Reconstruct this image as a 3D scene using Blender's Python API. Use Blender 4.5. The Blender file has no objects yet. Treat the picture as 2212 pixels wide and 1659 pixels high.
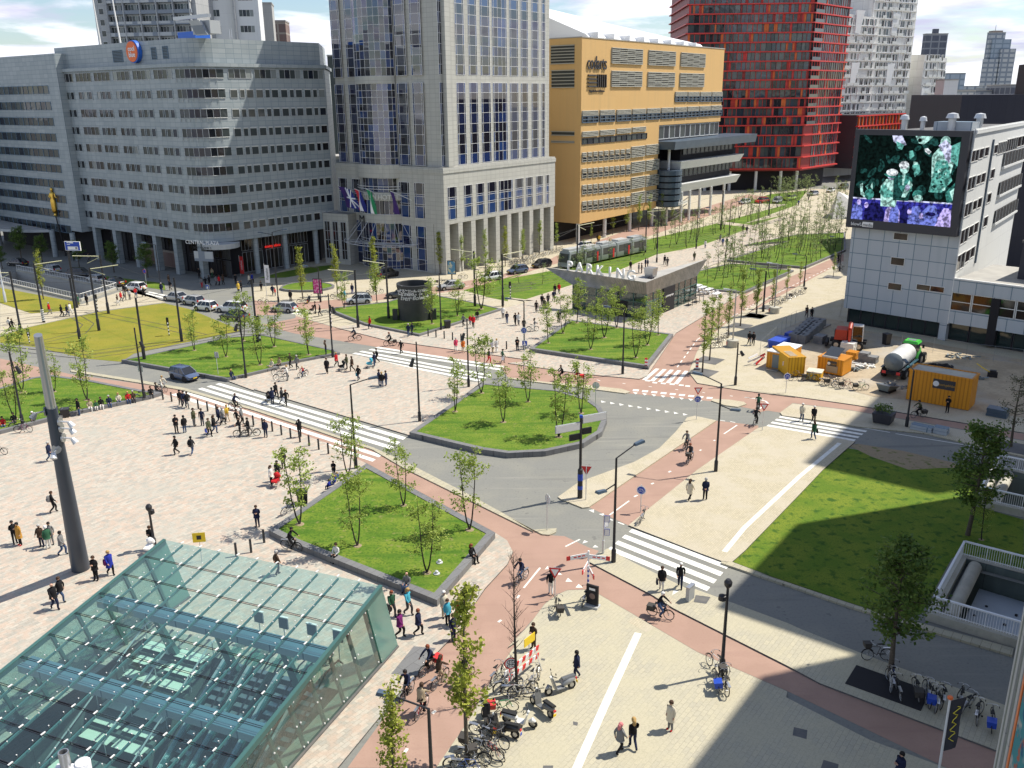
import bpy,bmesh,math,random
from math import cos,sin
from mathutils import Vector,Matrix,Euler,noise
from mathutils.geometry import tessellate_polygon
S=bpy.context.scene
COL=S.collection
R=math.radians;MT=Matrix.Translation;MR=Matrix.Rotation;RND=random.Random
V_=Vector
# camera, sky, sun, exposure
CAMH=30.0;FPX=1920.0;CX,CY=1106.0,829.5
PITCH=math.atan((CY-210.0)/FPX);ROLL=R(0.6)
fw=V_((0,cos(PITCH),-sin(PITCH)))
r0=V_((1,0,0));u0=r0.cross(fw)
RT=cos(ROLL)*r0-sin(ROLL)*u0
UP=sin(ROLL)*r0+cos(ROLL)*u0
EYE=V_((0,0,CAMH))
cam=bpy.data.cameras.new('camera');camo=bpy.data.objects.new('camera',cam);COL.objects.link(camo)
m=Matrix((RT,UP,-fw)).transposed().to_4x4();m.translation=EYE;camo.matrix_world=m
cam.sensor_fit='HORIZONTAL';cam.sensor_width=36.0;cam.lens=36.0*FPX/2212.0
cam.clip_start=0.2;cam.clip_end=6000;S.camera=camo
SUN_EL,SUN_AZ=R(56),R(17)
sd=V_((cos(SUN_EL)*cos(SUN_AZ),cos(SUN_EL)*sin(SUN_AZ),sin(SUN_EL)))
sun=bpy.data.lights.new('sun','SUN');sun.energy=4.9;sun.angle=R(0.53);sun.color=(1.0,.94,.83)
suno=bpy.data.objects.new('sun',sun);COL.objects.link(suno)
suno.rotation_euler=(-sd).to_track_quat('-Z','Y').to_euler();suno.location=(60,20,90)
W=bpy.data.worlds.new('World');S.world=W;W.use_nodes=True
nt=W.node_tree;nt.nodes.clear()
def wn(t,**k):
 n=nt.nodes.new(t)
 for a,b in k.items():setattr(n,a,b)
 return n
out=wn('ShaderNodeOutputWorld');bg=wn('ShaderNodeBackground');bg.inputs[1].default_value=.115
sky=wn('ShaderNodeTexSky',sky_type='NISHITA',sun_disc=False)
sky.sun_elevation=SUN_EL;sky.sun_rotation=R(90)-SUN_AZ;sky.air_density=1.0;sky.dust_density=.6;sky.ozone_density=3.0
tc=wn('ShaderNodeTexCoord');sep=wn('ShaderNodeSeparateXYZ');nt.links.new(tc.outputs['Generated'],sep.inputs[0])
zz=wn('ShaderNodeMath',operation='MAXIMUM');zz.inputs[1].default_value=.02;nt.links.new(sep.outputs[2],zz.inputs[0])
za=wn('ShaderNodeMath',operation='ADD');za.inputs[1].default_value=.12;nt.links.new(zz.outputs[0],za.inputs[0])
dv=wn('ShaderNodeVectorMath',operation='DIVIDE');cz=wn('ShaderNodeCombineXYZ')
for i in range(3):nt.links.new(za.outputs[0],cz.inputs[i])
nt.links.new(tc.outputs['Generated'],dv.inputs[0]);nt.links.new(cz.outputs[0],dv.inputs[1])
nz=wn('ShaderNodeTexNoise');nz.inputs['Scale'].default_value=1.15;nz.inputs['Detail'].default_value=9;nz.inputs['Roughness'].default_value=.55
nz.inputs['Distortion'].default_value=.25
nt.links.new(dv.outputs[0],nz.inputs['Vector'])
rp=wn('ShaderNodeValToRGB');rp.color_ramp.elements[0].position=.45;rp.color_ramp.elements[1].position=.56
nt.links.new(nz.outputs[0],rp.inputs[0])
nz2=wn('ShaderNodeTexNoise');nz2.inputs['Scale'].default_value=1.7;nz2.inputs['Detail'].default_value=7
nt.links.new(dv.outputs[0],nz2.inputs['Vector'])
rp2=wn('ShaderNodeValToRGB');e=rp2.color_ramp.elements
e[0].position=.36;e[0].color=(4.7,4.75,6.2,1);e[1].position=.56;e[1].color=(8.4,8.6,9.2,1)
nt.links.new(nz2.outputs[0],rp2.inputs[0])
cf=wn('ShaderNodeMapRange');cf.inputs[1].default_value=.22;cf.inputs[2].default_value=.6;cf.inputs[3].default_value=1;cf.inputs[4].default_value=.3;nt.links.new(sep.outputs[2],cf.inputs[0]);cm_=wn('ShaderNodeMath',operation='MULTIPLY');nt.links.new(rp.outputs[0],cm_.inputs[0]);nt.links.new(cf.outputs[0],cm_.inputs[1])
mx=wn('ShaderNodeMix',data_type='RGBA');nt.links.new(cm_.outputs[0],mx.inputs[0]);nt.links.new(sky.outputs[0],mx.inputs[6]);nt.links.new(rp2.outputs[0],mx.inputs[7])
nt.links.new(mx.outputs[2],bg.inputs[0]);nt.links.new(bg.outputs[0],out.inputs[0])
S.view_settings.view_transform='Standard';S.view_settings.look='None';S.view_settings.exposure=0.36;S.view_settings.gamma=1
S.cycles.max_bounces=7;S.cycles.transparent_max_bounces=16;S.cycles.caustics_reflective=False;S.cycles.caustics_refractive=False
S.cycles.sample_clamp_indirect=6
# picture point -> place in the world
OX={'0':0,'1':548.6,'2':1097.2,'3':1608.5};OY={'0':0,'1':411.5,'2':822.9,'3':1206.4}
def T(c,x,y):return OX[c[0]]+x*.2728,OY[c[1]]+y*.2728
def ray(px,py):return fw+RT*((px-CX)/FPX)-UP*((py-CY)/FPX)
def gp(px,py,z=0.0):
 d=ray(px,py);return EYE+d*((z-CAMH)/d.z)
def g(c,x,y,z=0.0):return gp(*T(c,x,y),z)
def pxy(p):
 v=V_(p)-EYE;z=v.dot(fw);return CX+FPX*v.dot(RT)/z,CY-FPX*v.dot(UP)/z
def hgt(b,c,x,y):
 ty=T(c,x,y)[1];lo,hi=-20.,200.
 for _ in range(50):
  m_=(lo+hi)/2
  if pxy((b[0],b[1],m_))[1]>ty:lo=m_
  else:hi=m_
 return lo
def D(a):return V_((cos(R(a)),sin(R(a)),0))
def frame(o,ang,z=0.0):
 m_=MR(R(ang),4,'Z');m_.translation=V_((o[0],o[1],z));return m_
# materials
MATS={}
def mat(name,c,rough=.7,metal=0.,c2=None,scale=3.,bump=0.,spec=.5,detail=4.,lo=.35,hi=.65,obj=False,emit=None,coat=0.,alpha=1.,trans=0.,stretch=None):
 if name in MATS:return MATS[name]
 M=bpy.data.materials.new(name);M.use_nodes=True;n=M.node_tree;b=n.nodes['Principled BSDF']
 b.inputs['Base Color'].default_value=(*c,1);b.inputs['Roughness'].default_value=rough;b.inputs['Metallic'].default_value=metal
 b.inputs['Specular IOR Level'].default_value=spec;b.inputs['Coat Weight'].default_value=coat
 if alpha<1:b.inputs['Alpha'].default_value=alpha
 if trans:b.inputs['Transmission Weight'].default_value=trans
 if emit:b.inputs['Emission Color'].default_value=(*c,1);b.inputs['Emission Strength'].default_value=emit
 if c2 or bump:
  co=n.nodes.new('ShaderNodeTexCoord')if obj else n.nodes.new('ShaderNodeNewGeometry')
  src=co.outputs['Object']if obj else co.outputs['Position']
  if stretch:
   mp=n.nodes.new('ShaderNodeMapping');mp.inputs['Scale'].default_value=stretch[:3]
   if len(stretch)>3:mp.inputs['Rotation'].default_value=(0,0,R(stretch[3]))
   n.links.new(src,mp.inputs[0]);src=mp.outputs[0]
  t=n.nodes.new('ShaderNodeTexNoise');t.inputs['Scale'].default_value=scale;t.inputs['Detail'].default_value=detail
  n.links.new(src,t.inputs['Vector'])
  if c2:
   r=n.nodes.new('ShaderNodeValToRGB');e=r.color_ramp.elements
   e[0].position=lo;e[1].position=hi;e[0].color=(*c,1);e[1].color=(*c2,1)
   n.links.new(t.outputs[0],r.inputs[0]);n.links.new(r.outputs[0],b.inputs['Base Color'])
  if bump:
   bp=n.nodes.new('ShaderNodeBump');bp.inputs['Strength'].default_value=bump;bp.inputs['Distance'].default_value=.05
   n.links.new(t.outputs[0],bp.inputs['Height']);n.links.new(bp.outputs[0],b.inputs['Normal'])
 MATS[name]=M;return M
def bricks(name,c1,c2,mortar,w,h,ang,msize=.012,rough=.85,c3=None,nscale=.7,bumpk=.25,bias=0.,stain=None):
 M=bpy.data.materials.new(name);M.use_nodes=True;n=M.node_tree;b=n.nodes['Principled BSDF'];b.inputs['Roughness'].default_value=rough
 b.inputs['Specular IOR Level'].default_value=.3
 gm=n.nodes.new('ShaderNodeNewGeometry');mp=n.nodes.new('ShaderNodeMapping');mp.inputs['Rotation'].default_value=(0,0,R(-ang))
 mp.vector_type='POINT'
 br=n.nodes.new('ShaderNodeTexBrick');br.inputs['Color1'].default_value=(*c1,1);br.inputs['Color2'].default_value=(*c2,1);br.inputs['Mortar'].default_value=(*mortar,1)
 br.inputs['Scale'].default_value=1;br.inputs['Brick Width'].default_value=w;br.inputs['Row Height'].default_value=h;br.inputs['Mortar Size'].default_value=msize
 br.inputs['Bias'].default_value=bias;br.inputs['Mortar Smooth'].default_value=.3
 n.links.new(gm.outputs['Position'],mp.inputs[0]);n.links.new(mp.outputs[0],br.inputs['Vector'])
 cur=br.outputs['Color']
 def over(cur,sc,det,col,lo,hi,f=1.,mode='MIX',src=None):
  t=n.nodes.new('ShaderNodeTexNoise');t.inputs['Scale'].default_value=sc;t.inputs['Detail'].default_value=det
  n.links.new(src or gm.outputs['Position'],t.inputs['Vector'])
  r=n.nodes.new('ShaderNodeMapRange');r.inputs[1].default_value=lo;r.inputs[2].default_value=hi;r.inputs[4].default_value=f
  n.links.new(t.outputs[0],r.inputs[0]);x=n.nodes.new('ShaderNodeMix');x.data_type='RGBA';x.blend_type=mode
  n.links.new(r.outputs[0],x.inputs[0]);n.links.new(cur,x.inputs[6]);x.inputs[7].default_value=(*col,1)
  return x.outputs[2]
 if c3:cur=over(cur,nscale,3,c3,.42,.62,.75)
 if stain:cur=over(cur,.22,5,stain,.5,.72,.55)
 cur=over(cur,14,4,(.72,.72,.72),.45,.7,.5,'MULTIPLY')
 n.links.new(cur,b.inputs['Base Color'])
 bp=n.nodes.new('ShaderNodeBump');bp.inputs['Strength'].default_value=bumpk;bp.inputs['Distance'].default_value=.01;bp.invert=True
 n.links.new(br.outputs['Fac'],bp.inputs['Height']);n.links.new(bp.outputs[0],b.inputs['Normal'])
 MATS[name]=M;return M
def layered(name,base,layers,rough=.9,bump=.2,bscale=30):
 """base colour with noise layers (scale, detail, colour, lo, hi, strength)"""
 M=bpy.data.materials.new(name);M.use_nodes=True;n=M.node_tree;b=n.nodes['Principled BSDF'];b.inputs['Roughness'].default_value=rough
 b.inputs['Specular IOR Level'].default_value=.25
 gm=n.nodes.new('ShaderNodeNewGeometry');rgb=n.nodes.new('ShaderNodeRGB');rgb.outputs[0].default_value=(*base,1);cur=rgb.outputs[0]
 for L in layers:
  sc,det,col,lo,hi,f=L[:6];src=gm.outputs['Position']
  if len(L)>6:
   mp=n.nodes.new('ShaderNodeMapping');mp.inputs['Rotation'].default_value=(0,0,R(-L[6][0]));mp.inputs['Scale'].default_value=L[6][1:]
   n.links.new(src,mp.inputs[0]);src=mp.outputs[0]
  t=n.nodes.new('ShaderNodeTexNoise');t.inputs['Scale'].default_value=sc;t.inputs['Detail'].default_value=det;n.links.new(src,t.inputs['Vector'])
  r=n.nodes.new('ShaderNodeMapRange');r.inputs[1].default_value=lo;r.inputs[2].default_value=hi;r.inputs[4].default_value=f;n.links.new(t.outputs[0],r.inputs[0])
  x=n.nodes.new('ShaderNodeMix');x.data_type='RGBA';n.links.new(r.outputs[0],x.inputs[0]);n.links.new(cur,x.inputs[6]);x.inputs[7].default_value=(*col,1);cur=x.outputs[2]
 n.links.new(cur,b.inputs['Base Color'])
 t=n.nodes.new('ShaderNodeTexNoise');t.inputs['Scale'].default_value=bscale;n.links.new(gm.outputs['Position'],t.inputs['Vector'])
 bp=n.nodes.new('ShaderNodeBump');bp.inputs['Strength'].default_value=bump;bp.inputs['Distance'].default_value=.04;n.links.new(t.outputs[0],bp.inputs['Height']);n.links.new(bp.outputs[0],b.inputs['Normal'])
 MATS[name]=M;return M
def pane_mat(name,cols,rough=.06,spec=.6,wave=.012,metal=0.,curtain=0.):
 """window glass: dark, reflective, each pane of a slightly different tone, a little warped"""
 M=bpy.data.materials.new(name);M.use_nodes=True;n=M.node_tree;b=n.nodes['Principled BSDF']
 b.inputs['Roughness'].default_value=rough;b.inputs['Specular IOR Level'].default_value=spec;b.inputs['Metallic'].default_value=metal;b.inputs['IOR'].default_value=1.6
 gm=n.nodes.new('ShaderNodeNewGeometry')
 r=n.nodes.new('ShaderNodeValToRGB');r.color_ramp.interpolation='CONSTANT';e=r.color_ramp.elements
 e[0].color=(*cols[0],1);e[1].position=1./len(cols);e[1].color=(*cols[1%len(cols)],1)
 for i in range(2,len(cols)):
  q=e.new(i/len(cols));q.color=(*cols[i],1)
 n.links.new(gm.outputs['Random Per Island'],r.inputs[0]);n.links.new(r.outputs[0],b.inputs['Base Color'])
 t=n.nodes.new('ShaderNodeTexNoise');t.inputs['Scale'].default_value=.55;t.inputs['Detail'].default_value=1;n.links.new(gm.outputs['Position'],t.inputs['Vector'])
 bp=n.nodes.new('ShaderNodeBump');bp.inputs['Strength'].default_value=.5;bp.inputs['Distance'].default_value=wave*4;n.links.new(t.outputs[0],bp.inputs['Height']);n.links.new(bp.outputs[0],b.inputs['Normal'])
 MATS[name]=M;return M
# mesh builder
class MB:
 def __init__(s,M=None):s.v=[];s.f=[];s.mi=[];s.ms=[];s.M=M
 def _m(s,m_):
  if m_ not in s.ms:s.ms.append(m_)
  return s.ms.index(m_)
 def add(s,vs,fs,m_,X=None):
  o=len(s.v);k=s._m(m_)
  A=s.M@X if(s.M is not None and X is not None)else(s.M if s.M is not None else X)
  s.v+=[A@V_(p)for p in vs]if A is not None else[V_(p)for p in vs]
  s.f+=[[i+o for i in f]for f in fs];s.mi+=[k]*len(fs);return s
 def box(s,x0,x1,y0,y1,z0,z1,m_,X=None):
  v=[(x,y,z)for z in(z0,z1)for y in(y0,y1)for x in(x0,x1)]
  return s.add(v,[(0,2,3,1),(4,5,7,6),(0,1,5,4),(2,6,7,3),(0,4,6,2),(1,3,7,5)],m_,X)
 def hexa(s,b4,t4,m_,X=None):
  return s.add(list(b4)+list(t4),[(3,2,1,0),(4,5,6,7),(0,1,5,4),(1,2,6,5),(2,3,7,6),(3,0,4,7)],m_,X)
 def tube(s,pts,rad,m_,n=8,X=None,cap=True):
  pts=[V_(p)for p in pts]
  if not isinstance(rad,(list,tuple)):rad=[rad]*len(pts)
  vs=[];fs=[];ref=None
  for i,p in enumerate(pts):
   d=(pts[min(i+1,len(pts)-1)]-pts[max(i-1,0)]).normalized()
   if ref is None:ref=V_((0,0,1))if abs(d.z)<.9 else V_((1,0,0))
   a=d.cross(ref).normalized();b=d.cross(a).normalized()
   vs+=[p+(a*cos(6.28319*k/n)+b*sin(6.28319*k/n))*rad[i]for k in range(n)]
  for i in range(len(pts)-1):
   for k in range(n):fs.append((i*n+k,(i+1)*n+k,(i+1)*n+(k+1)%n,i*n+(k+1)%n))
  if cap:fs.append(tuple(range(n)));fs.append(tuple(reversed(range((len(pts)-1)*n,len(pts)*n))))
  return s.add(vs,fs,m_,X)
 def lathe(s,prof,m_,n=16,X=None,cap=True):
  vs=[(r*cos(6.28319*k/n),r*sin(6.28319*k/n),z)for r,z in prof for k in range(n)];fs=[]
  for i in range(len(prof)-1):
   for k in range(n):fs.append((i*n+k,i*n+(k+1)%n,(i+1)*n+(k+1)%n,(i+1)*n+k))
  if cap:fs.append(tuple(reversed(range(n))));fs.append(tuple(range((len(prof)-1)*n,len(prof)*n)))
  return s.add(vs,fs,m_,X)
 def torus(s,R_,r_,m_,n=20,k=6,X=None,a0=0.,a1=6.28319):
  full=a1-a0>6.28;cnt=n if full else n+1;vs=[];fs=[]
  for i in range(cnt):
   a=a0+(a1-a0)*i/n
   for j in range(k):
    b=6.28319*j/k;q=R_+r_*cos(b);vs.append((q*cos(a),r_*sin(b),q*sin(a)))
  for i in range(n):
   for j in range(k):fs.append((i*k+j,i*k+(j+1)%k,((i+1)%cnt)*k+(j+1)%k,((i+1)%cnt)*k+j))
  return s.add(vs,fs,m_,X)
 def poly(s,pts,z0,z1,mtop,mside=None,holes=(),X=None,side=True):
  loops=[pts]+list(holes);flat=[p for l in loops for p in l];n=len(flat)
  tri=tessellate_polygon([[V_((p[0],p[1],0))for p in l]for l in loops])
  fs=[]
  for t in tri:
   a,b,c=[flat[i]for i in t]
   fs.append(tuple(t)if(b[0]-a[0])*(c[1]-a[1])-(b[1]-a[1])*(c[0]-a[0])>0 else(t[0],t[2],t[1]))
  s.add([(p[0],p[1],z1)for p in flat],fs,mtop,X)
  if side and z1!=z0:
   o=0
   for li,l in enumerate(loops):
    k=len(l);ar=sum(l[i][0]*l[(i+1)%k][1]-l[(i+1)%k][0]*l[i][1]for i in range(k));ccw=(ar>0)==(li==0)
    vs=[(p[0],p[1],z0)for p in l]+[(p[0],p[1],z1)for p in l]
    s.add(vs,[((i,(i+1)%k,k+(i+1)%k,k+i)if ccw else(i,k+i,k+(i+1)%k,(i+1)%k))for i in range(k)],mside or mtop,X)
  return s
 def quad(s,a,b,c,d,m_,X=None):return s.add([a,b,c,d],[(0,1,2,3)],m_,X)
 def mesh(s,name,smooth=0):
  me=bpy.data.meshes.new(name);me.from_pydata([tuple(p)for p in s.v],[],s.f)
  for k in s.ms:me.materials.append(MATS[k]if isinstance(k,str)else k)
  me.polygons.foreach_set('material_index',s.mi);me.update()
  if smooth:
   me.polygons.foreach_set('use_smooth',[True]*len(me.polygons));me.set_sharp_from_angle(angle=R(smooth))
  return me
 def build(s,name,parent=None,smooth=0,at=None):
  return link(name,s.mesh(name,smooth),parent,at)
def link(name,me,parent=None,at=None):
 o=bpy.data.objects.new(name,me);COL.objects.link(o)
 if parent is not None:o.parent=parent
 if at is not None:o.matrix_local=at
 return o
def tag(o,label=None,cat=None,group=None,kind=None):
 if label:o['label']=label
 if cat:o['category']=cat
 if group:o['group']=group
 if kind:o['kind']=kind
 return o
def empty(name,at,label=None,cat=None,group=None):
 o=bpy.data.objects.new(name,None);COL.objects.link(o);o.empty_display_size=.3
 o.matrix_world=at if isinstance(at,Matrix)else MT(V_(at))
 return tag(o,label,cat,group)
def dup(o,at,label=None,group=None,colors=None,scale=None):
 r=o.copy();COL.objects.link(r);r.matrix_world=at
 if label:r['label']=label
 if group:r['group']=group
 for ch in KIDS.get(o.name)or[c for c in o.children]:
  c=ch.copy();COL.objects.link(c);c.parent=r
  for g2 in list(ch.children):
   d=g2.copy();COL.objects.link(d);d.parent=c
 return r
KIDS={}
def place(x,y,z=0.,ang=0.,sc=1.):
 return MT((x,y,z))@MR(R(ang),4,'Z')@Matrix.Scale(sc,4)
def text_mesh(body,size,depth,m_,align='CENTER',sx=1.,bold=0.,shear=0.):
 cu=bpy.data.curves.new('lettering','FONT');cu.body=body;cu.size=size;cu.extrude=depth/2;cu.align_x=align;cu.align_y='BOTTOM_BASELINE'
 cu.offset=bold;cu.shear=shear;cu.resolution_u=3
 o=bpy.data.objects.new('lettering',cu);COL.objects.link(o)
 me=bpy.data.meshes.new_from_object(o.evaluated_get(bpy.context.evaluated_depsgraph_get()));bpy.data.objects.remove(o);bpy.data.curves.remove(cu)
 me.materials.clear();me.materials.append(MATS[m_]);me.polygons.foreach_set('material_index',[0]*len(me.polygons))
 if sx!=1:me.transform(Matrix.Scale(sx,4,(1,0,0)))
 return me
STAND=MR(R(90),4,'X')
def text_on(name,parent,X,body,size,m_,x=0,z=0,y=-.03,depth=.04,**k):
 return link(name,text_mesh(body,size,depth,m_,**k),parent,X@MT((x,y,z))@STAND)
random.seed(7)
# ground materials
bricks('plaza_stone',(.53,.48,.40),(.35,.335,.29),(.30,.27,.22),.55,.25,53,.012,c3=(.50,.385,.30),nscale=2.2,stain=(.39,.385,.33))
bricks('beige_brick',(.52,.46,.33),(.45,.40,.29),(.25,.22,.16),.30,.15,53,.008,c3=(.49,.44,.34),nscale=.5)
bricks('grey_paver',(.47,.43,.315),(.42,.39,.30),(.29,.27,.21),.50,.25,53,.010,c3=(.46,.42,.30),nscale=.4)
bricks('kerb_stone',(.46,.42,.30),(.40,.37,.28),(.2,.18,.13),1.0,.5,53,.012)
bricks('granite_block',(.20,.20,.20),(.17,.17,.175),(.07,.07,.07),1.6,.6,53,.01,rough=.6)
layered('asphalt',(.215,.215,.195),[(.35,5,(.25,.245,.21),.45,.7,.8),(6,3,(.16,.16,.15),.5,.7,.5),(.9,6,(.31,.30,.26),.58,.76,.7,(-37,.12,1.6,1)),(.5,6,(.13,.13,.125),.58,.74,.6,(53,.15,1.8,1)),(1.5,3,(.12,.12,.115),.68,.70,.5)],bump=.1,bscale=60)
layered('red_asphalt',(.35,.23,.178),[(.5,5,(.40,.265,.205),.42,.66,.9),(9,3,(.32,.19,.15),.52,.72,.5),(1.1,6,(.30,.19,.155),.56,.74,.6,(53,.12,1.5,1)),(.25,6,(.37,.24,.19),.5,.7,.8)],bump=.1,bscale=60)
layered('lawn_grass',(.105,.185,.015),[(.9,6,(.17,.225,.024),.42,.62,.9),(.55,4,(.055,.135,.010),.5,.62,.8,(53,.25,2.4,1)),(7,5,(.045,.115,.008),.46,.62,.85),(.3,4,(.21,.26,.035),.52,.72,.6,(53,.4,2.2,1)),(28,4,(.16,.23,.03),.55,.75,.6),(2.2,5,(.24,.22,.08),.60,.72,.7)],bump=.8,bscale=22)
layered('dry_grass',(.26,.235,.028),[(.35,6,(.18,.20,.02),.42,.64,.9),(6,5,(.11,.12,.014),.5,.68,.7),(1.2,5,(.27,.23,.05),.52,.74,.7,(-37,.25,1.5,1)),(26,4,(.27,.26,.05),.55,.75,.5)],bump=.8,bscale=22)
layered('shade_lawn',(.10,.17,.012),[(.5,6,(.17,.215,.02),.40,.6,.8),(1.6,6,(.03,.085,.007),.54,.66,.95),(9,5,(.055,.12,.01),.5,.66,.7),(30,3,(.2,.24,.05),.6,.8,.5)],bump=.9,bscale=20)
layered('sand',(.44,.36,.25),[(.5,6,(.36,.29,.20),.42,.62,.9),(4,6,(.29,.25,.18),.5,.7,.7),(.16,4,(.40,.39,.36),.5,.7,.7)],bump=.7,bscale=9)
layered('bare_soil',(.30,.235,.15),[(1.6,7,(.10,.14,.02),.56,.66,.85),(7,5,(.22,.17,.11),.5,.7,.7)],bump=.6,bscale=14)
mat('white_paint',(.80,.79,.73),.75,c2=(.66,.65,.59),scale=4)
mat('track_steel',(.20,.18,.16),.4,metal=.7)
mat('dark_kerb',(.10,.10,.10),.8,c2=(.14,.135,.125),scale=2)  # on slab sides the dark tone paints in the kerb face's shadow
layered('concrete',(.47,.45,.38),[(.8,6,(.40,.38,.32),.42,.62,.9),(5,5,(.34,.32,.27),.55,.75,.6)],bump=.2,bscale=20)
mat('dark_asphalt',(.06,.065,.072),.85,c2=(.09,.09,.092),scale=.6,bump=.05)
SLABS=[]
def inside(p,poly):
 c=False;n=len(poly);x,y=p[0],p[1]
 for i in range(n):
  a,b=poly[i],poly[i-1]
  if(a[1]>y)!=(b[1]>y)and x<(b[0]-a[0])*(y-a[1])/(b[1]-a[1])+a[0]:c=not c
 return c
def pts(spec,z=0.):
 """'12 1230,405 1800,10; 11 1810,1520' -> list of ground points (tile, then x,y pairs)"""
 r=[]
 for seg in spec.split(';'):
  w=seg.split()
  for q in w[1:]:
   a,b=q.split(',');r.append(g(w[0],float(a),float(b),z))
 return[(p.x,p.y)for p in r]
def smooth(P,k=2):
 for _ in range(k):
  Q=[]
  for i in range(len(P)):
   a,b=P[i],P[(i+1)%len(P)]
   Q+=[(a[0]*.75+b[0]*.25,a[1]*.75+b[1]*.25),(a[0]*.25+b[0]*.75,a[1]*.25+b[1]*.75)]
  P=Q
 return P
def slab(name,spec,m_,z=.1,side='dark_kerb',holes=(),sm=0):
 P=pts(spec,z)if isinstance(spec,str)else spec
 if sm:P=smooth(P,sm)
 SLABS.append((P,z));mb=MB()
 mb.poly(P,0.0005,z,m_,side,holes)
 return tag(mb.build(name),kind='structure')
def sheet(name,spec,m_,z,kind='structure',sm=0,holes=()):
 P=pts(spec)if isinstance(spec,str)else spec
 if sm:P=smooth(P,sm)
 return tag(MB().poly(P,z,z,m_,side=False,holes=holes).build(name),kind=kind)
def zat(x,y):
 return max([z for P,z in SLABS if inside((x,y),P)]or[0.])
def gr(c,x,y):
 for P,z in sorted(SLABS,key=lambda s:-s[1]):
  p=g(c,x,y,z)
  if inside(p,P):return p
 return g(c,x,y)
ST=frame((-6.736,43.879),158);P1W=frame((24.55,46.14),-37);P2W=frame((35.1,61.5),-37)
def rect(F,x0,x1,y0,y1):return[tuple((F@V_(p))[:2])for p in((x0,y0,0),(x1,y0,0),(x1,y1,0),(x0,y1,0))]
PIT0=rect(ST,.9,14.3,4.6,21);PIT1=rect(P1W,.75,9,.75,8.0);PIT2=rect(P2W,.75,4.2,.75,7.6)
RAMP=[(-92.0,156.0),(-68.3,138.4),(-66.4,146.4),(-92.0,164.0)]
big=[(-2600,-60),(2600,-60),(2600,4200),(-2600,4200)]
tag(MB().poly(big,0,0,'asphalt',side=False,holes=[PIT0,PIT1,PIT2,RAMP]).build('ground'),kind='structure')
sheet('paving','11 0,900 640,1080 1060,1190 2212,1350; 21 0,1370 600,1455 1040,1490 1430,1430 1490,1528 1690,1560; 31 0,1588 400,1640; 32 0,70 870,185 2212,420; 31 2212,1200 2212,60 1000,0 0,-30; 21 1300,-30 500,100 0,300; 11 1500,480 600,520 0,700','beige_brick',.004)
sheet('far_road','01 380,590 700,655 1000,735 1330,815 1700,925 1990,990 2212,985; 11 330,935 330,1010; 01 2100,1060 1900,1085 1500,937 1150,835 560,690 60,590 0,560 0,500','asphalt',.008)
sheet('far_street','11 0,870 290,895 760,855 1150,800 1480,755 1950,665 2212,612; 21 380,520 900,330 1400,180 1900,30 2050,50 1600,200 1060,380 400,575 0,690; 11 2212,655 1950,722 1640,792 1000,868 570,938 0,960','red_asphalt',.0085)
sheet('pavement','01 0,895 250,975 650,900 1000,785 1160,808 1310,885 780,955 220,1082 0,1145','beige_brick',.008)
sheet('cycle_path','11 0,900 640,1085 1050,1190 2212,1350; 21 0,1372 600,1458 1040,1498 1100,1470 1330,1130 1540,1000 2212,590; 31 0,840 785,500 785,565 0,990; 21 2212,755 1790,1005 1530,1215 1440,1440 1500,1528 1690,1560; 31 0,1588 400,1640; 32 0,75 870,190 2212,420 2212,470 1430,330 800,225 380,175 280,250 180,235 60,260; 22 1950,225 1600,160 970,100 0,-25; 11 1960,1402 320,1132 60,1062 0,1040','red_asphalt',.006)
sheet('cycle_path','13 740,1659 1010,1290 1100,1180 1440,700 1640,540 1830,230 2010,50; 12 2050,1350 1910,1200 890,650 0,300; 02 1290,110 1260,60; 01 1130,1590 720,1510 400,1465 0,1560 0,1330 560,1455 1450,1580; 12 0,235 950,545 1180,690 2212,1195; 22 0,1080 270,1215 330,1222 450,1230 640,1320 720,1345; 23 650,25 1160,300 1310,395 2212,850; 33 300,830 600,990 1985,1520 2212,1600 2212,1900 1600,1659; 23 2212,1050 1500,740 1000,445 700,270 600,245 470,250 380,290 290,360 165,530 0,700; 13 2212,480 2100,640 1900,930 1700,1280 1440,1659','red_asphalt',.0064)
sheet('cycle_path','22 640,1000 1060,715 1655,315 1985,355 1980,372 1500,702 1100,1022 955,1145','red_asphalt',.0068)
PLAZA='13 660,1659 1005,1240 1150,1060 1500,690 1640,555 1730,380 1830,235 2005,45; 12 2050,1352 2005,1262 1915,1205 890,652 540,480 250,372 0,297; 02 1300,105 1285,95 640,230 370,300 0,390 -600,420; 03 -900,600 -900,2600 600,3200'
slab('plaza',PLAZA,'plaza_stone',.1,holes=[PIT0])
slab('pavement','23 0,702 165,532 290,362 380,292 470,252 600,247 700,272 1000,447 1500,742 2212,1052; 33 330,1100 1000,1440 1600,1659 1900,1900; 23 2212,3000 300,2600; 13 1100,2200 1440,1659 1700,1282 1900,932 2100,642','grey_paver')
slab('pavement','22 640,1430 690,1380 790,1325 1000,1440 1450,1659; 23 1480,240 2212,510; 33 450,560 950,760 1220,860 2060,1160 2500,1320 2500,1720 1985,1515 600,988 300,828; 23 2212,848 1310,393 1160,298','grey_paver')
slab('pavement','22 955,1142 1100,1022 1500,702 1978,372; 32 170,358 470,410 770,458 875,480 815,530 620,702 430,902 0,1345; 22 1775,1432 1690,1425 1540,1370 1000,1160','beige_brick')
slab('traffic_island','22 395,918 560,800 1000,640 1200,530 1330,400 1420,288 1480,275 1650,312 1060,712 640,998 590,1003 420,935','beige_brick',.1,'kerb_stone')
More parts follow.
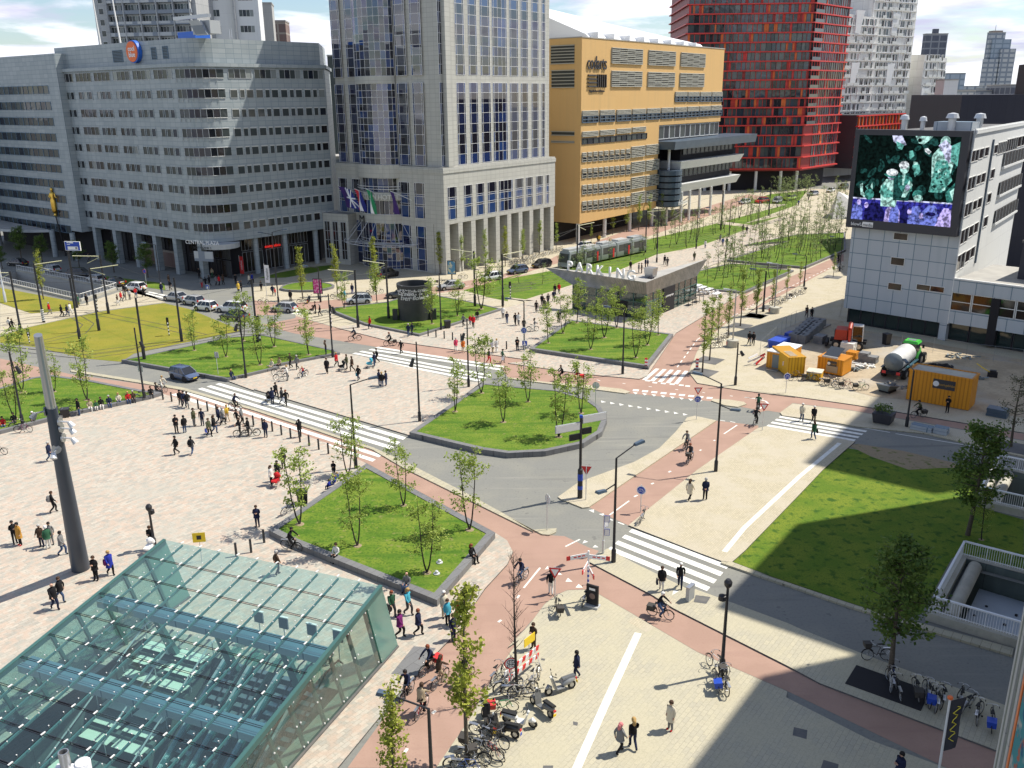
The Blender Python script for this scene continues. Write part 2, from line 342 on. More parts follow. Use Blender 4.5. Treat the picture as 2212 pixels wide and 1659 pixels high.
slab('traffic_island','01 560,1418 720,1440 1100,1500 1450,1560; 12 0,215 480,370 950,528 1210,645 1740,918 2212,1178; 22 385,1165 380,1195 330,1218 270,1213 0,1072; 12 2212,1192 1180,685 940,543 480,388 0,232; 01 1450,1580 720,1458 560,1432','kerb_stone',.1,'kerb_stone')
slab('traffic_island','22 640,33 900,62 970,85 930,98 640,60 0,-20; 21 0,1478 300,1515','beige_brick',.1,'kerb_stone')
slab('traffic_island','22 1625,140 1760,148 1870,165 1890,182 1820,205 1720,192 1610,155','beige_brick',.1,'kerb_stone')
slab('traffic_island','32 280,250 380,178 800,228 1430,335 2212,475 2212,600 1430,415 890,360 750,335 560,308 300,272','beige_brick',.1,'kerb_stone')
slab('plaza','12 1235,430 900,330 0,65; 11 0,1583; 01 1800,1505 1810,1500 2212,1400; 11 0,1432 690,1290 800,1300 1720,1515 1810,1520; 12 1800,10','plaza_stone')
slab('plaza','11 640,1082 880,1055 1310,1140 1965,935 2212,870; 21 0,855 140,870 480,762 870,642 1180,512 1500,452 1930,302 2212,215; 31 300,220 0,290; 21 2212,390 1740,545 1480,640 1480,740 1600,782 1860,810 1540,1000 1330,1128 1100,1468 1040,1492 600,1452 0,1366; 11 2212,1345 1050,1185','plaza_stone',.09)
slab('pavement','21 1432,1438 1490,1290 1530,1212 1790,1002 2212,752; 31 0,988 785,560 830,600 750,1000 1000,1110 1600,1210 2212,1310 2212,1440; 32 2212,410 870,188 600,150 0,68; 31 400,1635 0,1584; 21 1690,1556 1500,1524','beige_brick',.09)
sheet('construction_ground','31 230,1130 560,1000 780,1040 1600,1215 2212,1330; 32 2212,300 1300,160 1010,130 830,80 560,10 480,-20; 31 560,1480 420,1420 300,1300','sand',.104)
sheet('pavement_strip','31 800,1085 1600,1235 2212,1350 2212,1310 1590,1205 1560,1190 780,1045','grey_paver',.108)
def lawn(spec,m_='lawn_grass',z=.016,sm=0,**k):return tag(sheet('grass',spec,m_,z,'stuff',sm),**k)
lawn('01 0,1155 220,1085 780,962 1300,892 1500,940 1870,1092 1900,1112 1430,1212 1060,1292 960,1357 680,1332 290,1242 0,1205','dry_grass',label='wide yellowish tram lawn crossed by rails and black poles',cat='grass')
lawn('01 0,770 640,890 560,950 250,975 0,890','dry_grass',label='small lawn beside the railed tunnel ramp',cat='grass')
lawn('01 600,628 830,678 1300,735 1312,790 1250,782 900,722 590,655',label='narrow shaded lawn strip along the left street',cat='grass')
lawn('21 0,845 140,862 480,755 870,635 1180,505 1500,445 1930,295 1650,262 1060,400 1050,475 400,625 0,700; 11 2212,632 1660,790 1870,850 2010,878',label='striped green tram track lawn passing behind the pavilion',cat='grass')
lawn('21 1710,245 2212,110; 31 0,100 200,30 500,0 400,120 0,262; 21 2212,190 1940,275',label='farthest strip of lawn on the promenade before the red tower',cat='grass')
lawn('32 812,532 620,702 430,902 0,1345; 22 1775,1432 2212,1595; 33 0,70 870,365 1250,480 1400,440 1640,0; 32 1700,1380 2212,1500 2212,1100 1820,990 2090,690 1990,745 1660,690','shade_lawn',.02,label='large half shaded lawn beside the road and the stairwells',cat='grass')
sheet('bare_earth','32 812,512 900,500 1250,555 1660,650 1700,690 1560,690 1300,705 1000,600 880,540','bare_soil',.026,'structure')
slab('kerb','22 1690,1428 1775,1432 2212,1597; 33 0,72 870,367 1250,482 1430,520 2130,710 2120,765 1360,540 830,380 0,92; 22 2212,1618 1690,1440','kerb_stone',.14,'kerb_stone')
def bed(spec,name,label,glabel,h=.5,wd=.55,sm=0,gm='lawn_grass',low=None):
 P=pts(spec,h)
 if sm:P=smooth(P,sm)
 ar=sum(P[i][0]*P[(i+1)%len(P)][1]-P[(i+1)%len(P)][0]*P[i][1]for i in range(len(P)))
 if ar<0:P.reverse()
 n=len(P);Q=[]
 for i in range(n):
  a,b,c=V_(P[i-1]),V_(P[i]),V_(P[(i+1)%n])
  d1=(b-a).normalized();d2=(c-b).normalized();n1=V_((-d1.y,d1.x));n2=V_((-d2.y,d2.x));s=(n1+n2);s=s/max(.35,s.dot(n1))
  Q.append(tuple(b+s*wd))
 o=MB().poly(P,0,h,'granite_block','granite_block',[list(reversed(Q))]).build(name)
 tag(o,label,'planter')
 gm_=MB();gm_.poly(Q,h-.05,h-.05,gm,side=False)
 tag(gm_.build('grass'),glabel,'grass',kind='stuff')
 SLABS.append((P,h-.05));return P
bed('12 115,1180 290,1270 1450,1735 1910,1200 890,652','raised_planter','square raised granite planter edge nearest the glass entrance','lawn with six young trees inside the nearest square planter',.55)
bed('12 1230,405 1810,12; 21 30,1545 560,1600; 22 450,90 640,140 735,205 785,300 745,400 600,490 300,555 0,570; 12 1800,540 1500,470','raised_planter','rounded raised granite planter edge in the road bend','lawn inside the rounded planter in the road bend',.5,.5,0)
bed('01 960,1340 1800,1490 2212,1395; 11 140,1385 680,1282 640,1262 100,1145; 01 2070,1140 1800,1160 1350,1258','raised_planter','long granite planter edge beside the parked blue car','bright lawn in the long planter beside the blue car',.4,.35)
bed('01 0,1560 250,1480 400,1458 720,1500 1130,1580; 02 1285,90 1180,122 640,235 370,300 0,395 -400,420 -400,100','raised_planter','granite seat edge on the left with many people sitting on it','lawn behind the people sitting along its granite edge',.45,.45)
bed('11 600,945 880,1055 1310,1140 1965,935 1700,875 1300,800 1050,880 640,925','raised_planter','granite planter edge around the dark round kiosk','yellowish lawn around the dark round kiosk',.35,.4)
bed('21 170,1250 490,1020 1310,1135 1110,1390','raised_planter','granite planter edge in front of the parking pavilion','lawn with young trees in front of the parking pavilion',.5,.5)
bed('21 1480,640 1760,575 2212,605; 31 60,600 390,630 0,790; 21 2212,660 1870,805 1600,780 1480,745','raised_planter','dark planter edge of the lawn right of the pavilion terrace','lawn right of the pavilion terrace',.35,.4)
bed('21 1735,548 2212,400; 31 0,430 400,348 800,330 800,468 480,605','raised_planter','dark planter edge of the grove behind the large screen','lawn under the dense grove of thin trees',.4,.4)
bed('11 190,770 260,735 430,715 600,730 650,755 560,780 430,792 260,788','raised_planter','oval planter edge before the hotel forecourt','oval lawn before the hotel forecourt',.35,.35,1)
lawn('11 30,695 200,650 420,610 620,590 640,612 480,650 250,690',label='shaded lawn at the foot of the grey office block',cat='grass')
rl=MB()
def rail(spec,gauge=.72):
 P=[V_((*p,0))for p in pts(spec)]
 L=[]
 for i in range(len(P)-1):
  for k in range(6):L.append(P[i].lerp(P[i+1],k/6))
 L.append(P[-1])
 for sgn in(-1,1):
  Q=[]
  for i,p in enumerate(L):
   d=(L[min(i+1,len(L)-1)]-L[max(i-1,0)]).normalized();Q.append(p+V_((-d.y,d.x,0))*sgn*gauge)
  for i in range(len(Q)-1):
   a,b=Q[i],Q[i+1];d=(b-a).normalized();s=V_((-d.y,d.x,0))*.06;z=V_((0,0,.03))
   rl.quad(a-s+z,b-s+z,b+s+z,a+s+z,'track_steel')
rail('01 0,1215 680,1290 1060,1240 1430,1190 1900,1105; 11 60,1090 330,1040 640,980 1000,930 1400,840 1700,820 2212,730; 21 0,760 500,640 1100,480 1700,320 2212,180')
rail('01 0,1245 680,1320 1060,1270 1430,1210 1900,1130; 11 80,1130 400,1070 700,1010 1100,960 1500,890 1800,850 2212,770; 21 0,800 500,680 1100,510 1700,350 2212,215')
rail('01 0,1060 250,1010 600,1000 700,1060 640,1130 330,1200 0,1230');rail('01 0,990 300,960 700,960 1200,1060 1600,1150')
tag(rl.build('tram_rails'),kind='structure')
mk=MB()
def ln(spec,w,z=.012,dash=None):
 P=[V_((*p,z))for p in pts(spec,max(0,z-.004)if z>.05 else 0)]
 for i in range(len(P)-1):
  a,b=P[i],P[i+1];d=(b-a).normalized();s=V_((-d.y,d.x,0))*w/2;L=(b-a).length
  t=0
  while t<L:
   e=min(L,t+(dash[0]if dash else L));mk.quad(a+d*t-s,a+d*e-s,a+d*e+s,a+d*t+s,'white_paint');t+=(dash[0]+dash[1])if dash else L
def zebra(a,b,c,d,n,z=.0125,fill=.52):
 a,b,c,d=[V_(pts(q)[0]+(z,))for q in(a,b,c,d)]
 for i in range(n):
  t0=i/(n-1+fill);t1=t0+fill/(n-1+fill)
  mk.quad(a.lerp(d,t0),a.lerp(d,t1),b.lerp(c,t1),b.lerp(c,t0),'white_paint')
zebra('22 985,1172','22 1755,1462','22 1575,1665','22 785,1338',4)
zebra('01 1740,1525','12 1205,448','12 1085,543','01 1565,1572',3)
zebra('02 1480,82','12 1015,588','12 938,640','02 1350,108',2)
zebra('11 858,1270','11 1890,1462','11 1775,1512','11 722,1306',3)
zebra('11 985,1238','11 1990,1392','11 1950,1425','11 905,1262',2)
zebra('21 1170,1410','21 1062,1500','21 1345,1535','21 1430,1430',5)
zebra('32 285,278','32 972,395','32 865,478','32 172,358',4)
zebra('01 1180,800','01 1335,832','01 1310,860','01 1150,818',2);zebra('11 230,930','11 430,950','11 380,985','11 170,965',2)
ln('32 752,492 430,760 0,1160; 22 1715,1352',.36,.104);ln('23 1032,590 800,1090 545,1659 480,1800',.42,.104)
def teeth(c,xs,y0,y1,sz,flip=1):
 n=len(xs)
 for i,x in enumerate(xs):
  y=y0+(y1-y0)*i/max(1,n-1);p=V_((*g(c,x,y)[:2],.012));u,v=D(53),D(-37)
  mk.add([p+v*sz*.8+u*sz*.0,p+u*sz*.9-v*sz*.1,p-v*sz*.8],[(0,1,2)]if flip>0 else[(0,1,2)],'white_paint')if flip>0 else mk.add([p-v*sz*.8,p-u*sz*.9,p+v*sz*.8],[(0,1,2)],'white_paint')
for i in range(10):
 x=755+i*72;y=163+i*11.2;mk.add([(*pts(f'22 {x-18},{y-8}')[0],.012),(*pts(f'22 {x-14},{y+10}')[0],.012),(*pts(f'22 {x+22},{y+5}')[0],.012)],[(0,1,2)],'white_paint')
for i in range(8):
 x=1005+i*73;y=92+i*8.6;mk.add([(*pts(f'22 {x-16},{y-4}')[0],.012),(*pts(f'22 {x+5},{y+14}')[0],.012),(*pts(f'22 {x+24},{y+2}')[0],.012)],[(0,1,2)],'white_paint')
for i in range(9):
 x=1012+i*73;y=74+i*7.6;mk.add([(*pts(f'22 {a},{b}')[0],.012)for a,b in((x-18,y-8),(x-26,y+6),(x+20,y+9),(x+28,y-5))],[(0,1,2,3)],'white_paint')
for x,y in((1110,1502),(1165,1518),(1232,1524),(1303,1530),(1375,1538),(1425,1545)):mk.add([(*pts(f'21 {a},{b}')[0],.0128)for a,b in((x-18,y-2),(x-24,y+8),(x+14,y+11),(x+20,y+1))],[(0,1,2,3)],'white_paint')
for c,a in(('22',((590,1288),(635,1275),(605,1262))),('22',((670,1320),(718,1318),(690,1300))),('22',((640,1025),(680,1045),(682,1018))),('22',((718,1055),(758,1070),(760,1050))),('23',((455,185),(512,185),(475,155))),('23',((535,232),(595,232),(560,203))),('23',((395,130),(430,130),(405,110))),('23',((290,90),(330,80),(315,60)))):
 mk.add([(*pts(f'{c} {x},{y}')[0],.012)for x,y in a],[(0,1,2)],'white_paint')
ln('22 455,1312 570,1255',.13);ln('22 125,1640 255,1480',.13);ln('22 805,1062 960,950',.13);ln('22 1710,420 1815,350',.13)
ln('22 1000,918 1025,905',.16);ln('22 1135,818 1155,808',.16);ln('22 1272,724 1290,714',.16);ln('22 1518,552 1532,545',.16);ln('22 1630,475 1640,468',.16)
ln('22 790,1088 830,1105',.14);ln('22 872,1120 920,1138',.14);ln('22 1680,312 1720,318',.13);ln('22 1760,322 1800,330',.13)
ln('23 70,315 90,292',.16);ln('13 1935,505 1958,488',.16);ln('13 1780,722 1802,698',.16);ln('13 1412,1230 1438,1205',.16);ln('13 1195,1535 1215,1505',.16)
ln('22 1878,130 1960,142 2040,160 2060,178 2050,190 1985,222',.2);ln('31 0,1640 150,1652',.12)
ln('22 1115,45 1140,47',.14);ln('22 1325,68 1348,71',.14);ln('22 1540,92 1560,95',.14);ln('22 1757,118 1780,121',.14);ln('22 908,20 930,22',.14);ln('21 705,1500 730,1508',.14)
ln('21 1340,1400 1500,1180 1800,985 2212,775; 31 0,935 785,560',.14,.012,(1.0,1.0));ln('21 325,1460 345,1465',.14);ln('11 1130,880 1640,770 2212,632',.13,.012,(2,3))
ln('32 880,362 1150,408',.12);ln('32 1195,418 1700,500 2212,600',.12);ln('12 0,415 20,420',.1)
tag(mk.build('road_markings'),kind='structure')
ex=MB()
for q in('13 1085,915 1265,695 1440,710 1290,930',):ex.poly(pts(q,.1),.104,.104,'granite_block',side=False)
for q in('23 945,500 1010,465 1165,545 1095,585','23 1160,300 1300,385 1375,350 1230,270','22 1540,1370 1690,1425 1730,1385 1580,1330'):ex.poly(pts(q,.1),.104,.104,'beige_brick',side=False)
ex.poly(pts('23 1300,290 1350,262 1320,245 1310,255',.1),.106,.106,'white_paint',side=False)
tag(ex.build('paving_strips'),kind='structure')
for c,q,l in(('23','280,1640 360,1640 350,1690 270,1690','bottom edge'),('33','390,1335 497,1360 490,1430 380,1400','x'),('33','625,1595 745,1630 735,1680 600,1670','x'),('23','515,1290 555,1298 550,1325 518,1318','x'),('23','1487,290 1605,305 1570,360 1470,345','x'),('23','265,790 295,795 290,810 262,805','x')):
 o=MB().poly(pts(c+' '+q,.1),.1005,.106,'dark_kerb','dark_kerb').build('manhole_cover')
 p=o.data.vertices[0].co
 tag(o,{'bottom edge':'dark cover in the paving at the bottom edge near the parked bicycles'}.get(l)or{0:'',1:'square grey cover in the shaded paving',2:'brownish cover cut off by the bottom edge',3:'small square cover left of the long white line',4:'framed square cover beside the zebra and the service box',5:'tiny cover beside the road barrier'}[[1640,1335,1595,1290,290,790].index(int(q.split()[0].split(',')[1]))],'manhole cover')
# building materials
def wallgrid(name,c1,c2,mortar,w,h,msize=.02,rough=.6,spec=.4,off=0.,streak=.35,metal=0.,streakc=None,bump=.3):
 M=bpy.data.materials.new(name);M.use_nodes=True;n=M.node_tree;b=n.nodes['Principled BSDF'];b.inputs['Roughness'].default_value=rough
 b.inputs['Specular IOR Level'].default_value=spec;b.inputs['Metallic'].default_value=metal
 gm=n.nodes.new('ShaderNodeNewGeometry');cr=n.nodes.new('ShaderNodeVectorMath');cr.operation='CROSS_PRODUCT'
 n.links.new(gm.outputs['Position'],cr.inputs[0]);n.links.new(gm.outputs['True Normal'],cr.inputs[1])
 s1=n.nodes.new('ShaderNodeSeparateXYZ');s2=n.nodes.new('ShaderNodeSeparateXYZ');n.links.new(cr.outputs[0],s1.inputs[0]);n.links.new(gm.outputs['Position'],s2.inputs[0])
 cb=n.nodes.new('ShaderNodeCombineXYZ');n.links.new(s1.outputs[2],cb.inputs[0]);n.links.new(s2.outputs[2],cb.inputs[1])
 br=n.nodes.new('ShaderNodeTexBrick');br.offset=off;br.inputs['Color1'].default_value=(*c1,1);br.inputs['Color2'].default_value=(*c2,1);br.inputs['Mortar'].default_value=(*mortar,1)
 br.inputs['Scale'].default_value=1;br.inputs['Brick Width'].default_value=w;br.inputs['Row Height'].default_value=h;br.inputs['Mortar Size'].default_value=msize
 n.links.new(cb.outputs[0],br.inputs['Vector'])
 mp=n.nodes.new('ShaderNodeMapping');mp.inputs['Scale'].default_value=(.9,.9,.06);n.links.new(gm.outputs['Position'],mp.inputs[0])
 t=n.nodes.new('ShaderNodeTexNoise');t.inputs['Scale'].default_value=1.;t.inputs['Detail'].default_value=6;n.links.new(mp.outputs[0],t.inputs['Vector'])
 r=n.nodes.new('ShaderNodeMapRange');r.inputs[1].default_value=.5;r.inputs[2].default_value=.75;r.inputs[4].default_value=streak;n.links.new(t.outputs[0],r.inputs[0])
 x=n.nodes.new('ShaderNodeMix');x.data_type='RGBA';n.links.new(r.outputs[0],x.inputs[0]);n.links.new(br.outputs['Color'],x.inputs[6]);x.inputs[7].default_value=(*(streakc or mortar),1)
 n.links.new(x.outputs[2],b.inputs['Base Color'])
 bp=n.nodes.new('ShaderNodeBump');bp.inputs['Strength'].default_value=bump;bp.inputs['Distance'].default_value=.02;bp.invert=True;n.links.new(br.outputs['Fac'],bp.inputs['Height']);n.links.new(bp.outputs[0],b.inputs['Normal'])
 MATS[name]=M;return M
wallgrid('grey_panel',(.36,.395,.405),(.29,.33,.345),(.18,.23,.255),1.5,.78,.035,.45,.5,streak=.25)
wallgrid('pale_panel',(.45,.49,.53),(.42,.46,.50),(.13,.20,.26),2.0,1.95,.05,.4,.5,streak=.15)
wallgrid('hotel_stone',(.48,.475,.43),(.44,.435,.395),(.30,.295,.27),1.3,.75,.025,.75,streak=.3)
wallgrid('ochre_render',(.62,.40,.17),(.61,.39,.165),(.60,.385,.16),6,6,.005,.85,.2,streak=.4,streakc=(.50,.34,.16),bump=0)
wallgrid('white_render',(.70,.71,.70),(.68,.69,.68),(.55,.56,.56),6,3.2,.02,.8,.2,streak=.3)
wallgrid('white_clad',(.74,.73,.69),(.66,.65,.61),(.48,.47,.44),4.2,3.0,.06,.6,streak=.2)
wallgrid('tower_grey',(.40,.41,.41),(.38,.39,.39),(.28,.29,.30),3,3.1,.06,.7,streak=.3)
wallgrid('black_clad',(.035,.035,.05),(.03,.03,.045),(.02,.02,.03),1.2,6,.02,.6,streak=.1)
wallgrid('far_grey',(.36,.41,.46),(.30,.36,.42),(.20,.25,.30),6,3.4,.5,.6,streak=.2)
wallgrid('far_pale',(.50,.51,.50),(.42,.44,.45),(.22,.25,.29),5,3.4,.7,.7,streak=.2)
wallgrid('far_dark',(.10,.11,.14),(.09,.10,.13),(.25,.26,.28),4,3.2,.35,.7,streak=.2)
wallgrid('far_brown',(.20,.13,.11),(.16,.11,.10),(.3,.26,.22),7,3.2,.3,.8,streak=.2)
wallgrid('concrete_wall',(.42,.42,.40),(.40,.40,.38),(.30,.30,.29),3.0,2.4,.02,.85,.2,streak=.4)
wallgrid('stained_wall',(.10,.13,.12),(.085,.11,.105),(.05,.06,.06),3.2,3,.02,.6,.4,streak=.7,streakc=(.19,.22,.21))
wallgrid('red_panel',(.46,.035,.02),(.38,.028,.02),(.25,.02,.015),2.4,2.75,.03,.5,streak=.15)
mat('orange_panel',(.60,.13,.02),.5);mat('bright_red',(.55,.035,.03),.45);mat('deep_red',(.24,.018,.015),.5);mat('dark_trim',(.035,.035,.045),.5)
mat('white_frame',(.72,.72,.70),.5);mat('grey_frame',(.40,.42,.43),.45);mat('blue_frame',(.10,.17,.24),.45);mat('slate_blue',(.055,.085,.125),.35,spec=.6,c2=(.075,.11,.15),scale=.5)
mat('louvre_grey',(.36,.35,.30),.7);mat('louvre_dark',(.05,.055,.05),.7);mat('steel',(.45,.46,.47),.35,metal=.8);mat('pale_steel',(.62,.63,.64),.4,metal=.35);mat('roof_grey',(.40,.39,.36),.85,c2=(.33,.32,.30),scale=.5)
mat('roof_dark',(.09,.09,.09),.85,c2=(.15,.145,.14),scale=.5);mat('roof_white',(.82,.83,.84),.45);mat('interior_dark',(.016,.015,.018),.9);mat('black_metal',(.016,.016,.02),.45,spec=.5);mat('gold',(.75,.48,.10),.28,metal=1.)
mat('panel_blue',(.012,.06,.42),.5);mat('sign_white',(.80,.80,.80),.5);mat('sign_red',(.62,.03,.03),.5);mat('letter_dark',(.04,.04,.045),.5);mat('letter_silver',(.62,.62,.58),.4,metal=.3);mat('logo_orange',(.80,.16,.03),.5);mat('logo_blue',(.02,.12,.50),.5)
mat('blind_white',(.62,.63,.60),.8);mat('neon_red',(.8,.03,.02),.5,emit=.8)
pane_mat('office_glass',[(.010,.011,.014),(.016,.018,.022),(.008,.008,.010),(.014,.018,.028),(.012,.012,.014),(.05,.06,.06),(.010,.012,.016),(.22,.24,.235),(.012,.010,.012),(.03,.04,.06)],.05,.35)
pane_mat('hotel_glass',[(.010,.014,.04),(.014,.03,.11),(.010,.010,.02),(.02,.05,.16),(.012,.011,.018),(.014,.02,.06)],.02,.8,.0004);MATS['hotel_glass'].node_tree.nodes['Principled BSDF'].inputs['IOR'].default_value=1.75  # blue pane tones put reflected sky into the glass colour
pane_mat('tower_glass',[(.03,.045,.065),(.055,.08,.105),(.012,.014,.02),(.06,.075,.08),(.02,.02,.025),(.09,.10,.10)],.06,.6)
pane_mat('green_glass',[(.02,.05,.045),(.015,.03,.03),(.03,.06,.055)],.05,.6)
pane_mat('shop_glass',[(.012,.010,.010),(.02,.016,.014),(.03,.022,.018),(.05,.05,.05)],.08,.5)
# windows: each one a part, at most 100 to a building
WM={}
def win_mesh(w,h,nx=1,nz=1,fm='grey_frame',pm='office_glass',fr=.07,dep=.09,sill=None,zs=None,xs=None,blind=0.):
 key=(round(w,2),round(h,2),nx,nz,fm,pm,fr,dep,sill,zs,xs,blind)
 if key in WM:return WM[key]
 mb=MB();w=key[0];h=key[1]
 X=[-w/2+w*(i/nx if xs is None else xs[i])for i in range(nx+1)];Z=[h*(i/nz if zs is None else zs[i])for i in range(nz+1)]
 for i in range(nx):
  for k in range(nz):mb.quad((X[i],-.02,Z[k]),(X[i+1],-.02,Z[k]),(X[i+1],-.02,Z[k+1]),(X[i],-.02,Z[k+1]),pm)
 for i,x in enumerate(X):
  a=fr/2;mb.box(max(-w/2,x-a)if i else-w/2-a,min(w/2,x+a)if i<nx else w/2+a,-dep,0,0,h,fm)
 for k,z in enumerate(Z):mb.box(-w/2,w/2,-dep+.01,-.005,z-fr/2,z+fr/2,fm)
 if sill:mb.box(-w/2-.1,w/2+.1,-dep-.12,0,-.18,-.06,sill)
 if blind:mb.box(-w/2,w/2,-.06,-.03,h*(1-blind),h,'blind_white')
 WM[key]=mb.mesh('window');return WM[key]
class Wins:
 def __init__(s,root):s.root=root;s.L=[]
 def add(s,X,x,z,w,h,*a,**k):s.L.append((X@MT((x,0,z)),win_mesh(w,h,*a,**k)))
 def px(s,X,F,c,x0,y0,x1,y1,*a,**k):
  u0,z1=onwall(F,c,x0,y0);u1,z0=onwall(F,c,x1,y1);s.add(X,(u0+u1)/2,min(z0,z1),abs(u1-u0),abs(z1-z0),*a,**k)
 def done(s,limit=100,name='window'):
  def vis(t):return((s.root.matrix_world@t[0]).translation-EYE).length
  s.L.sort(key=vis);k=0
  for X,me in s.L[:limit]:link(name,me,s.root,X)
  if len(s.L)>limit:
   mb=MB()
   for X,me in s.L[limit:]:
    o=len(mb.v);mb.v+=[X@v.co for v in me.vertices];mb.f+=[[i+o for i in p.vertices]for p in me.polygons]
    ids=[mb._m(q.name)for q in me.materials];mb.mi+=[ids[p.material_index]for p in me.polygons]
   tag(mb.build(name,s.root),kind='stuff')
def onwall(F,c,x,y):
 I=F.inverted();o=I@EYE;d=I.to_3x3()@ray(*T(c,x,y));t=-o.y/d.y;p=o+d*t;return p.x,p.z
I4=Matrix.Identity(4)
def sub(x,y,ang,z=0):return frame((x,y),ang,z)
# grey office block with the rounded corner
OFx=frame((-87.09,179.89),-37)
ob=empty('office_block',OFx,'grey panelled office block with ribbon windows and a rounded corner','building')
IV=OFx.inverted()
def loc(F,p):q=F.inverted()@V_((p[0],p[1],0));return(q.x,q.y)
A_=loc(OFx,(-55.03,155.73));Cc=loc(OFx,(-51.33,152.94));B_=loc(OFx,(-47.6,157.04));E_=loc(OFx,(-33.69,172.35))
arc=[tuple((1-t)**2*V_(A_)+2*t*(1-t)*V_(Cc)+t*t*V_(B_))for t in[i/8 for i in range(9)]]
plan=[(0,0)]+arc+[E_,(E_[0]-14,E_[1]+14),(0,30)]
def inset(P,d):
 n=len(P);Q=[]
 for i in range(n):
  a,b,c=V_(P[i-1]),V_(P[i]),V_(P[(i+1)%n]);n1=(b-a).normalized();n2=(c-b).normalized();n1=V_((-n1.y,n1.x));n2=V_((-n2.y,n2.x));s_=n1+n2;s_=s_/max(.4,s_.dot(n1));Q.append(tuple(b+s_*d))
 return Q
mb=MB();mb.poly(plan,6.5,35.3,'grey_panel');mb.build('wall',ob)
MB().poly(inset(plan,.7),35.9,39.7,'roof_grey','grey_panel').build('parapet',ob)
MB().poly(inset(plan,-.35),35.3,35.9,'grey_panel').build('cornice',ob)
gf=inset(plan,3.2);MB().poly(gf,0,6.4,'shop_glass','interior_dark').build('ground_floor',ob)
wn_=Wins(ob)
rows=[33.5,30.35,27.2,24.05,20.95,17.8,14.6,11.45,8.3]
for ri,z in enumerate(rows):
 for k in range(6):
  x0=2.3+k*6.35
  if x0>33.5+6.35:continue
  if ri==0:wn_.add(sub(0,0,0),x0+2.4,z,5.3,1.5,4,1)
  elif(k==1 and ri>1):wn_.add(sub(0,0,0),x0+2.5,z,5.4,1.45,4,1);
  else:
   wn_.add(sub(0,0,0),x0+2.3,z,4.7,1.4,5,1,'grey_panel',xs=(0,.27,.37,.63,.73,1),fr=.16)
 mbr=MB()
 for i in range(8):
  a,b=V_(arc[i]),V_(arc[i+1]);d=(b-a).normalized();nn=V_((d.y,-d.x))*.04
  a2,b2=a+nn,b+nn
  mbr.quad((*a2,z),(*b2,z),(*b2,z+1.45),(*a2,z+1.45),'office_glass')
  mbr.tube([(*(a+nn*2),z-.6),(*(a+nn*2),z+1.5)],.05,'grey_frame',4)
  for zz_ in(z,z+1.45):mbr.tube([(*(a+nn*2),zz_),(*(b+nn*2),zz_)],.05,'grey_frame',4)
 mbr.build('corner_window',ob)
 a=math.degrees(math.atan2(E_[1]-B_[1],E_[0]-B_[0]));XR=sub(B_[0],B_[1],a)
 for k in range(4):
  x0=.9+k*5.0
  if ri==0:wn_.add(XR,x0+2.2,z,4.4,1.5,4,1)
  else:
   for w_,dx in((1.35,.7),(.9,2.3),(1.35,3.8)):wn_.add(XR,x0+dx,z,w_,1.45,1,1,blind=.12)
wn_.done()
cm=[(6.2,0),(13.5,0),(20.5,0),(27,0),(33.4,0),(40.3,.3)]
for x,y in cm:MB().box(x-.55,x+.55,y+.1,y+1.2,0,6.49,'grey_panel').build('column',ob)
for t in(.15,.45,.78):
 p=V_(B_).lerp(V_(E_),t);MB().lathe([(.5,0),(.5,6.49)],'grey_panel',12,MT((p.x-.8,p.y+.4,0))).build('column',ob)
sf=Wins(ob)
for k in range(6):sf.add(sub(6.5+k*6.6,3.1,0),3,3.4,5.6,2.6,5,1,'dark_trim','shop_glass');sf.add(sub(6.5+k*6.6,3.1,0),3,.1,5.6,3,4,1,'dark_trim','shop_glass')
for k in range(3):sf.add(XR@MT((4+k*5,3.1,0)),0,4,4.2,2.2,6,1,'grey_frame','shop_glass');sf.add(XR@MT((4+k*5,3.1,0)),0,.1,4.2,3.6,5,1,'grey_frame','shop_glass')
sf.done(100,'shop_front')
MB().box(15.5,30,3.0,3.2,.2,3.3,'far_brown').build('brick_infill',ob)
c0=loc(OFx,(-50.5,155.2))
can=MB();can.poly([(c0[0]+3.2*cos(a_*.3-2.5),c0[1]+3.2*sin(a_*.3-2.5))for a_ in range(12)],5.6,6.45,'grey_frame');can.build('entrance_canopy',ob)
XC=sub(c0[0]-.3,c0[1]-3.5,18)
text_on('lettering',ob,XC,'CENTRAL PLAZA',.95,'sign_white',0,6.5,sx=.95);text_on('lettering',ob,XC,'5 CITY BANK 5',.55,'dark_trim',0,5.75,y=-.12)
MB().box(-1.9,1.9,-.1,.1,3.6,5.3,'far_pale',XC).build('shop_sign',ob)
text_on('lettering',ob,XR@MT((8.2,2.9,0)),'energetico',.8,'neon_red',0,4.0,y=-.15)
lg=MB();X=OFx.inverted()@frame((-57.2,157.4),-37);u,zc=onwall(OFx@MT((0,.7,0)),'00',1080,410)
lg.tube([(u,.65,zc),(u,-.05,zc)],[1.85,1.85],'logo_blue',32);lg.tube([(u-.12,-.05,zc),(u-.12,-.14,zc)],[1.68,1.68],'logo_orange',32);lgo=lg.build('round_logo',ob)
for tx,dz in(('cool',.12),('blue',-.85)):text_on('lettering',lgo,MT((u-.1,0,zc)),tx,1.15,'sign_white',0,dz,y=-.17,bold=.02)
lv=Wins(ob)
for q in((890,402,978,490),(1195,377,1245,468),(1285,368,1338,462)):lv.px(sub(0,.7,0),OFx@MT((0,.7,0)),'00',*q,1,8,'blue_frame','louvre_dark',.1)
lv.done(100,'louvre')
mb=MB();mb.box(33,38,6,9,39.7,41.2,'logo_blue');mb.build('plant_room',ob)
lad=MB()
for dx in(-.3,.3):lad.tube([(E_[0]-11+dx,E_[1]-11.5,36),(E_[0]-11+dx,E_[1]-11.5,42)],.05,'pale_steel',5)
lad.build('roof_ladder',ob)
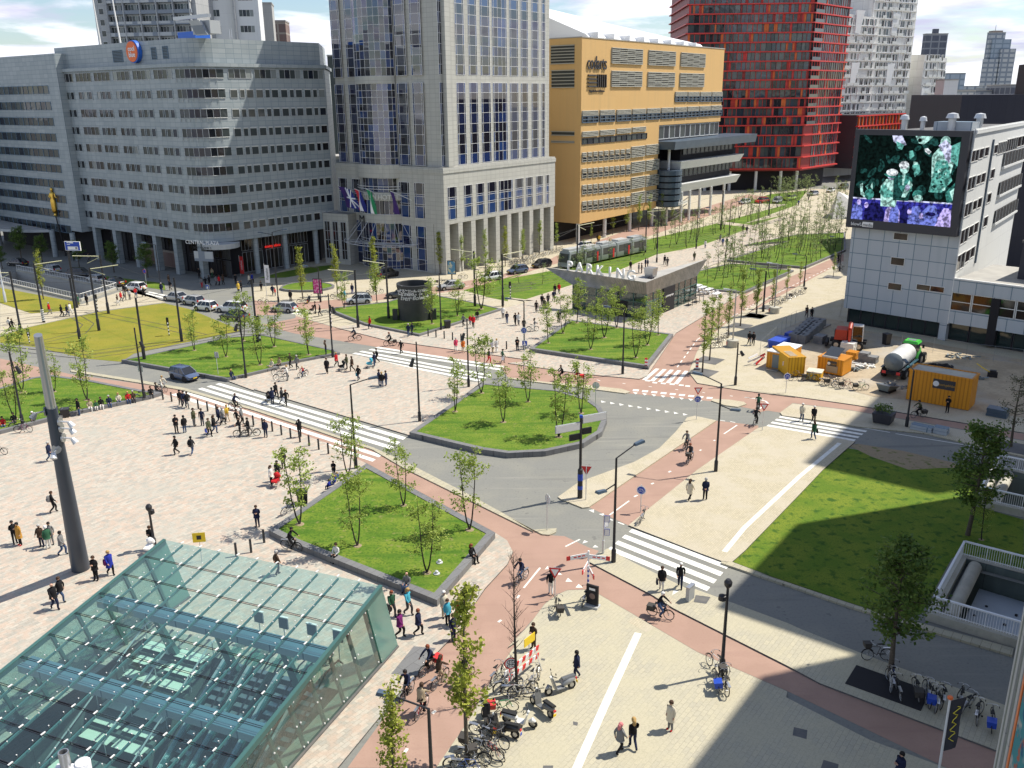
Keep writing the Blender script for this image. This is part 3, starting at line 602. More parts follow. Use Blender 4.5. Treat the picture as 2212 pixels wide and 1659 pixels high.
for nm,qx,ht_,lean in(('a',790,13,-.7),('b',950,14,-1.2)):
 u2,z2=onwall(OFx@MT((0,1.2,0)),'00',qx,335);MB().tube([(u2,1.3,39.6),(u2+lean*.5,1.3,39.6+ht_*.4),(u2+lean*1.0,1.3,39.6+ht_)],[.16,.13,.08],'white_frame',8).build('flagpole',ob)
cr=MB();u2,z2=onwall(OFx@MT((0,2,0)),'00',1600,240)
cr.box(u2-2.5,u2+2.2,2,4,40.2,42.2,'grey_frame');cr.box(u2-7,u2+2.5,1.6,2.2,42.6,43.1,'steel');cr.hexa([(u2-1,1.5,40),(u2+2,1.5,40),(u2+2,2,40),(u2-1,2,40)],[(u2-1.8,.9,42.2),(u2+1,.9,42.2),(u2+1,1.4,42.2),(u2-1.8,1.4,42.2)],'far_pale');cr.build('cleaning_cradle',ob)
for r_,nm in((2.0,''),):pass
OW=frame((-118,201.5),-37)
ow=empty('office_wing',OW,'set-back grey office wing with dark window bands on the far left','building')
MB().box(0,42,0,18,5.5,38.6,'grey_panel').build('wall',ow)
MB().box(0,8,-9,-.02,5.5,34,'grey_panel').build('side_bay',ow)
w2=Wins(ow)
for k in range(10):
 z=31.5-k*2.95
 for j in range(5):w2.add(sub(0,0,0),11+j*6,z,5.9,1.5,3,1,'blue_frame')
 for j in range(2):w2.add(sub(0,-9.02,0),2.2+j*3.6,z-1.2,2.8,1.4,3,1,'grey_panel',fr=.12)
w2.done()
mb=MB();mb.poly([(6+15*cos(R(200+i*16))+14,4+11*sin(R(200+i*16)))for i in range(9)],5.0,5.5,'roof_grey','grey_frame');mb.build('canopy',ow)
MB().box(1,41,3,16,0,5.4,'interior_dark').build('ground_floor',ow)
for x in(2,9,33,41):MB().lathe([(.5,0),(.5,5.5)],'grey_panel',12,MT((x,-1.5,0))).build('column',ow)
# stone hotel tower
HF=frame((-11.44,156.47),53)
ho=empty('hotel_tower',HF,'stone hotel tower with a curved glass bay and tall window strips','building')
HR=HF;Hf=frame(tuple((V_((-11.44,156.47,0))+D(143)*27)[:2]),-37)
XF=HF.inverted()@Hf
mb=MB();mb.box(0,34.2,0,27,8.8,18.55,'hotel_stone');mb.box(.9,33.3,.9,26.4,18.55,64,'hotel_stone')
for i in range(12):pass
mb.build('wall',ho)
MB().box(-.12,34.3,-.12,27.1,17.6,18.3,'hotel_stone').build('cornice',ho)
hw=Wins(ho);FR=HF@MT((0,.9,0));XRr=MT((0,.9,0))
sx_=[(1455,1530),(1592,1662),(1695,1762),(1790,1865),(1885,2000),(2022,2090),(2111,2168),(2196,2252),(2276,2306)]
for a,b in sx_:
 u0,_=onwall(FR,'10',a,300);u1,_=onwall(FR,'10',b,300);w=u1-u0;c=(u0+u1)/2
 nx=3 if w<4 else 5;xs=(0,.16,.84,1)if nx==3 else(0,.1,.36,.64,.9,1)
 for z0,z1,nn,zs in((18.75,32.5,8,(0,.13,.25,.38,.5,.63,.75,.88,1)),(33.75,50,10,None)):hw.add(XRr,c,z0,w,z1-z0,nx,nn,'white_frame','hotel_glass',.055,.06,xs=xs,zs=zs)
 hw.add(I4,c+.2,9.6,w,5.6,nx,5,'white_frame','hotel_glass',.055,.06,xs=xs,zs=(0,.34,.40,.62,.68,1))
MB().box(1.6,3.0,-.0,.9,18.6,64,'hotel_stone').build('pilaster',ho)
FF=Hf@MT((0,.9,0));XFf=XF@MT((0,.6,0))
for a,b in((620,690),(730,800),(1120,1205),(1245,1330)):
 u0,_=onwall(FF,'10',a,250);u1,_=onwall(FF,'10',b,250);w=u1-u0;c=(u0+u1)/2
 for z0,z1,nn,zs in((18.75,32.5,8,(0,.13,.25,.38,.5,.63,.75,.88,1)),(33.75,50,10,None)):hw.add(XFf,c,z0,w,z1-z0,3,nn,'white_frame','hotel_glass',.055,.06,xs=(0,.16,.84,1),zs=zs)
 hw.add(XF,c,9.6,w,6.2,3,5,'white_frame','hotel_glass',.055,.06,xs=(0,.16,.84,1),zs=(0,.34,.40,.62,.68,1))
 hw.add(XF,c,0.2,w,8.0,3,4,'white_frame','hotel_glass',.055,.06,xs=(0,.16,.84,1))
hw.done()
u0,_=onwall(FF,'10',812,250);u1,_=onwall(FF,'10',1105,250);bc=(u0+u1)/2;bw=(u1-u0)/2
def bayarc(n,rr,dep,grow=0.):return[(bc+(bw+grow)*sin(R(-90+180*i/n)),-dep*cos(R(-90+180*i/n))+.6)for i in range(n+1)]
def bay(name,z0,z1,rowsz,dep,n=12,gm='hotel_glass',grow=0.):
 P=bayarc(n,bw,dep,grow);m_=MB()
 for i in range(n):
  for k in range(len(rowsz)-1):m_.quad((*P[i],rowsz[k]),(*P[i+1],rowsz[k]),(*P[i+1],rowsz[k+1]),(*P[i],rowsz[k+1]),gm,XF)
 for i in range(n+1):m_.tube([(*P[i],z0),(*P[i],z1)],.035,'white_frame',4,XF)
 for z in rowsz:m_.tube([(*p,z)for p in P],.035,'white_frame',4,XF)
 return m_.build(name,ho)
bay('bay_window',18.75,32.5,[18.75+13.75*i/12 for i in range(13)],2.6)
bay('bay_window',33.75,52,[33.75+1.38*i for i in range(14)],2.6)
Pb=bayarc(14,bw,2.9)
MB().poly(Pb+[(bc,.65)],32.5,33.75,'hotel_stone',X=XF).build('bay_band',ho);MB().poly(bayarc(14,bw,3.1,.8)+[(bc,.65)],16.4,18.75,'hotel_stone',X=XF).build('bay_band',ho)
MB().poly(bayarc(14,bw,3.1,.8)+[(bc,.65)],12.5,13.9,'hotel_stone',X=XF).build('bay_band',ho);MB().poly(bayarc(14,bw,3.1,.8)+[(bc,.65)],8.4,10.0,'hotel_stone',X=XF).build('bay_band',ho)
bay('bay_window',13.9,16.4,[13.9,16.4],2.2,12);bay('bay_window',10.0,12.5,[10,12.5],3.0,16,grow=.7);bay('bay_window',4.9,8.4,[4.9,5.4,8.4],3.0,16,grow=.7);bay('bay_window',.1,4.4,[.1,1.6,3,4.4],2.9,16,grow=.7)
rlb=MB()
for z in(14.5,14.95):rlb.tube([(p[0],p[1]-.1,z)for p in bayarc(14,bw,3.1,.8)],.05,'white_frame',5,XF)
rlb.build('balcony_rail',ho)
cn=MB()
for rr,z,dp in((4.4,4.9,5.2),(4.2,4.65,6.2),(0.9,4.8,3.6)):cn.tube([(p[0],p[1],z)for p in bayarc(16,bw,dp,rr)],.07,'pale_steel',5,XF)
for i in range(1,16,2):
 a=bayarc(16,bw,6.2,4.2)[i];b=bayarc(16,bw,3.0,.7)[i];cn.tube([(*a,4.7),(*b,8.7)],.045,'pale_steel',5,XF);cn.tube([(*a,4.7),(*b,4.7)],.045,'pale_steel',5,XF)
cn.build('entrance_canopy',ho)
tx=text_mesh('MANHATTAN HOTEL',1.15,.1,'letter_silver',bold=.02)
for v in tx.vertices:
 t=v.co.x/(bw+.8)*.92;yy=-3.25*cos(math.asin(max(-1,min(1,t))))+.6;v.co=V_((bc+v.co.x,yy-v.co.z,12.75+v.co.y))
link('lettering',tx,ho,XF);tx=text_mesh('M',1.9,.1,'black_metal');link('lettering',tx,ho,XF@MT((bc-bw*.55,-2.5,8.3))@STAND)
for i in range(10):MB().box(.02+i*3.62,1.25+i*3.62,.02,2.6,0,8.79,'hotel_stone').build('column',ho)
mb=MB();mb.box(.5,33.5,5,26,0,8.79,'interior_dark');mb.build('lobby',ho)
mb=MB();mb.box(0,.0+.6,2.7,27,0,8.79,'hotel_stone');mb.build('front_wall',ho)
lw=Wins(ho)
for i in range(8):lw.add(MT((2.5+i*3.62,4.95,0)),0,.3,3.2,7.6,3,5,'white_frame','shop_glass')
lw.done(100,'lobby_window')
LB=frame((-35.6,170.3),-28)
lb=empty('link_building',LB,'low stone link building between the office block and the hotel','building')
MB().box(0,6,0,10,0,9.5,'hotel_stone').build('wall',lb);lw=Wins(lb)
for i in range(3):lw.add(I4,1+i*1.9,1,1.2,7,2,4,'grey_frame','shop_glass')
lw.done()
mat('flag_blue',(.02,.03,.22),.8);mat('flag_purple',(.05,.02,.14),.8);mat('flag_red',(.55,.03,.05),.8);mat('flag_white',(.8,.8,.8),.8);mat('flag_green',(.02,.25,.10),.8)
def flag(c,x0,y0,label,cols,wd,hg,kind):
 p=onwall(Hf@MT((0,-3,0)),c,x0,y0);X=Hf@MT((p[0],-3,p[1]))
 r=empty('flag',X,label,'flag','flags over the hotel entrance')
 MB().tube([(-.0,0,.1),(3.2,2.2,-1.6)],.05,'white_frame',6).build('flagpole',r)
 m_=MB();n=len(cols)
 for i in range(n):
  for k in range(6):
   def q(a,b):return(a*wd*.95+b*.55*wd+.05,.35*sin(a*5+b*3)+a*.5,-a*.5-b*hg)
   m_.quad(q(i/n,k/6),q((i+1)/n,k/6),q((i+1)/n,(k+1)/6),q(i/n,(k+1)/6),cols[i])
 if kind=='uj':
  for a,b,w_,cc in((.0,.0,.2,'flag_white'),(0,0,.1,'flag_red')):
   for(sa,sb,ea,eb)in((.45,.45,1,.45),(.72,0,.72,.95),(.45,0,1,.95),(1,0,.45,.95)):
    e=-.03 if cc=='flag_white' else-.05
    def q2(a,b):return V_((a*wd*.95+b*.55*wd+.05,.35*sin(a*5+b*3)+a*.5+e*2,-a*.5-b*hg))
    m_.tube([q2(sa+(ea-sa)*t/5,sb+(eb-sb)*t/5)for t in range(6)],w_*(1.0 if sa!=ea and sb!=eb else 1.2)*.55,cc,4)
 m_.build('cloth',r)
flag('10',665,1475,'large blue flag with a red and white cross, left of the hotel sign',['flag_purple','flag_purple','flag_purple','flag_blue','flag_blue','flag_blue'],3.3,3.6,'uj')
flag('10',795,1498,'red white and blue striped flag hanging on the hotel',['flag_red','flag_white','flag_blue'],1.5,3.6,'')
flag('10',888,1500,'green and white flag hanging on the hotel',['flag_green','flag_white','flag_green'],1.2,4,'')
flag('10',1075,1515,'dark purple flag hanging slack on the hotel',['flag_purple','flag_purple'],.9,3.6,'')
# ochre school building
CF=frame((14.68,189.72),53)
cb=empty('school_building',CF,'ochre rendered building with grey louvres and big dark lettering','building')
mb=MB();mb.box(0,68.05,0,26,23.4,41.2,'ochre_render');mb.box(0,34.0,0,26,4.3,23.4,'ochre_render');mb.build('wall',cb)
MB().box(-.1,68.15,-.1,26.1,41.2,41.4,'roof_grey').build('roof',cb)
cw=Wins(cb)
def louv(q,n=8,c='20',pm='louvre_dark'):
 u0,z1=onwall(CF,c,q[0],q[1]);u1,z0=onwall(CF,c,q[2],q[3]);w=u1-u0;h=z1-z0;key=('lv',round(w,1),round(h,1),n)
 if key not in WM:
  m_=MB();m_.quad((-w/2,-.02,0),(w/2,-.02,0),(w/2,-.02,h),(-w/2,-.02,h),pm)
  for i in range(n+1):
   z=h*i/n;m_.hexa([(-w/2,-.3,z-.10),(w/2,-.3,z-.10),(w/2,0,z-.02),(-w/2,0,z-.02)],[(-w/2,-.3,z+.05),(w/2,-.3,z+.05),(w/2,0,z+.10),(-w/2,0,z+.10)],'louvre_grey')
  for i in range(5):x=-w/2+w*i/4;m_.box(x-.06,x+.06,-.22,0,0,h,'louvre_grey')
  if w>4:
   for k in range(n):
    for i in range(4):
     if(i+k)%3==0:x=-w/2+w*i/4;m_.box(x,x+w/4,-.2,-.03,h*k/n,h*(k+1)/n,'louvre_grey')
  WM[key]=m_.mesh('louvre')
 cw.L.append((MT(((u0+u1)/2,0,z0)),WM[key]))
for q in((820,378,1060,510),(1112,398,1320,522),(1368,417,1555,532),(818,562,1055,685),(1106,572,1313,687),(1360,580,1546,687)):louv(q)
for x0,x1 in((1322,1412),(1422,1508),(1520,1602),(1612,1692)):louv((x0,730,x1,757),3);cw.px(I4,CF,'20',x0,765,x1,802,3,2,'slate_blue','office_glass',.2,.25)
xs=[585,725,858,982,1098,1212,1318,1418,1513,1605];xe=[708,840,968,1085,1198,1305,1408,1503,1597,1687]
for i in range(10):
 f=i/9;louv((xs[i],880-42*f,xe[i],908-44*f),3);cw.px(I4,CF,'20',xs[i],922-48*f,xe[i],966-56*f,3,2,'slate_blue','office_glass',.2,.25)
for i in range(4):louv((xs[i],1045-12*i,xe[i],1072-12*i),3);cw.px(I4,CF,'20',xs[i],1098-12*i,xe[i]+12,1132-12*i,3,1,'dark_trim','office_glass',.1,.15)
for r_ in range(4):
 for k in range(9):
  x=585+k*43.3;dy=-3.6*k;y=1212+r_*128-(r_*1.5)*k*.2
  louv((x,y+dy,x+30,y+22+dy),2);cw.px(I4,CF,'20',x,y+36+dy,x+33,y+68+dy,1,2,'louvre_grey','office_glass',.1,.2)
 y=1165+r_*122;louv((975,y,1077,y+68),6);louv((1090,y-14,1188,y+50),6)
cw.done(100,'louvre')
LFc=frame(tuple((V_((14.68,189.72,0))+D(143)*26)[:2]),-37);XL=CF.inverted()@LFc
for q in((340,365,527,500),(345,560,527,690),(345,1040,527,1072),(345,1115,527,1130)):
 u0,z1=onwall(LFc,'20',q[0],q[1]);u1,z0=onwall(LFc,'20',q[2],q[3]);m_=MB();m_.quad((u0,-.02,z0),(u1,-.02,z0),(u1,-.02,z1),(u0,-.02,z1),'louvre_dark',XL)
 n=max(1,round((z1-z0)/.6))
 for i in range(n+1):z=z0+(z1-z0)*i/n;m_.box(u0,u1,-.25,0,z-.1,z+.08,'louvre_grey',XL)
 m_.build('louvre',cb)
u,z=onwall(CF,'20',700,560);text_on('lettering',cb,I4,'codarts',3.7,'letter_dark',u,z+.3,y=-.2,depth=.2,sx=.68)
m_=MB();ua,za=onwall(CF,'20',630,595);ub,zb=onwall(CF,'20',700,685);uc,_=onwall(CF,'20',772,640)
for i in range(4):zq=zb+(za-zb)*i/3;m_.box(ua,ub-.2,-.35,-.02,zq-.13,zq+.13,'letter_dark')
for i in range(5):xq=ub+.2+(uc-ub-.3)*i/4;m_.box(xq-.1,xq+.1,-.35,-.02,zb-.2,za+.2,'letter_dark')
m_.build('logo',cb);u,z=onwall(CF,'20',700,728);text_on('lettering',cb,I4,'Hogeschool voor de Kunsten',.62,'letter_dark',u,z,y=-.15,depth=.15,sx=.8)
m_=MB();m_.hexa([(6,2,41.4),(60,2,41.4),(60,24,41.4),(6,24,41.4)],[(6,3,42.3),(60,3,42.2),(50,24,47.6),(6,24,50.5)],'roof_white');m_.build('sloping_roof',cb)
m_=MB()
for i in range(8):m_.box(7+i*6.5,7.3+i*6.5,.6,6,41.4,42.6-i*.05,'roof_white')
m_.box(8,56,4,4.4,41.4,42.4,'roof_white');m_.build('roof_frame',cb)
for s_ in(0.3,11.2,22.5,33.2):MB().lathe([(.42,0),(.42,4.3)],'pale_steel',14,MT((s_,.6,0))).build('column',cb)
MB().box(1,33.5,6,25,0,4.29,'interior_dark').build('ground_floor',cb)
hl=empty('concert_hall',CF@MT((34.1,0,0)),'dark glass hall with white sloping bands on slender columns','building')
HLF=CF@MT((34.1,0,0))
MB().box(0,33.9,3,24,7.0,23.3,'interior_dark').build('wall',hl);m_=MB();m_.box(0,33.9,.4,3,19.4,23.35,'dark_trim');m_.build('balcony_recess',hl)
hw2=Wins(hl)
for i in range(6):hw2.add(MT((0,.38,0)),3+i*5.6,20.2,5.3,3.0,2,1,'white_frame','office_glass',.12)
for r_,z in enumerate((16.3,11.0)):
 for i in range(12):hw2.add(MT((0,-2.0+r_*.5,0)),10+i*2.45,z,2.1,2.4,1,1,'dark_trim','green_glass',.2)
hw2.done()
m_=MB()
m_.hexa([(0,-4.2,17.9),(44,-6,17.9),(44,3,17.9),(0,3,17.9)],[(0,-4.4,19.7),(44,-6.4,20.0),(44,3,20.0),(0,3,19.7)],'slate_blue');m_.build('terrace_band',hl)
for z0,z1,a in((13.0,14.9,-2.9),(7.4,9.4,-2.3)):MB().hexa([(6,a,z0),(40,a-.6,z0),(40,3,z0),(6,3,z0)],[(5,a-.7,z1),(41,a-1.4,z1),(41,3,z1),(5,3,z1)],'white_render').build('white_band',hl)
MB().box(8,40,-1.8,3,14.95,17.85,'interior_dark').build('window_band',hl);MB().box(8,39,-1.3,3,9.45,12.95,'interior_dark').build('window_band',hl)
cy=MB()
for i in range(6):cy.lathe([(3.3,4.6+i*1.45),(3.3,5.7+i*1.45)],'slate_blue',24,MT((3.6,-1.0,0)))
cy.lathe([(2.9,4.4),(2.9,12.9)],'interior_dark',20,MT((3.6,-1,0)));cyo=cy.build('round_stair',hl)
text_on('lettering',cyo,MT((4.6,-4.35,0)),'de Doelen',1.5,'sign_white',.9,4.9,y=0,sx=.8)
for x,y,h_ in((3.6,-1,17.9),(8.5,-2.4,7.4),(13,-2.4,7.4),(18.5,-2.5,7.4),(25,-2.6,7.4),(33,-2.6,7.4)):MB().lathe([(.32,0),(.32,h_)],'white_frame',10,MT((x,y,0))).build('column',hl)
m_=MB()
for i in range(5):m_.tube([(10+i*1.5,1,.2+i),(10+i*1.5+1.5,-1,1.6+i*1.1)],.12,'white_frame',5)
m_.build('stair_brace',hl)
# building with the large screen
SF=frame((45.43,118.7),-45.3);SC=SF@V_((13.65,0,0));SRF=frame((SC.x,SC.y),53);XS=SF.inverted()@SRF
sb=empty('screen_building',SF,'pale panelled building carrying the large video screen','building')
e1=XS@V_((40,0,0));e2=XS@V_((40,16,0))
MB().poly([(0,0),(13.65,0),(e1.x,e1.y),(1.5,38)],2.2,25.3,'roof_dark','pale_panel').build('wall',sb)
rw=MB();rw.box(-.0,40,-.12,-.004,2.2,25.9,'white_render',XS);rw.box(0,40,-.3,.3,25.3,25.75,'white_render',XS);rw.build('side_wall',sb)
MB().box(.3,13.2,.8,6,0,2.19,'interior_dark').build('ground_floor',sb)
MB().box(12.75,13.65,-.02,1.2,0,2.19,'pale_panel').build('corner_pier',sb)
sw=Wins(sb);SF0=SF
for q in((1185,333,1290,397),(1163,525,1262,598),(1140,728,1240,795)):sw.px(I4,SF,'31',*q,1,1,'white_frame','shop_glass',.06)
sw.px(I4,SF,'31',1365,738,1578,812,2,1,'white_frame','shop_glass',.06)
for i in range(7):sw.add(MT((0,.78,0)),1.3+i*1.72,.15,1.6,2.0,1,1,'dark_trim','green_glass',.06)
for q in((1800,1195,1845,1270),(1860,1180,1885,1250),(1903,1170,1925,1232),(1978,1150,1997,1212),(2010,1130,2062,1205),(2078,1105,2150,1180),(2165,1085,2212,1150),(1770,1410,1815,1490),(1838,1390,1860,1455),(1875,1375,1898,1440),(1950,1345,1970,1408),(1922,1535,1942,1598),(1845,1575,1868,1640),(1810,1595,1830,1655)):
 sw.px(XS@MT((0,-.12,0)),SRF@MT((0,-.12,0)),'30',*q,1 if q[2]-q[0]<40 else(2 if q[2]-q[0]<48 else 5),1,'white_frame','shop_glass',.08)
for q in((1745,110,1785,190),(1806,88,1830,155),(1846,68,1868,130),(1922,30,1942,90),(1714,320,1758,400),(1778,288,1802,355),(1818,264,1840,328),(1895,216,1915,278),(1685,520,1730,605),(1750,485,1775,555),(1790,458,1812,520)):
 sw.px(XS@MT((0,-.12,0)),SRF@MT((0,-.12,0)),'31',*q,1 if q[2]-q[0]<32 else 2,1,'white_frame','shop_glass',.08)
sw.done()
for z in(20.2,16.3,12.4):
 m_=MB();m_.box(21.5,40,-.35,-.125,z,z+1.7,'interior_dark',XS);m_.box(21.4,40,-.5,-.125,z-.3,z,'white_render',XS)
 for i in range(8):m_.box(21.5+i*2.6,21.62+i*2.6,-.42,-.125,z,z+1.7,'grey_frame',XS)
 m_.build('ribbon_window',sb)
ua,_=onwall(SRF,'30',1945,1200)
MB().box(ua-.25,ua+.25,-.3,-.125,8.2,24.2,'slate_blue',XS).build('window_slot',sb)
for x,y,s_ in((4,3,1),(6.5,2.6,.8),(10.2,2,1.3),(12.2,5.5,1.2)):MB().lathe([(.35*s_,25.3),(.35*s_,26+s_*.8),(.6*s_,26+s_*.8),(.45*s_,26.4+s_*.9),(.1,26.5+s_*.9)],'pale_steel',12,MT((x,y,0))).build('roof_vent',sb)
MB().box(8,12.5,2.2,5,25.3,26.6,'pale_panel').build('plant_room',sb)
def scp(c,x,y):return onwall(SF@MT((0,-1.0,0)),c,x,y)
VS=empty('video_screen',SF@MT((0,-1.0,0)),'large lit video screen showing a crowd of dancing couples','screen')
q=[scp('30',875,1030),scp('30',1790,1030),scp('31',1675,350),scp('31',800,305)]
x0,x1=(q[0][0]+q[3][0])/2,(q[1][0]+q[2][0])/2;z1,z0=(q[0][1]+q[1][1])/2,(q[2][1]+q[3][1])/2
MB().box(x0,x1,.0,.95,z0,z1,'dark_trim').build('casing',VS)
ix0,ix1,iz0,iz1=x0+(x1-x0)*.045,x1-(x1-x0)*.065,z0+(z1-z0)*.09,z1-(z1-z0)*.055
def scr_mat(nm,cc):
 b=mat(nm,cc,.6,spec=.05,emit=.95).node_tree;n=b;b=n.nodes['Principled BSDF'];b.inputs['Base Color'].default_value=(0,0,0,1);t=n.nodes.new('ShaderNodeTexNoise');t.inputs['Scale'].default_value=2.6;t.inputs['Detail'].default_value=5;r=n.nodes.new('ShaderNodeValToRGB');r.color_ramp.elements[0].position=.38;r.color_ramp.elements[1].position=.6;r.color_ramp.elements[0].color=(*[v*.22 for v in cc],1);r.color_ramp.elements[1].color=(*[min(1,v*1.2)for v in cc],1);gm=n.nodes.new('ShaderNodeNewGeometry');n.links.new(gm.outputs[0],t.inputs[0]);n.links.new(t.outputs[0],r.inputs[0]);n.links.new(r.outputs[0],b.inputs['Emission Color'])
for nm,cc,ee in(('scr_black',(.002,.008,.007),1),('scr_teal',(.05,.24,.21),1),('scr_pale',(.42,.72,.66),1),('scr_lilac',(.58,.60,.85),1),('scr_white',(.75,.80,.88),1),('scr_blue',(.035,.035,.30),1),('scr_mid',(.16,.20,.62),1),('scr_violet',(.50,.42,.85),1),('scr_dark',(.012,.06,.055),1),('scr_navy',(.012,.012,.10),1),('scr_jade',(.12,.40,.35),1)):scr_mat(nm,cc)
pic=MB();IW,IH=ix1-ix0,iz1-iz0
lay=[0]
def shp(P,m_):
 lay[0]+=1;y=-.004-.0008*lay[0];pic.poly([(ix0+a*IW,iz1-b*IH)for a,b in P],0,0,m_,side=False,X=Matrix(((1,0,0,0),(0,0,1,y),(0,1,0,0),(0,0,0,1))))
def ell(cx,cy,rx,ry,m_,rot=0,n=14):shp([(cx+rx*cos(t)*cos(rot)-ry*sin(t)*sin(rot),cy+(rx*cos(t)*sin(rot)+ry*sin(t)*cos(rot))*IW/IH)for t in[6.28*i/n for i in range(n)]],m_)
shp([(0,0),(1,0),(1,1),(0,1)],'scr_black')
rs=RND(3)
for i in range(40):ell(rs.random()*.94+.03,rs.random()*.62+.04,.02+rs.random()*.05,.01+rs.random()*.03,'scr_dark',rs.random()*3)
shp([(0,.74),(1,.74),(1,1),(0,1)],'scr_blue')
for cx_,w_,cc in((.06,.06,'scr_mid'),(.24,.11,'scr_navy'),(.43,.08,'scr_violet'),(.45,.05,'scr_mid'),(.55,.04,'scr_navy'),(.66,.07,'scr_mid'),(.80,.09,'scr_mid'),(.95,.06,'scr_violet')):
 shp([(cx_-w_,1),(cx_-w_*.9,.86),(cx_-w_*.4,.79),(cx_+w_*.4,.79),(cx_+w_*.9,.87),(cx_+w_,1)],cc)
for cx_,cy_ in((.07,.79),(.15,.82),(.6,.86),(.72,.90),(.9,.92)):ell(cx_,cy_,.022,.03,'scr_violet')
ell(.81,.82,.055,.05,'scr_mid');ell(.81,.87,.05,.02,'scr_navy');shp([(.86,1),(.93,.84),(1,.8),(1,1)],'scr_violet');shp([(.0,.735),(1,.725),(1,.742),(0,.752)],'scr_lilac')
def person_(cx,cy,s,top,head,skirt=None,lean=0.):
 shp([(cx-.10*s,cy+.02*s),(cx-.05*s,cy-.06*s),(cx+.05*s,cy-.06*s),(cx+.10*s,cy+.03*s),(cx+.07*s,cy+.26*s),(cx-.08*s,cy+.26*s)],top);ell(cx+lean,cy-.115*s,.045*s,.055*s,head)
 if skirt:shp([(cx-.06*s,cy+.2*s),(cx+.06*s,cy+.2*s),(cx+.14*s,cy+.5*s),(cx-.14*s,cy+.5*s)],skirt)
person_(.38,.56,1.0,'scr_pale','scr_lilac');ell(.37,.46,.07,.018,'scr_teal',.2);ell(.38,.42,.06,.035,'scr_white');shp([(.30,.56),(.27,.66),(.33,.72),(.45,.70),(.44,.64),(.36,.66),(.34,.58)],'scr_jade')
person_(.50,.48,1.0,'scr_dark','scr_pale');shp([(.44,.46),(.5,.44),(.58,.47),(.60,.62),(.52,.66),(.46,.58)],'scr_teal');shp([(.485,.42),(.515,.42),(.51,.56),(.495,.56)],'scr_pale');ell(.49,.33,.05,.04,'scr_white');shp([(.56,.5),(.6,.55),(.54,.70),(.50,.70),(.52,.62)],'scr_pale');ell(.55,.585,.025,.03,'scr_lilac')
person_(.86,.19,1.1,'scr_pale','scr_pale');shp([(.80,.10),(.86,.03),(.92,.10),(.95,.25),(.90,.30),(.86,.2)],'scr_lilac');shp([(.80,.26),(.90,.26),(.97,.48),(.88,.62),(.76,.62)],'scr_jade')
for i in range(26):ell(.79+rs.random()*.14,.30+rs.random()*.30,.006+rs.random()*.012,.006+rs.random()*.012,rs.choice(['scr_pale','scr_dark','scr_teal']),rs.random()*3)
shp([(.92,.1),(1,.05),(1,.32),(.93,.26)],'scr_jade');shp([(.34,.0),(.44,.0),(.49,.10),(.44,.12),(.36,.07)],'scr_lilac');shp([(.38,.06),(.47,.1),(.45,.16),(.41,.14)],'scr_jade')
shp([(.57,.0),(.74,.0),(.70,.05),(.66,.09),(.61,.08)],'scr_pale');ell(.615,.045,.02,.02,'scr_black');shp([(.67,.14),(.70,.13),(.74,.17),(.72,.20),(.68,.17)],'scr_white');ell(.56,.23,.05,.05,'scr_dark');shp([(.52,.17),(.56,.16),(.58,.22),(.54,.27)],'scr_jade')
shp([(.58,.30),(.64,.32),(.66,.40),(.61,.46),(.60,.40),(.57,.36)],'scr_jade');shp([(.575,.285),(.62,.29),(.63,.315),(.585,.325)],'scr_pale')
shp([(.06,.58),(.09,.56),(.10,.66),(.14,.71),(.12,.73),(.08,.70)],'scr_pale');ell(.17,.69,.05,.055,'scr_teal');shp([(.17,.6),(.19,.55),(.2,.63)],'scr_pale');shp([(.12,.6),(.15,.57),(.15,.64)],'scr_jade')
ell(.66,.66,.05,.05,'scr_teal');ell(.67,.70,.045,.035,'scr_pale');ell(.36,.66,.06,.035,'scr_jade',.4);shp([(.92,.62),(1,.5),(1,.72),(.95,.73)],'scr_teal');shp([(.96,.6),(1,.56),(1,.70)],'scr_pale')
pic.build('lit_panel',VS)
u,z=scp('31',838,300);text_on('lettering',VS,I4,'blowUP',.62,'sign_white',u,z0+.3,y=-.02,depth=.03,align='LEFT',sx=.95);m_=MB();m_.box(u+1.55,u+2.95,-.02,0,z0+.22,z0+.86,'sign_white');m_.build('name_plate',VS);text_on('lettering',VS,I4,'media',.6,'letter_dark',u+1.62,z0+.3,y=-.03,depth=.02,align='LEFT',sx=.9)
LX=SF@MT((13.75,0,0));le=empty('low_extension',LX,'low pale panelled extension with a wide first floor window band','building')
MB().box(0,24,.2,14,2.35,7.9,'roof_grey').build('wall',le);m_=MB();m_.box(0,24,0,.19,2.35,4.0,'pale_panel');m_.box(0,24,0,.19,6.3,7.95,'pale_panel');m_.box(0,24,-.1,.25,7.95,8.1,'white_frame');m_.build('front',le)
MB().box(0,24,1,13,0,2.34,'interior_dark').build('ground_floor',le)
w3=Wins(le)
for i in range(9):w3.add(MT((0,.19,0)),1.1+i*2.5,4.05,2.3,2.2,1,2,'white_frame','shop_glass',.08);w3.add(MT((0,.98,0)),1.1+i*2.5,.1,2.3,2.2,1,1,'dark_trim','green_glass',.07)
w3.done();MB().box(4.6,5.6,-.02,.9,.3,6.2,'interior_dark').build('drain_shaft',le)
bx=empty('roof_cabin',LX@MT((6,7,0)),'black box shaped cabin on the low flat roof','building');MB().box(-.5,14,-1.5,8,7.9,12.4,'black_clad').build('wall',bx);MB().box(-.6,14.1,-1.6,8.1,12.4,12.7,'roof_dark').build('roof',bx)
d=ray(*T('30',1690,1000));d=d*(175/math.hypot(d.x,d.y));bk=empty('dark_hall',frame((d.x,d.y),-12),'large windowless dark hall behind the screen building','building')
MB().box(0,80,0,40,0,29.6,'black_clad').build('wall',bk);MB().box(6,10,-2.0,2,20.0,20.3,'white_frame').build('rail',bk);MB().box(11,15.5,4,10,29.6,34.5,'black_metal').build('roof_screen',bk)
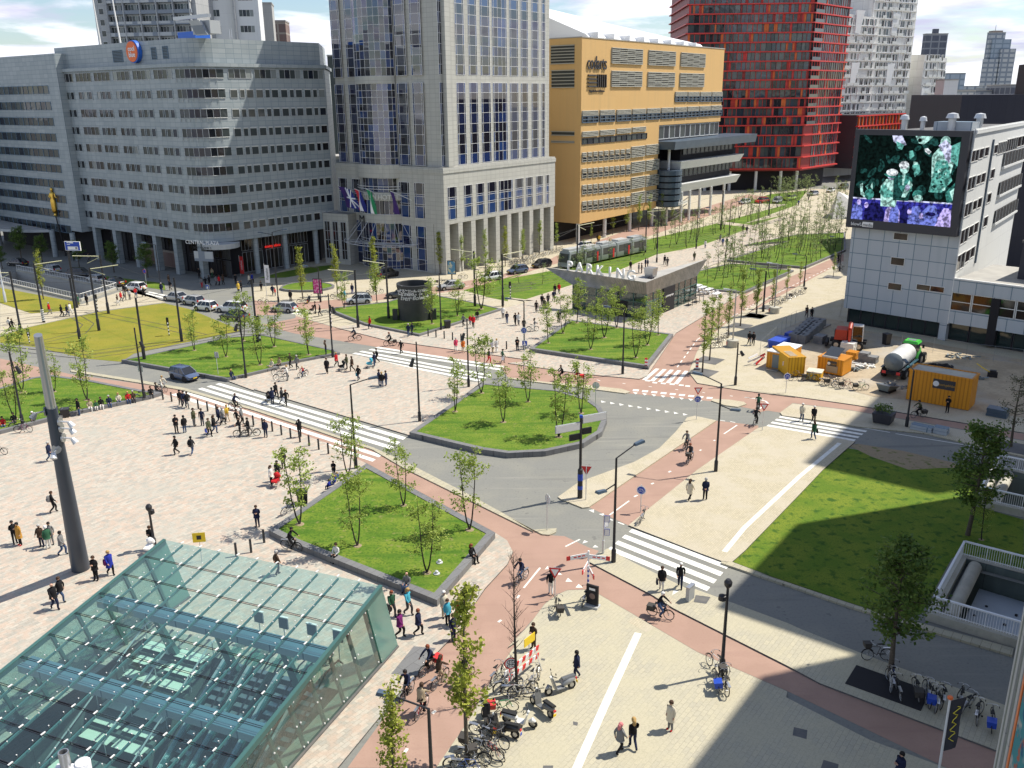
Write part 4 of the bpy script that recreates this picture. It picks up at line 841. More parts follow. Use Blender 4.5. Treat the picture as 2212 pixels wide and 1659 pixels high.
# red apartment tower
RF=frame((56,297.3),-2);R2=frame((94.4,296),47);XR2=RF.inverted()@R2
rt=empty('red_tower',RF,'red and orange panelled apartment tower with open corner balconies','building')
p2=XR2@V_((26,0,0));pl=[(0,0),(38.4,.05),(p2.x,p2.y),(p2.x-6,p2.y+20),(0,40)]
zf=[7.04,10.6,14.15,17.5,20.6,23.3]+[26.05+2.78*i for i in range(14)]
m_=MB();m_.poly(pl,6.3,64,'deep_red');m_.build('wall',rt)
m_=MB()
def outl(d):return[(-d,-d),(38.4+d*.4,-d),(p2.x+d,p2.y-d*.6),(p2.x+d-6,p2.y+20),(-d,40)]
for z in zf:m_.poly(outl(.8),z-.18,z+.18,'bright_red')
m_.build('floor_bands',rt)
rw_=Wins(rt);pn=MB();rs=RND(11)
def redface(X,L,x0):
 for fi,z in enumerate(zf[:-1]):
  h=zf[fi+1]-z-.36;x=x0
  while x<L-.5:
   w=rs.choice([.55,.7,1.4,1.6,2.4,3.4]);w=min(w,L-x)
   r_=rs.random()
   if w>1.2 or r_<.15:rw_.add(X,x+w/2,z+.18,w-.1,h,2 if w>1.8 else 1,1,rs.choice(['deep_red','deep_red','bright_red','dark_trim']),'tower_glass',.12,.12)
   else:pn.box(x,x+w-.04,-.14,-.01,z+.18,z+.18+h,rs.choice(['orange_panel','orange_panel','red_panel','bright_red','deep_red']),X)
   x+=w
redface(I4,38.2,0);redface(XR2,26,6.5)
for z,zn in zip(zf[4:-1],zf[5:]):
 MB_=MB();MB_.box(.1,6.2,-.05,-.02,z+.2,zn-.2,'interior_dark',XR2);MB_.box(.1,6.2,-.75,-.68,z+.2,z+1.2,'tower_glass',XR2)
 for i in range(4):MB_.box(.3+i*1.9,.42+i*1.9,-.7,-.6,z+.2,zn-.2,'bright_red',XR2)
 MB_.build('balcony',rt)
tag(pn.build('colour_panel',rt),kind='stuff');rw_.done()
MB().poly(inset(pl,3),0,6.29,'shop_glass','interior_dark').build('ground_floor',rt)
for x,y in((24.5,1),(32.5,1),(16,1),(38,2),(8,1)):MB().lathe([(.5,0),(.5,6.3)],'pale_steel',12,MT((x,y,0))).build('column',rt)
wg=empty('red_wing',frame((122,325),47),'low red framed wing beside the red tower, partly behind the screen','building')
MB().box(0,44,0,12,4.5,22.8,'dark_trim').build('wall',wg);m_=MB()
for i in range(6):m_.box(-.4,44,-.8,0,5+i*3.5-.2,5+i*3.5+.2,'bright_red')
for i in range(14):
 for k in range(5):m_.box(1+i*3.1+(k%2)*1.2,1.5+i*3.1+(k%2)*1.2,-.5,0,5.2+k*3.5,8.3+k*3.5,'orange_panel' if(i+k)%3 else 'bright_red')
m_.build('red_frame',wg);w3=Wins(wg)
for i in range(8):
 for k in range(5):w3.add(I4,2.6+i*5,5.4+k*3.5,2,2.9,1,1,'deep_red','tower_glass')
w3.done()
WF=frame((118,345),30)
wt=empty('white_tower',WF,'white angular apartment tower with slanted facade lines','building');ww=Wins(wt);rs=RND(5)
def wpx(c,x,y):return onwall(WF,c,x,y)
blocks=[]
for(xa,xb,yt,y_off,nm)in((700,1075,95,0,''),(1075,1440,-260,2,''),(1425,1605,425,0,'')):
 ua,zt=wpx('30',xa,yt);ub,zt2=wpx('30',xb,yt+20);blocks.append((ua,ub,(zt+zt2)/2,y_off))
m_=MB();pa=MB()
for ua,ub,zt,yo in blocks:
 m_.hexa([(ua,yo,0),(ub,yo,0),(ub-4,yo+22,0),(ua,yo+22,0)],[(ua+.5,yo,zt),(ub,yo,zt-1.2),(ub-4,yo+22,zt-1),(ua,yo+22,zt+1)],'white_clad')
 nf=int((zt-20)/3.0);rel=[rs.uniform(-1,1)for _ in range(40)]
 X=MT((0,yo,0))
 for k in range(nf):
  z=21+k*3.0;pa.box(ua+.8,ub-.3,yo-.5,yo,z-.35,z-.1,'white_frame')
  x=ua+1.2+abs(((k*.45)%6)-3)*.7
  while x<ub-2.2:
   w=rs.choice([1.3,2.2,3.1]);
   if rs.random()<.86:ww.add(X,x+w/2,z,w-.25,2.3,2 if w>2 else 1,1,'white_frame','tower_glass',.14,.1)
   if w>2 and rs.random()<.6:pa.box(x,x+w,yo-.75,yo-.7,z-.1,z+.9,'blind_white')
   x+=w+rs.choice([.25,.5,1.2])
 n=int((ub-ua)/2.2)
 for i in range(n):
  x=ua+1+i*2.2;z=20
  while z<zt-5:
   h_=rs.choice([6,9,12]);h_=min(h_,zt-1.5-z);dx=rs.choice([-.9,-.6,.6,.9])
   if rs.random()<.5:x0_=min(max(x,ua+1),ub-1.2);x1_=min(max(x+dx,ua+.8),ub-.8);pa.hexa([(x0_-.12,yo-.4,z),(x0_+.12,yo-.4,z),(x0_+.12,yo,z),(x0_-.12,yo,z)],[(x1_-.12,yo-.4,z+h_),(x1_+.12,yo-.4,z+h_),(x1_+.12,yo,z+h_),(x1_-.12,yo,z+h_)],'white_frame')
   z+=h_
for i in range(9):
 b=blocks[min(i//4,2)];z=24+(i%4)*9;x=b[0]+[.4,12.0][i%2];yo=b[3]
 pa.hexa([(x,yo-.55,z),(x+2.6,yo-.55,z),(x+2.6,yo,z),(x,yo,z)],[(x,yo-.55,z+8),(x+4.4,yo-.55,z+8),(x+4.4,yo,z+8),(x,yo,z+8)],'white_render')
m_.build('wall',wt);pa.build('facade_frame',wt);ww.done()
# farther buildings
def far(name,c,x,y,dist,ang,L,dep,z,m_,label,extra=None):
 d=ray(*T(c,x,y));d=d/math.hypot(d.x,d.y);p=EYE+d*dist;X=frame((p.x,p.y),ang);f=d.y*.95;X=frame((p.x,p.y),ang,30*(1-f))@Matrix.Scale(f,4);r=empty(name,X,label,'building')
 MB().box(0,L,0,dep,-9,z,m_).build('wall',r);MB().box(-.15,L+.15,-.15,dep+.15,z,z+.5,'roof_grey').build('roof',r);return r,X
r_,X=far('apartment_tower','00',775,300,262,-8,31,14,82,'tower_grey','tall grey tower with balcony rows behind the office block')
w4=Wins(r_);mm=MB()
for k in range(16):
 z=36+k*2.95;mm.box(4.5,30,-1.2,-.05,z-.15,z+.85,'far_pale')
 for i in range(5):w4.add(I4,6.9+i*5.0,z+.2,4.6,2.2,5,1,'white_frame','office_glass')
 w4.add(I4,2.2,z,1.4,1.6,1,1,'white_frame','office_glass')
for i in range(6):mm.box(4.5+i*5,4.8+i*5,-1.4,-.05,33,82,'tower_grey')
mm.build('balconies',r_);w4.done(100)
r_,X=far('apartment_slab','00',1640,300,258,8,15,10,82,'white_render','bright white slab tower behind the office block');w4=Wins(r_)
for k in range(9):
 z=40+k*4.2;w4.add(I4,3.2,z,1.9,1.8,2,1,'white_frame','office_glass');w4.add(I4,11.5,z,4,1.8,4,1,'white_frame','office_glass')
w4.done();MB().box(8,8.6,-1.5,0,20,74,'tower_grey').build('fin_wall',r_)
far('concrete_tower','00',2000,300,300,10,7,10,60,'concrete_wall','plain concrete tower behind the office block roof');far('brown_tower','10',125,300,330,5,6,10,57,'far_brown','brown banded tower behind the office block roof')
r_,X=far('dark_tower','30',1420,420,520,0,12.6,4,62,'far_dark','dark apartment slab on the skyline behind the white tower');MB().box(4.5,7.5,1,3,62.5,65,'far_dark').build('lift_housing',r_)
r_,X=far('skyline_tower','30',1885,700,800,4,14,5,80,'far_pale','tall twin skyline tower on the far right horizon');r_['label']='tall stepped skyline tower with an aerial on the far right horizon'
MB().box(2,19,-2,-.1,0,74.5,'far_grey').build('front_slab',r_);MB().box(-5,8.5,-4,-2.1,0,58,'far_pale').build('low_slab',r_);MB().box(9.5,23,-4.5,-2.1,0,66.5,'far_pale').build('low_slab',r_);MB().tube([(7,5,80),(7,5,87)],[.5,.2],'pale_steel',6).build('aerial',r_);MB().box(4,13,3,10,80.5,82,'far_brown').build('plant_room',r_)
far('office_slab','30',1595,690,620,0,12.5,12,42.5,'far_grey','bluish office slab on the skyline left of the stepped tower');far('pale_block','30',1570,740,380,0,6,8,35,'white_render','pale low block just right of the white tower')
far('terrace_block','30',1580,900,240,0,5,8,17,'far_pale','low banded block beside the white tower foot')
rs=RND(21)
for i,(x,dist,L,z,mt)in enumerate(((1660,470,22,31,'far_grey'),(1830,430,18,30.5,'far_pale'),(2000,520,40,32,'far_grey'),(2110,420,60,33,'far_dark'),(1750,640,22,34,'far_pale'),(1580,600,20,31,'far_grey'))):
 far('city_block','30',x,740,dist,rs.uniform(-8,8),L,24,z,mt,('long grey block on the skyline left of the stepped tower','pale banded block below the stepped skyline tower','grey block right below the stepped skyline tower','dark block at the right edge of the skyline','pale block among the skyline roofs far away','grey block glimpsed between the white tower and the skyline')[i])
r_,X=far('glass_tower','10',590,600,330,0,6,8,45,'green_glass','narrow green glass building seen between office block and hotel')
r_,X=far('gable_house','10',620,1300,200,20,6,8,17,'far_pale','pale gabled house seen in the gap beside the hotel')
for i,(x,dist,L,z)in enumerate(((300,900,160,34),(1150,700,90,30),(2300,800,200,30))):pass
def shade_block(cx,cy,wv,wu,h,label):
 X=frame((cx,cy),-37);r=empty('tower_block',X,label,'building');MB().box(0,wv,0,wu,0,h,'concrete_wall').build('wall',r);w_=Wins(r)
 for k in range(int(h/12)):
  for j in range(5):w_.add(MT((0,wu,0))@MR(R(-90),4,'Z'),2+j*(wu-3)/5,4+k*12,3,6,2,2)
 w_.done();return r
k=1/math.tan(SUN_EL);sdir=V_((cos(SUN_AZ),sin(SUN_AZ)))
def base_for(sx,sy,h):q=V_((sx,sy))+sdir*h*k;return q.x,q.y
a,b=base_for(24.7,69.9,72);shade_block(a,b,10.5,36,72,'tall concrete tower outside the frame shading the right lawn')
a,b=base_for(12.3,47.6,46);shade_block(a,b,12,14.0,46,'middle concrete block outside the frame shading the road')
q=V_((13.3,40.9))+sdir*46*k-V_(D(53)[:2])*30;shade_block(q.x,q.y,12,30,46,'near concrete block outside the frame shading the pavement')
cr_=empty('street_corner_building',frame((10.9,16.6),-20),'close weathered building corner at the right edge with a painted strip','building')
MB().box(0,12,-14,0,0,23,'concrete_wall').build('wall',cr_)
m_=MB()
for i in range(4):m_.box(-.05-.02*(i%2),0,-.5-i*.22,-.34-i*.22,6,23,'concrete_wall' if i%2 else 'stained_wall')
m_.build('pilaster_strips',cr_)
m_=MB();m_.box(-.10,0,-1.5,-1.38,6,21,'orange_panel');m_.build('orange_edge',cr_)
layered('mural',(.05,.22,.24),[(1.2,5,(.50,.42,.36),.52,.6,.9),(2.5,4,(.40,.10,.05),.6,.66,.9),(3.2,4,(.02,.08,.16),.58,.64,.9)],bump=.02)
MB().box(-.08,0,-9,-1.51,6,20.5,'mural').build('mural',cr_)
# parking pavilion
pane_mat('clear_glass',[(.03,.05,.05),(.04,.07,.07)],.04,.7)
def glassmat(name,tint,alpha,rough=.03):
 M=bpy.data.materials.new(name);M.use_nodes=True;n=M.node_tree;n.nodes.clear();o=n.nodes.new('ShaderNodeOutputMaterial');tr=n.nodes.new('ShaderNodeBsdfTransparent');tr.inputs[0].default_value=(*tint,1)
 gl=n.nodes.new('ShaderNodeBsdfGlossy');gl.inputs['Roughness'].default_value=rough;gl.inputs[0].default_value=(.9,.95,.95,1)
 df=n.nodes.new('ShaderNodeBsdfDiffuse');df.inputs[0].default_value=(*[t*.55 for t in tint],1)
 lw=n.nodes.new('ShaderNodeLayerWeight');lw.inputs[0].default_value=.5;fp=n.nodes.new('ShaderNodeMath');fp.operation='POWER';fp.inputs[1].default_value=3.5;n.links.new(lw.outputs['Facing'],fp.inputs[0]);fr=n.nodes.new('ShaderNodeMapRange');fr.inputs[3].default_value=.09;fr.inputs[4].default_value=.8;n.links.new(fp.outputs[0],fr.inputs[0]);m1=n.nodes.new('ShaderNodeMixShader');m1.inputs[0].default_value=alpha;n.links.new(tr.outputs[0],m1.inputs[1]);n.links.new(df.outputs[0],m1.inputs[2])
 m2=n.nodes.new('ShaderNodeMixShader');n.links.new(fr.outputs[0],m2.inputs[0]);n.links.new(m1.outputs[0],m2.inputs[1]);n.links.new(gl.outputs[0],m2.inputs[2]);n.links.new(m2.outputs[0],o.inputs[0]);MATS[name]=M
glassmat('roof_glass',(.64,.87,.86),.07);glassmat('wall_glass',(.42,.62,.57),.14);glassmat('milky_glass',(.30,.62,.55),.62,.15);glassmat('pavilion_glass',(.42,.55,.52),.10)
mat('zinc',(.32,.30,.27),.42,metal=.6,c2=(.23,.22,.20),scale=1.2);mat('dark_green_steel',(.05,.13,.12),.45);mat('teal_steel',(.09,.20,.19),.4,metal=.2);mat('floor_inside',(.34,.33,.29),.7)
pc=(18.83,121.32);PVF=frame(pc,53.5)
pv=empty('parking_pavilion',PVF,'glass pavilion with a flaring metal roof and white PARKING letters','building')
ip=PVF.inverted()@g('21',985,692,5.5);ix,iy=max(ip.x,2.5),max(ip.y,2.5)
w_in=[(0,0),(16.2,0),(ix+.5,iy-.6),(0,12.2)]
r_out=[(V_((*PVF.inverted()@V_((*p,0)),))[:2])for p in((18.63,120.76),(30.76,138.58))]+[(ix,iy)]+[(PVF.inverted()@V_((5.28,132.77,0)))[:2]]
m_=MB();n4=4
for i in range(4):
 a,b=w_in[i],w_in[(i+1)%4];c,d=r_out[(i+1)%4],r_out[i];k=36
 for j in range(k):
  L=lambda p,q_,t:(p[0]+(q_[0]-p[0])*t,p[1]+(q_[1]-p[1])*t);t0,t1=j/k,(j+.93)/k
  m_.quad((*L(a,b,t0),3.7),(*L(a,b,t1),3.7),(*L(d,c,t1),5.45),(*L(d,c,t0),5.45),'zinc')
  m_.quad((*L(a,b,t1),3.71),(*L(a,b,(j+1)/k),3.71),(*L(d,c,(j+1)/k),5.44),(*L(d,c,t1),5.44),'dark_trim')
m_.build('roof_flare',pv)
MB().poly([tuple(p)for p in r_out],5.42,5.55,'roof_grey','zinc').build('roof',pv)
m_=MB();m_.box(0,.1,0,12.2,0,3.69,'pavilion_glass');m_.box(.11,16.2,0,.08,0,3.69,'pavilion_glass');m_.build('glass_wall',pv)
m_=MB()
for i in range(9):m_.box(i*2.02-.04,i*2.02+.04,-.06,.14,0,3.7,'dark_green_steel')
for i in range(7):m_.box(-.06,.14,i*2.02-.04,i*2.02+.04,0,3.7,'dark_green_steel')
for z in(1.2,2.5):m_.box(-.05,16.2,-.05,.1,z-.03,z+.03,'dark_green_steel');m_.box(-.05,.12,0,12.2,z-.03,z+.03,'dark_green_steel')
m_.build('mullions',pv);MB().box(5.0,8.6,-.12,1.6,0,3.69,'interior_dark').build('lift_core',pv);text_on('lettering',pv,I4,'parkeergarage',.42,'sign_white',6.9,2.3,y=-.15)
MB().poly([(.2,.2),(15.5,.2),(ix,iy-.9),(.2,11.8)],.02,.11,'floor_inside').build('floor',pv);MB().hexa([(16.1,.1,.1),(16.1,.2,.1),(ix+.5,iy-.6,.1),(ix+.5,iy-.7,.1)],[(16.1,.1,3.68),(16.1,.2,3.68),(ix+.5,iy-.6,3.68),(ix+.5,iy-.7,3.68)],'interior_dark').build('back_wall',pv);MB().hexa([(.1,12.1,.1),(.2,12.1,.1),(ix+.5,iy-.6,.1),(ix+.4,iy-.6,.1)],[(.1,12.1,3.68),(.2,12.1,3.68),(ix+.5,iy-.6,3.68),(ix+.4,iy-.6,3.68)],'interior_dark').build('back_wall',pv)
XLp=MT((-.14,12.2,0))@MR(R(-90),4,'Z')
MB().box(6.6,9.2,.05,.12,.0,2.4,'interior_dark',XLp).build('entrance_door',pv)
a,b=V_((*r_out[3],0)),V_((*r_out[0],0));dr=(b-a).normalized();XPk=MT((a.x,a.y,5.55))@MR(math.atan2(dr.y,dr.x),4,'Z')
for i,ch in enumerate('PARKING'):text_on('letter',pv,XPk,ch,2.0,'sign_white',4.3+i*1.85,0,y=.35-.05*i,depth=.25,bold=.03)
q=PVF.inverted()@g('21',1130,685,5.55);m_=MB();m_.hexa([(q.x-.6,q.y-.6,5.6),(q.x+.6,q.y-.6,5.6),(q.x+.6,q.y+.6,5.6),(q.x-.6,q.y+.6,5.6)],[(q.x-.75,q.y-.75,6.9),(q.x+.75,q.y-.75,6.9),(q.x+.75,q.y+.75,6.9),(q.x-.75,q.y+.75,6.9)],'steel');m_.box(q.x-1.3,q.x-.6,q.y-.9,q.y-.2,5.56,5.8,'dark_trim');m_.build('roof_vent',pv)
# dark round kiosk with white lettering
b0=g('11',1278,1010,.3);KH=hgt(b0,'11',1278,735)-.3
kk=empty('round_kiosk',place(b0.x,b0.y+.2,.3),'round charcoal kiosk with looping white lettering on its drum','kiosk')
mat('charcoal',(.03,.033,.036),.55,c2=(.045,.047,.05),scale=.8);KR=2.42
MB().lathe([(KR,0),(KR,2.55),(KR+.02,2.56),(KR+.02,2.62),(KR,2.63)],'charcoal',40,cap=False).build('base',kk,40)
m_=MB();m_.lathe([(KR-.02,2.6),(KR-.02,KH-.5),(KR+.06,KH-.45),(KR+.06,KH),(KR-.3,KH),(KR-.3,KH-1.0),(.1,KH-1.1)],'charcoal',48,cap=False);m_.build('drum',kk,40)
for body,ang,z,sz,sh in(('Eigen',-118,4.55,1.0,.35),('Caravan',-119,3.85,.95,.35),('Even',-118,3.2,.95,.35),('ZOMER',-92,4.35,.4,0),('EN VUUR',-92,3.9,.38,0),('FLX',-92,3.45,.4,0),('Condis',-62,4.4,.85,.35),('De',-64,3.95,.5,.35),('Bolwerk',-62,3.3,.85,.35),('KUNST',-146,4.2,.4,0),('OP',-146,3.75,.4,0)):
 tm=text_mesh(body,sz,.02,'sign_white',shear=sh,sx=.85)
 for v in tm.vertices:t=R(ang)+v.co.x/KR;rr=KR+.03+v.co.z;v.co=V_((rr*cos(t),rr*sin(t),z-.2+v.co.y))
 link('lettering',tm,kk)
for a_ in(-160,-20):p=(2.9*cos(R(a_)),2.9*sin(R(a_)));MB().box(p[0]-.35,p[0]+.35,p[1]-.3,p[1]+.3,0,1.5,'charcoal').build('cabinet',kk)
# glass station entrance
se=empty('station_entrance',ST,'sloping green glass roof over the station entrance stairs','building')
BW=14.9;ZR=lambda a:4.82-.135*(a-1.35);SL=.27
m_=MB();na,nb=11,11
A=[1.35+1.74*i for i in range(na)];Bq=[BW*i/nb for i in range(nb+1)]
for i in range(na-1):
 for j in range(nb):m_.quad((Bq[j],A[i]+.02,ZR(A[i])),(Bq[j+1]-.02,A[i]+.02,ZR(A[i])),(Bq[j+1]-.02,A[i+1]-.02,ZR(A[i+1])),(Bq[j],A[i+1]-.02,ZR(A[i+1])),'roof_glass')
m_.build('roof_glass',se)
m_=MB()
for j,b in enumerate(Bq):m_.hexa([(b-.04,A[0],ZR(A[0])-.2),(b+.04,A[0],ZR(A[0])-.2),(b+.04,A[-1],ZR(A[-1])-.2),(b-.04,A[-1],ZR(A[-1])-.2)],[(b-.04,A[0],ZR(A[0])-.08),(b+.04,A[0],ZR(A[0])-.08),(b+.04,A[-1],ZR(A[-1])-.08),(b-.04,A[-1],ZR(A[-1])-.08)],'teal_steel')
m_.build('roof_beams',se)
m_=MB()
for i in range(1,na):
 m_.tube([(0,A[i]-.05,ZR(A[i])+.01),(BW,A[i]-.05,ZR(A[i])+.01)],.022,'dark_trim',4);m_.tube([(0,A[i]+.06,ZR(A[i])+.01),(BW,A[i]+.06,ZR(A[i])+.01)],.022,'dark_trim',4)
m_.build('joint_rods',se)
m_=MB();CLM=MB().box(-.035,.035,-.12,.12,0,.04,'white_frame').mesh('clamp');MT_=lambda*a:MT(a)
for i in range(na):
 for b in Bq[1:-1]:
  link('clamp',CLM,se,MT_(b,A[i],ZR(A[i])+.03))
  if i<na-1:
   for da in(.45,.87,1.3):m_.lathe([(.03,0),(.03,.04)],'white_frame',5,MT((b+(.14 if da!=.87 else-.14),A[i]+da,ZR(A[i]+da)+.02)))
tag(m_.build('glass_fixing',se),kind='stuff')
for side,b,nm in((0,0.,'right'),(1,BW,'left')):
 m_=MB();fr_=MB()
 n=9;tops=[3.05+1.72*i for i in range(n+1)]
 def foot(a):return a-SL*ZR(a)*.92
 fa=[1.86+1.78*i for i in range(n+1)]
 for i in range(n):
  m_.quad((b,fa[i],.12),(b,fa[i+1],.12),(b,tops[i+1],ZR(tops[i+1])-.1),(b,tops[i],ZR(tops[i])-.1),'wall_glass')
  fr_.hexa([(b+(.04 if side==0 else-.2),fa[i]-.09,.1),(b+(.2 if side==0 else-.04),fa[i]-.09,.1),(b+(.2 if side==0 else-.04),fa[i]+.09,.1),(b+(.04 if side==0 else-.2),fa[i]+.09,.1)],[(b+(.04 if side==0 else-.2),tops[i]-.09,ZR(tops[i])-.2),(b+(.2 if side==0 else-.04),tops[i]-.09,ZR(tops[i])-.2),(b+(.2 if side==0 else-.04),tops[i]+.09,ZR(tops[i])-.2),(b+(.04 if side==0 else-.2),tops[i]+.09,ZR(tops[i])-.2)],'dark_green_steel')
  for t in(.08,.5,.92):
   aa=fa[i]+(tops[i]-fa[i])*t;zz_=.12+(ZR(tops[i])-.2)*t
   for dd in(-.16,.16):fr_.lathe([(.045,0),(.045,.05)],'white_frame',6,MT((b,aa+dd,zz_))@MR(R(90 if side==1 else-90),4,'Y'))
 m_.build('side_glass',se);
 fr_.hexa([(b-.08,1.35,ZR(1.35)-.3),(b+.08,1.35,ZR(1.35)-.3),(b+.08,A[-1],ZR(A[-1])-.3),(b-.08,A[-1],ZR(A[-1])-.3)],[(b-.1,1.35,ZR(1.35)+.04),(b+.1,1.35,ZR(1.35)+.04),(b+.1,A[-1],ZR(A[-1])+.04),(b-.1,A[-1],ZR(A[-1])+.04)],'dark_green_steel')
 fr_.box(b-.12,b+.12,.0,18,.1,.2,'dark_kerb');fr_.build('side_frame',se)
 MB().hexa([(b-.05,0,.2),(b+.05,0,.2),(b+.05,1.8,.2),(b-.05,1.8,.2)],[(b-.05,1.35,ZR(1.35)-.02),(b+.05,1.35,ZR(1.35)-.02),(b+.05,3.0,ZR(3)-.02),(b-.05,3.0,ZR(3)-.02)],'milky_glass').build('end_panel',se)
m_=MB()
for j,b in enumerate(Bq):
 pass
for b in(3.2,7.4,11.6):m_.hexa([(b-.3,4.9,.1),(b+.3,4.9,.1),(b+.3,5.2,.1),(b-.3,5.2,.1)],[(b-.15,6.2,3.7),(b+.15,6.2,3.7),(b+.15,6.4,3.7),(b-.15,6.4,3.7)],'teal_steel')
m_.box(0.1,BW-.1,6.0,6.9,3.4,3.8,'pale_panel');m_.box(.1,BW-.1,11.2,12.1,2.7,3.1,'pale_panel');m_.build('portal_frames',se)
m_=MB();x0,x1,y0,y1,zb=.9,14.3,4.6,21,-8.0
m_.box(x0-.3,x0,y0,y1,zb,.09,'stained_wall');m_.box(x1,x1+.3,y0,y1,zb,.09,'stained_wall');m_.box(x0-.3,x1+.3,y0-.3,y0,zb,.09,'stained_wall');m_.box(x0-.3,x1+.3,y1,y1+.3,zb,.09,'stained_wall');m_.box(x0,x1,y0,y1,zb-.2,zb,'floor_inside');m_.build('stair_pit',se)
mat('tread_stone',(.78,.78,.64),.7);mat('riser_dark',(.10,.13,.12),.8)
stp=MB()
for i in range(26):
 a=y0+i*.42;z=.08-i*.19;land=1.2 if i>12 else 0
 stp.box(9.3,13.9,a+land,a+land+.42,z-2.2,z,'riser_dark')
 if i%2==0:
  for b0_ in(9.5,11.75):stp.box(b0_,b0_+1.95,a+land+.02,a+land+.72,z,z+.02,'tread_stone')
stp.build('stairs',se)
hr=MB()
for b in(9.2,11.6,14.0):
 hr.tube([(b,y0-.6,1.05),(b,y0+.1,1.05),(b,y0+11,-3.9)],.05,'pale_steel',6)
 for i in range(6):hr.tube([(b,y0+i*2,.05-i*.9),(b,y0+i*2,1.05-i*.9)],.03,'pale_steel',5)
hr.build('handrail',se)
for k,b in enumerate((7.6,5.9,4.0,2.3)):
 er=empty('escalator',MT((b,y0,0)));er.parent=se;er.matrix_parent_inverse=I4.copy();er.matrix_local=MT((b,y0,0))
 m_=MB();m_.hexa([(-.55,-1.4,-.4),(.55,-1.4,-.4),(.55,11,-6.2),(-.55,11,-6.2)],[(-.55,-1.4,.10),(.55,-1.4,.10),(.55,11,-5.6),(-.55,11,-5.6)],'dark_trim')
 for i in range(24):m_.box(-.42,.42,i*.45,i*.45+.3,.08-i*.232,.12-i*.232,'steel')
 m_.build('steps',er)
 for s_ in(-.6,.6):
  m_=MB();m_.hexa([(s_-.03,-1.6,.0),(s_+.03,-1.6,.0),(s_+.03,11,-5.6),(s_-.03,11,-5.6)],[(s_-.03,-1.2,.95),(s_+.03,-1.2,.95),(s_+.03,11,-4.7),(s_-.03,11,-4.7)],'roof_glass');m_.tube([(s_,-1.6,.5),(s_,-1.2,1.0),(s_,0,1.0),(s_,11,-4.65)],.05,'black_metal',6);m_.box(s_-.12,s_+.12,-1.2,11,-.02,.0,'pale_steel')if False else None;m_.build('balustrade',er)
 m_=MB();m_.hexa([(.68,0,-.1),(1.0,0,-.1),(1.0,11,-5.6),(.68,11,-5.6)],[(.68,0,.12),(1.0,0,.12),(1.0,11,-5.4),(.68,11,-5.4)],'pale_steel');m_.build('side_cladding',er)
 m_=MB();m_.tube([(0,-2.2,.1),(0,-2.2,1.5)],.04,'pale_steel',6);m_.box(-.3,.3,-2.25,-2.15,1.4,2.1,'slate_blue');m_.box(-.34,.34,-2.27,-2.13,2.1,2.16,'white_frame');m_.build('direction_sign',er)
# underground stairs with white railings, tunnel ramp
mat('white_metal',(.80,.81,.82),.4)
def stairwell(F,L,Dp,label,gk):
 r=empty('stairwell',F,label,'stairwell')
 m_=MB();H=.55
 m_.box(-.0,L,0,.55,.0,H,'concrete');m_.box(0,.55,.56,Dp,0,H,'concrete');m_.box(0,L,Dp-.55,Dp,0,H,'concrete')if False else m_.box(.56,L,Dp-.5,Dp,0,H,'concrete');m_.build('kerb_wall',r)
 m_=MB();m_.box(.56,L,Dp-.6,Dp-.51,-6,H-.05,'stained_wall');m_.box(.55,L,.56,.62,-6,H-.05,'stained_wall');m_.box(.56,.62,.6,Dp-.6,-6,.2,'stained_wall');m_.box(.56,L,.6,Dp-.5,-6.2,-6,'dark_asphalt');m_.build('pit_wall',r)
 m_=MB();m_.tube([(1.15,.7,.15),(1.15,Dp-.7,.15)],.42,'concrete',16);m_.build('round_beam',r,40)
 if gk==0:
  m_=MB();m_.hexa([(1.6,.7,-1.4),(L,.7,-1.6),(L,Dp-.7,-1.6),(1.6,Dp-.7,-1.4)],[(1.6,.7,-1.3),(L,.7,-1.5),(L,Dp-.7,-1.5),(1.6,Dp-.7,-1.3)],'pale_panel')
  rs=RND(4)
  for i in range(16):x,y=2+(i%4)*1.7+.4*(i//4%2),1.4+(i//4)*1.6;m_.lathe([(.09,-1.36),(.09,-1.26)],'interior_dark',8,MT((x,y,0)))
  m_.build('glass_ceiling',r)
 for(p,q_)in(((.25,.25),(L,.25)),((.25,.25),(.25,Dp-.25)),((.25,Dp-.25),(L,Dp-.25))):
  a,b=V_((*p,0)),V_((*q_,0));d=(b-a).normalized();n=int((b-a).length/.14);rr=MB();s=V_((-d.y,d.x,0))*.07
  rr.hexa([a-s+V_((0,0,H+.98)),b-s+V_((0,0,H+.98)),b+s+V_((0,0,H+.98)),a+s+V_((0,0,H+.98))],[a-s+V_((0,0,H+1.07)),b-s+V_((0,0,H+1.07)),b+s+V_((0,0,H+1.07)),a+s+V_((0,0,H+1.07))],'white_metal')
  rr.tube([a+V_((0,0,H+.12)),b+V_((0,0,H+.12))],.025,'white_metal',4)
  for i in range(n+1):
   p_=a+d*(i*(b-a).length/n);rr.tube([p_+V_((0,0,H+.02)),p_+V_((0,0,H+1.0))],.014 if i%10 else.03,'white_metal',4,cap=False)
  rr.build('railing',r)
stairwell(P1W,9,9,'nearer stairwell with white railings and a dotted grey cover inside',0)
stairwell(P2W,4.4,8.2,'farther stairwell with white railings at the right edge of the lawn',1)
m_=MB();mat('lamp_warm',(1,.7,.25),.5,emit=3.)
rp_=empty('tunnel_ramp',(0,0,0),'sunken concrete road ramp on the far left with pale railings round it','ramp')
m_=MB()
for i in range(4):
 a,b=V_((*RAMP[i],0)),V_((*RAMP[(i+1)%4],0));m_.quad(a+V_((0,0,-5)),b+V_((0,0,-5)),b+V_((0,0,.12)),a+V_((0,0,.12)),'concrete_wall')
m_.build('ramp_wall',rp_);MB().poly(RAMP,-3.4,-3.4,'dark_asphalt',side=False).build('ramp_road',rp_)
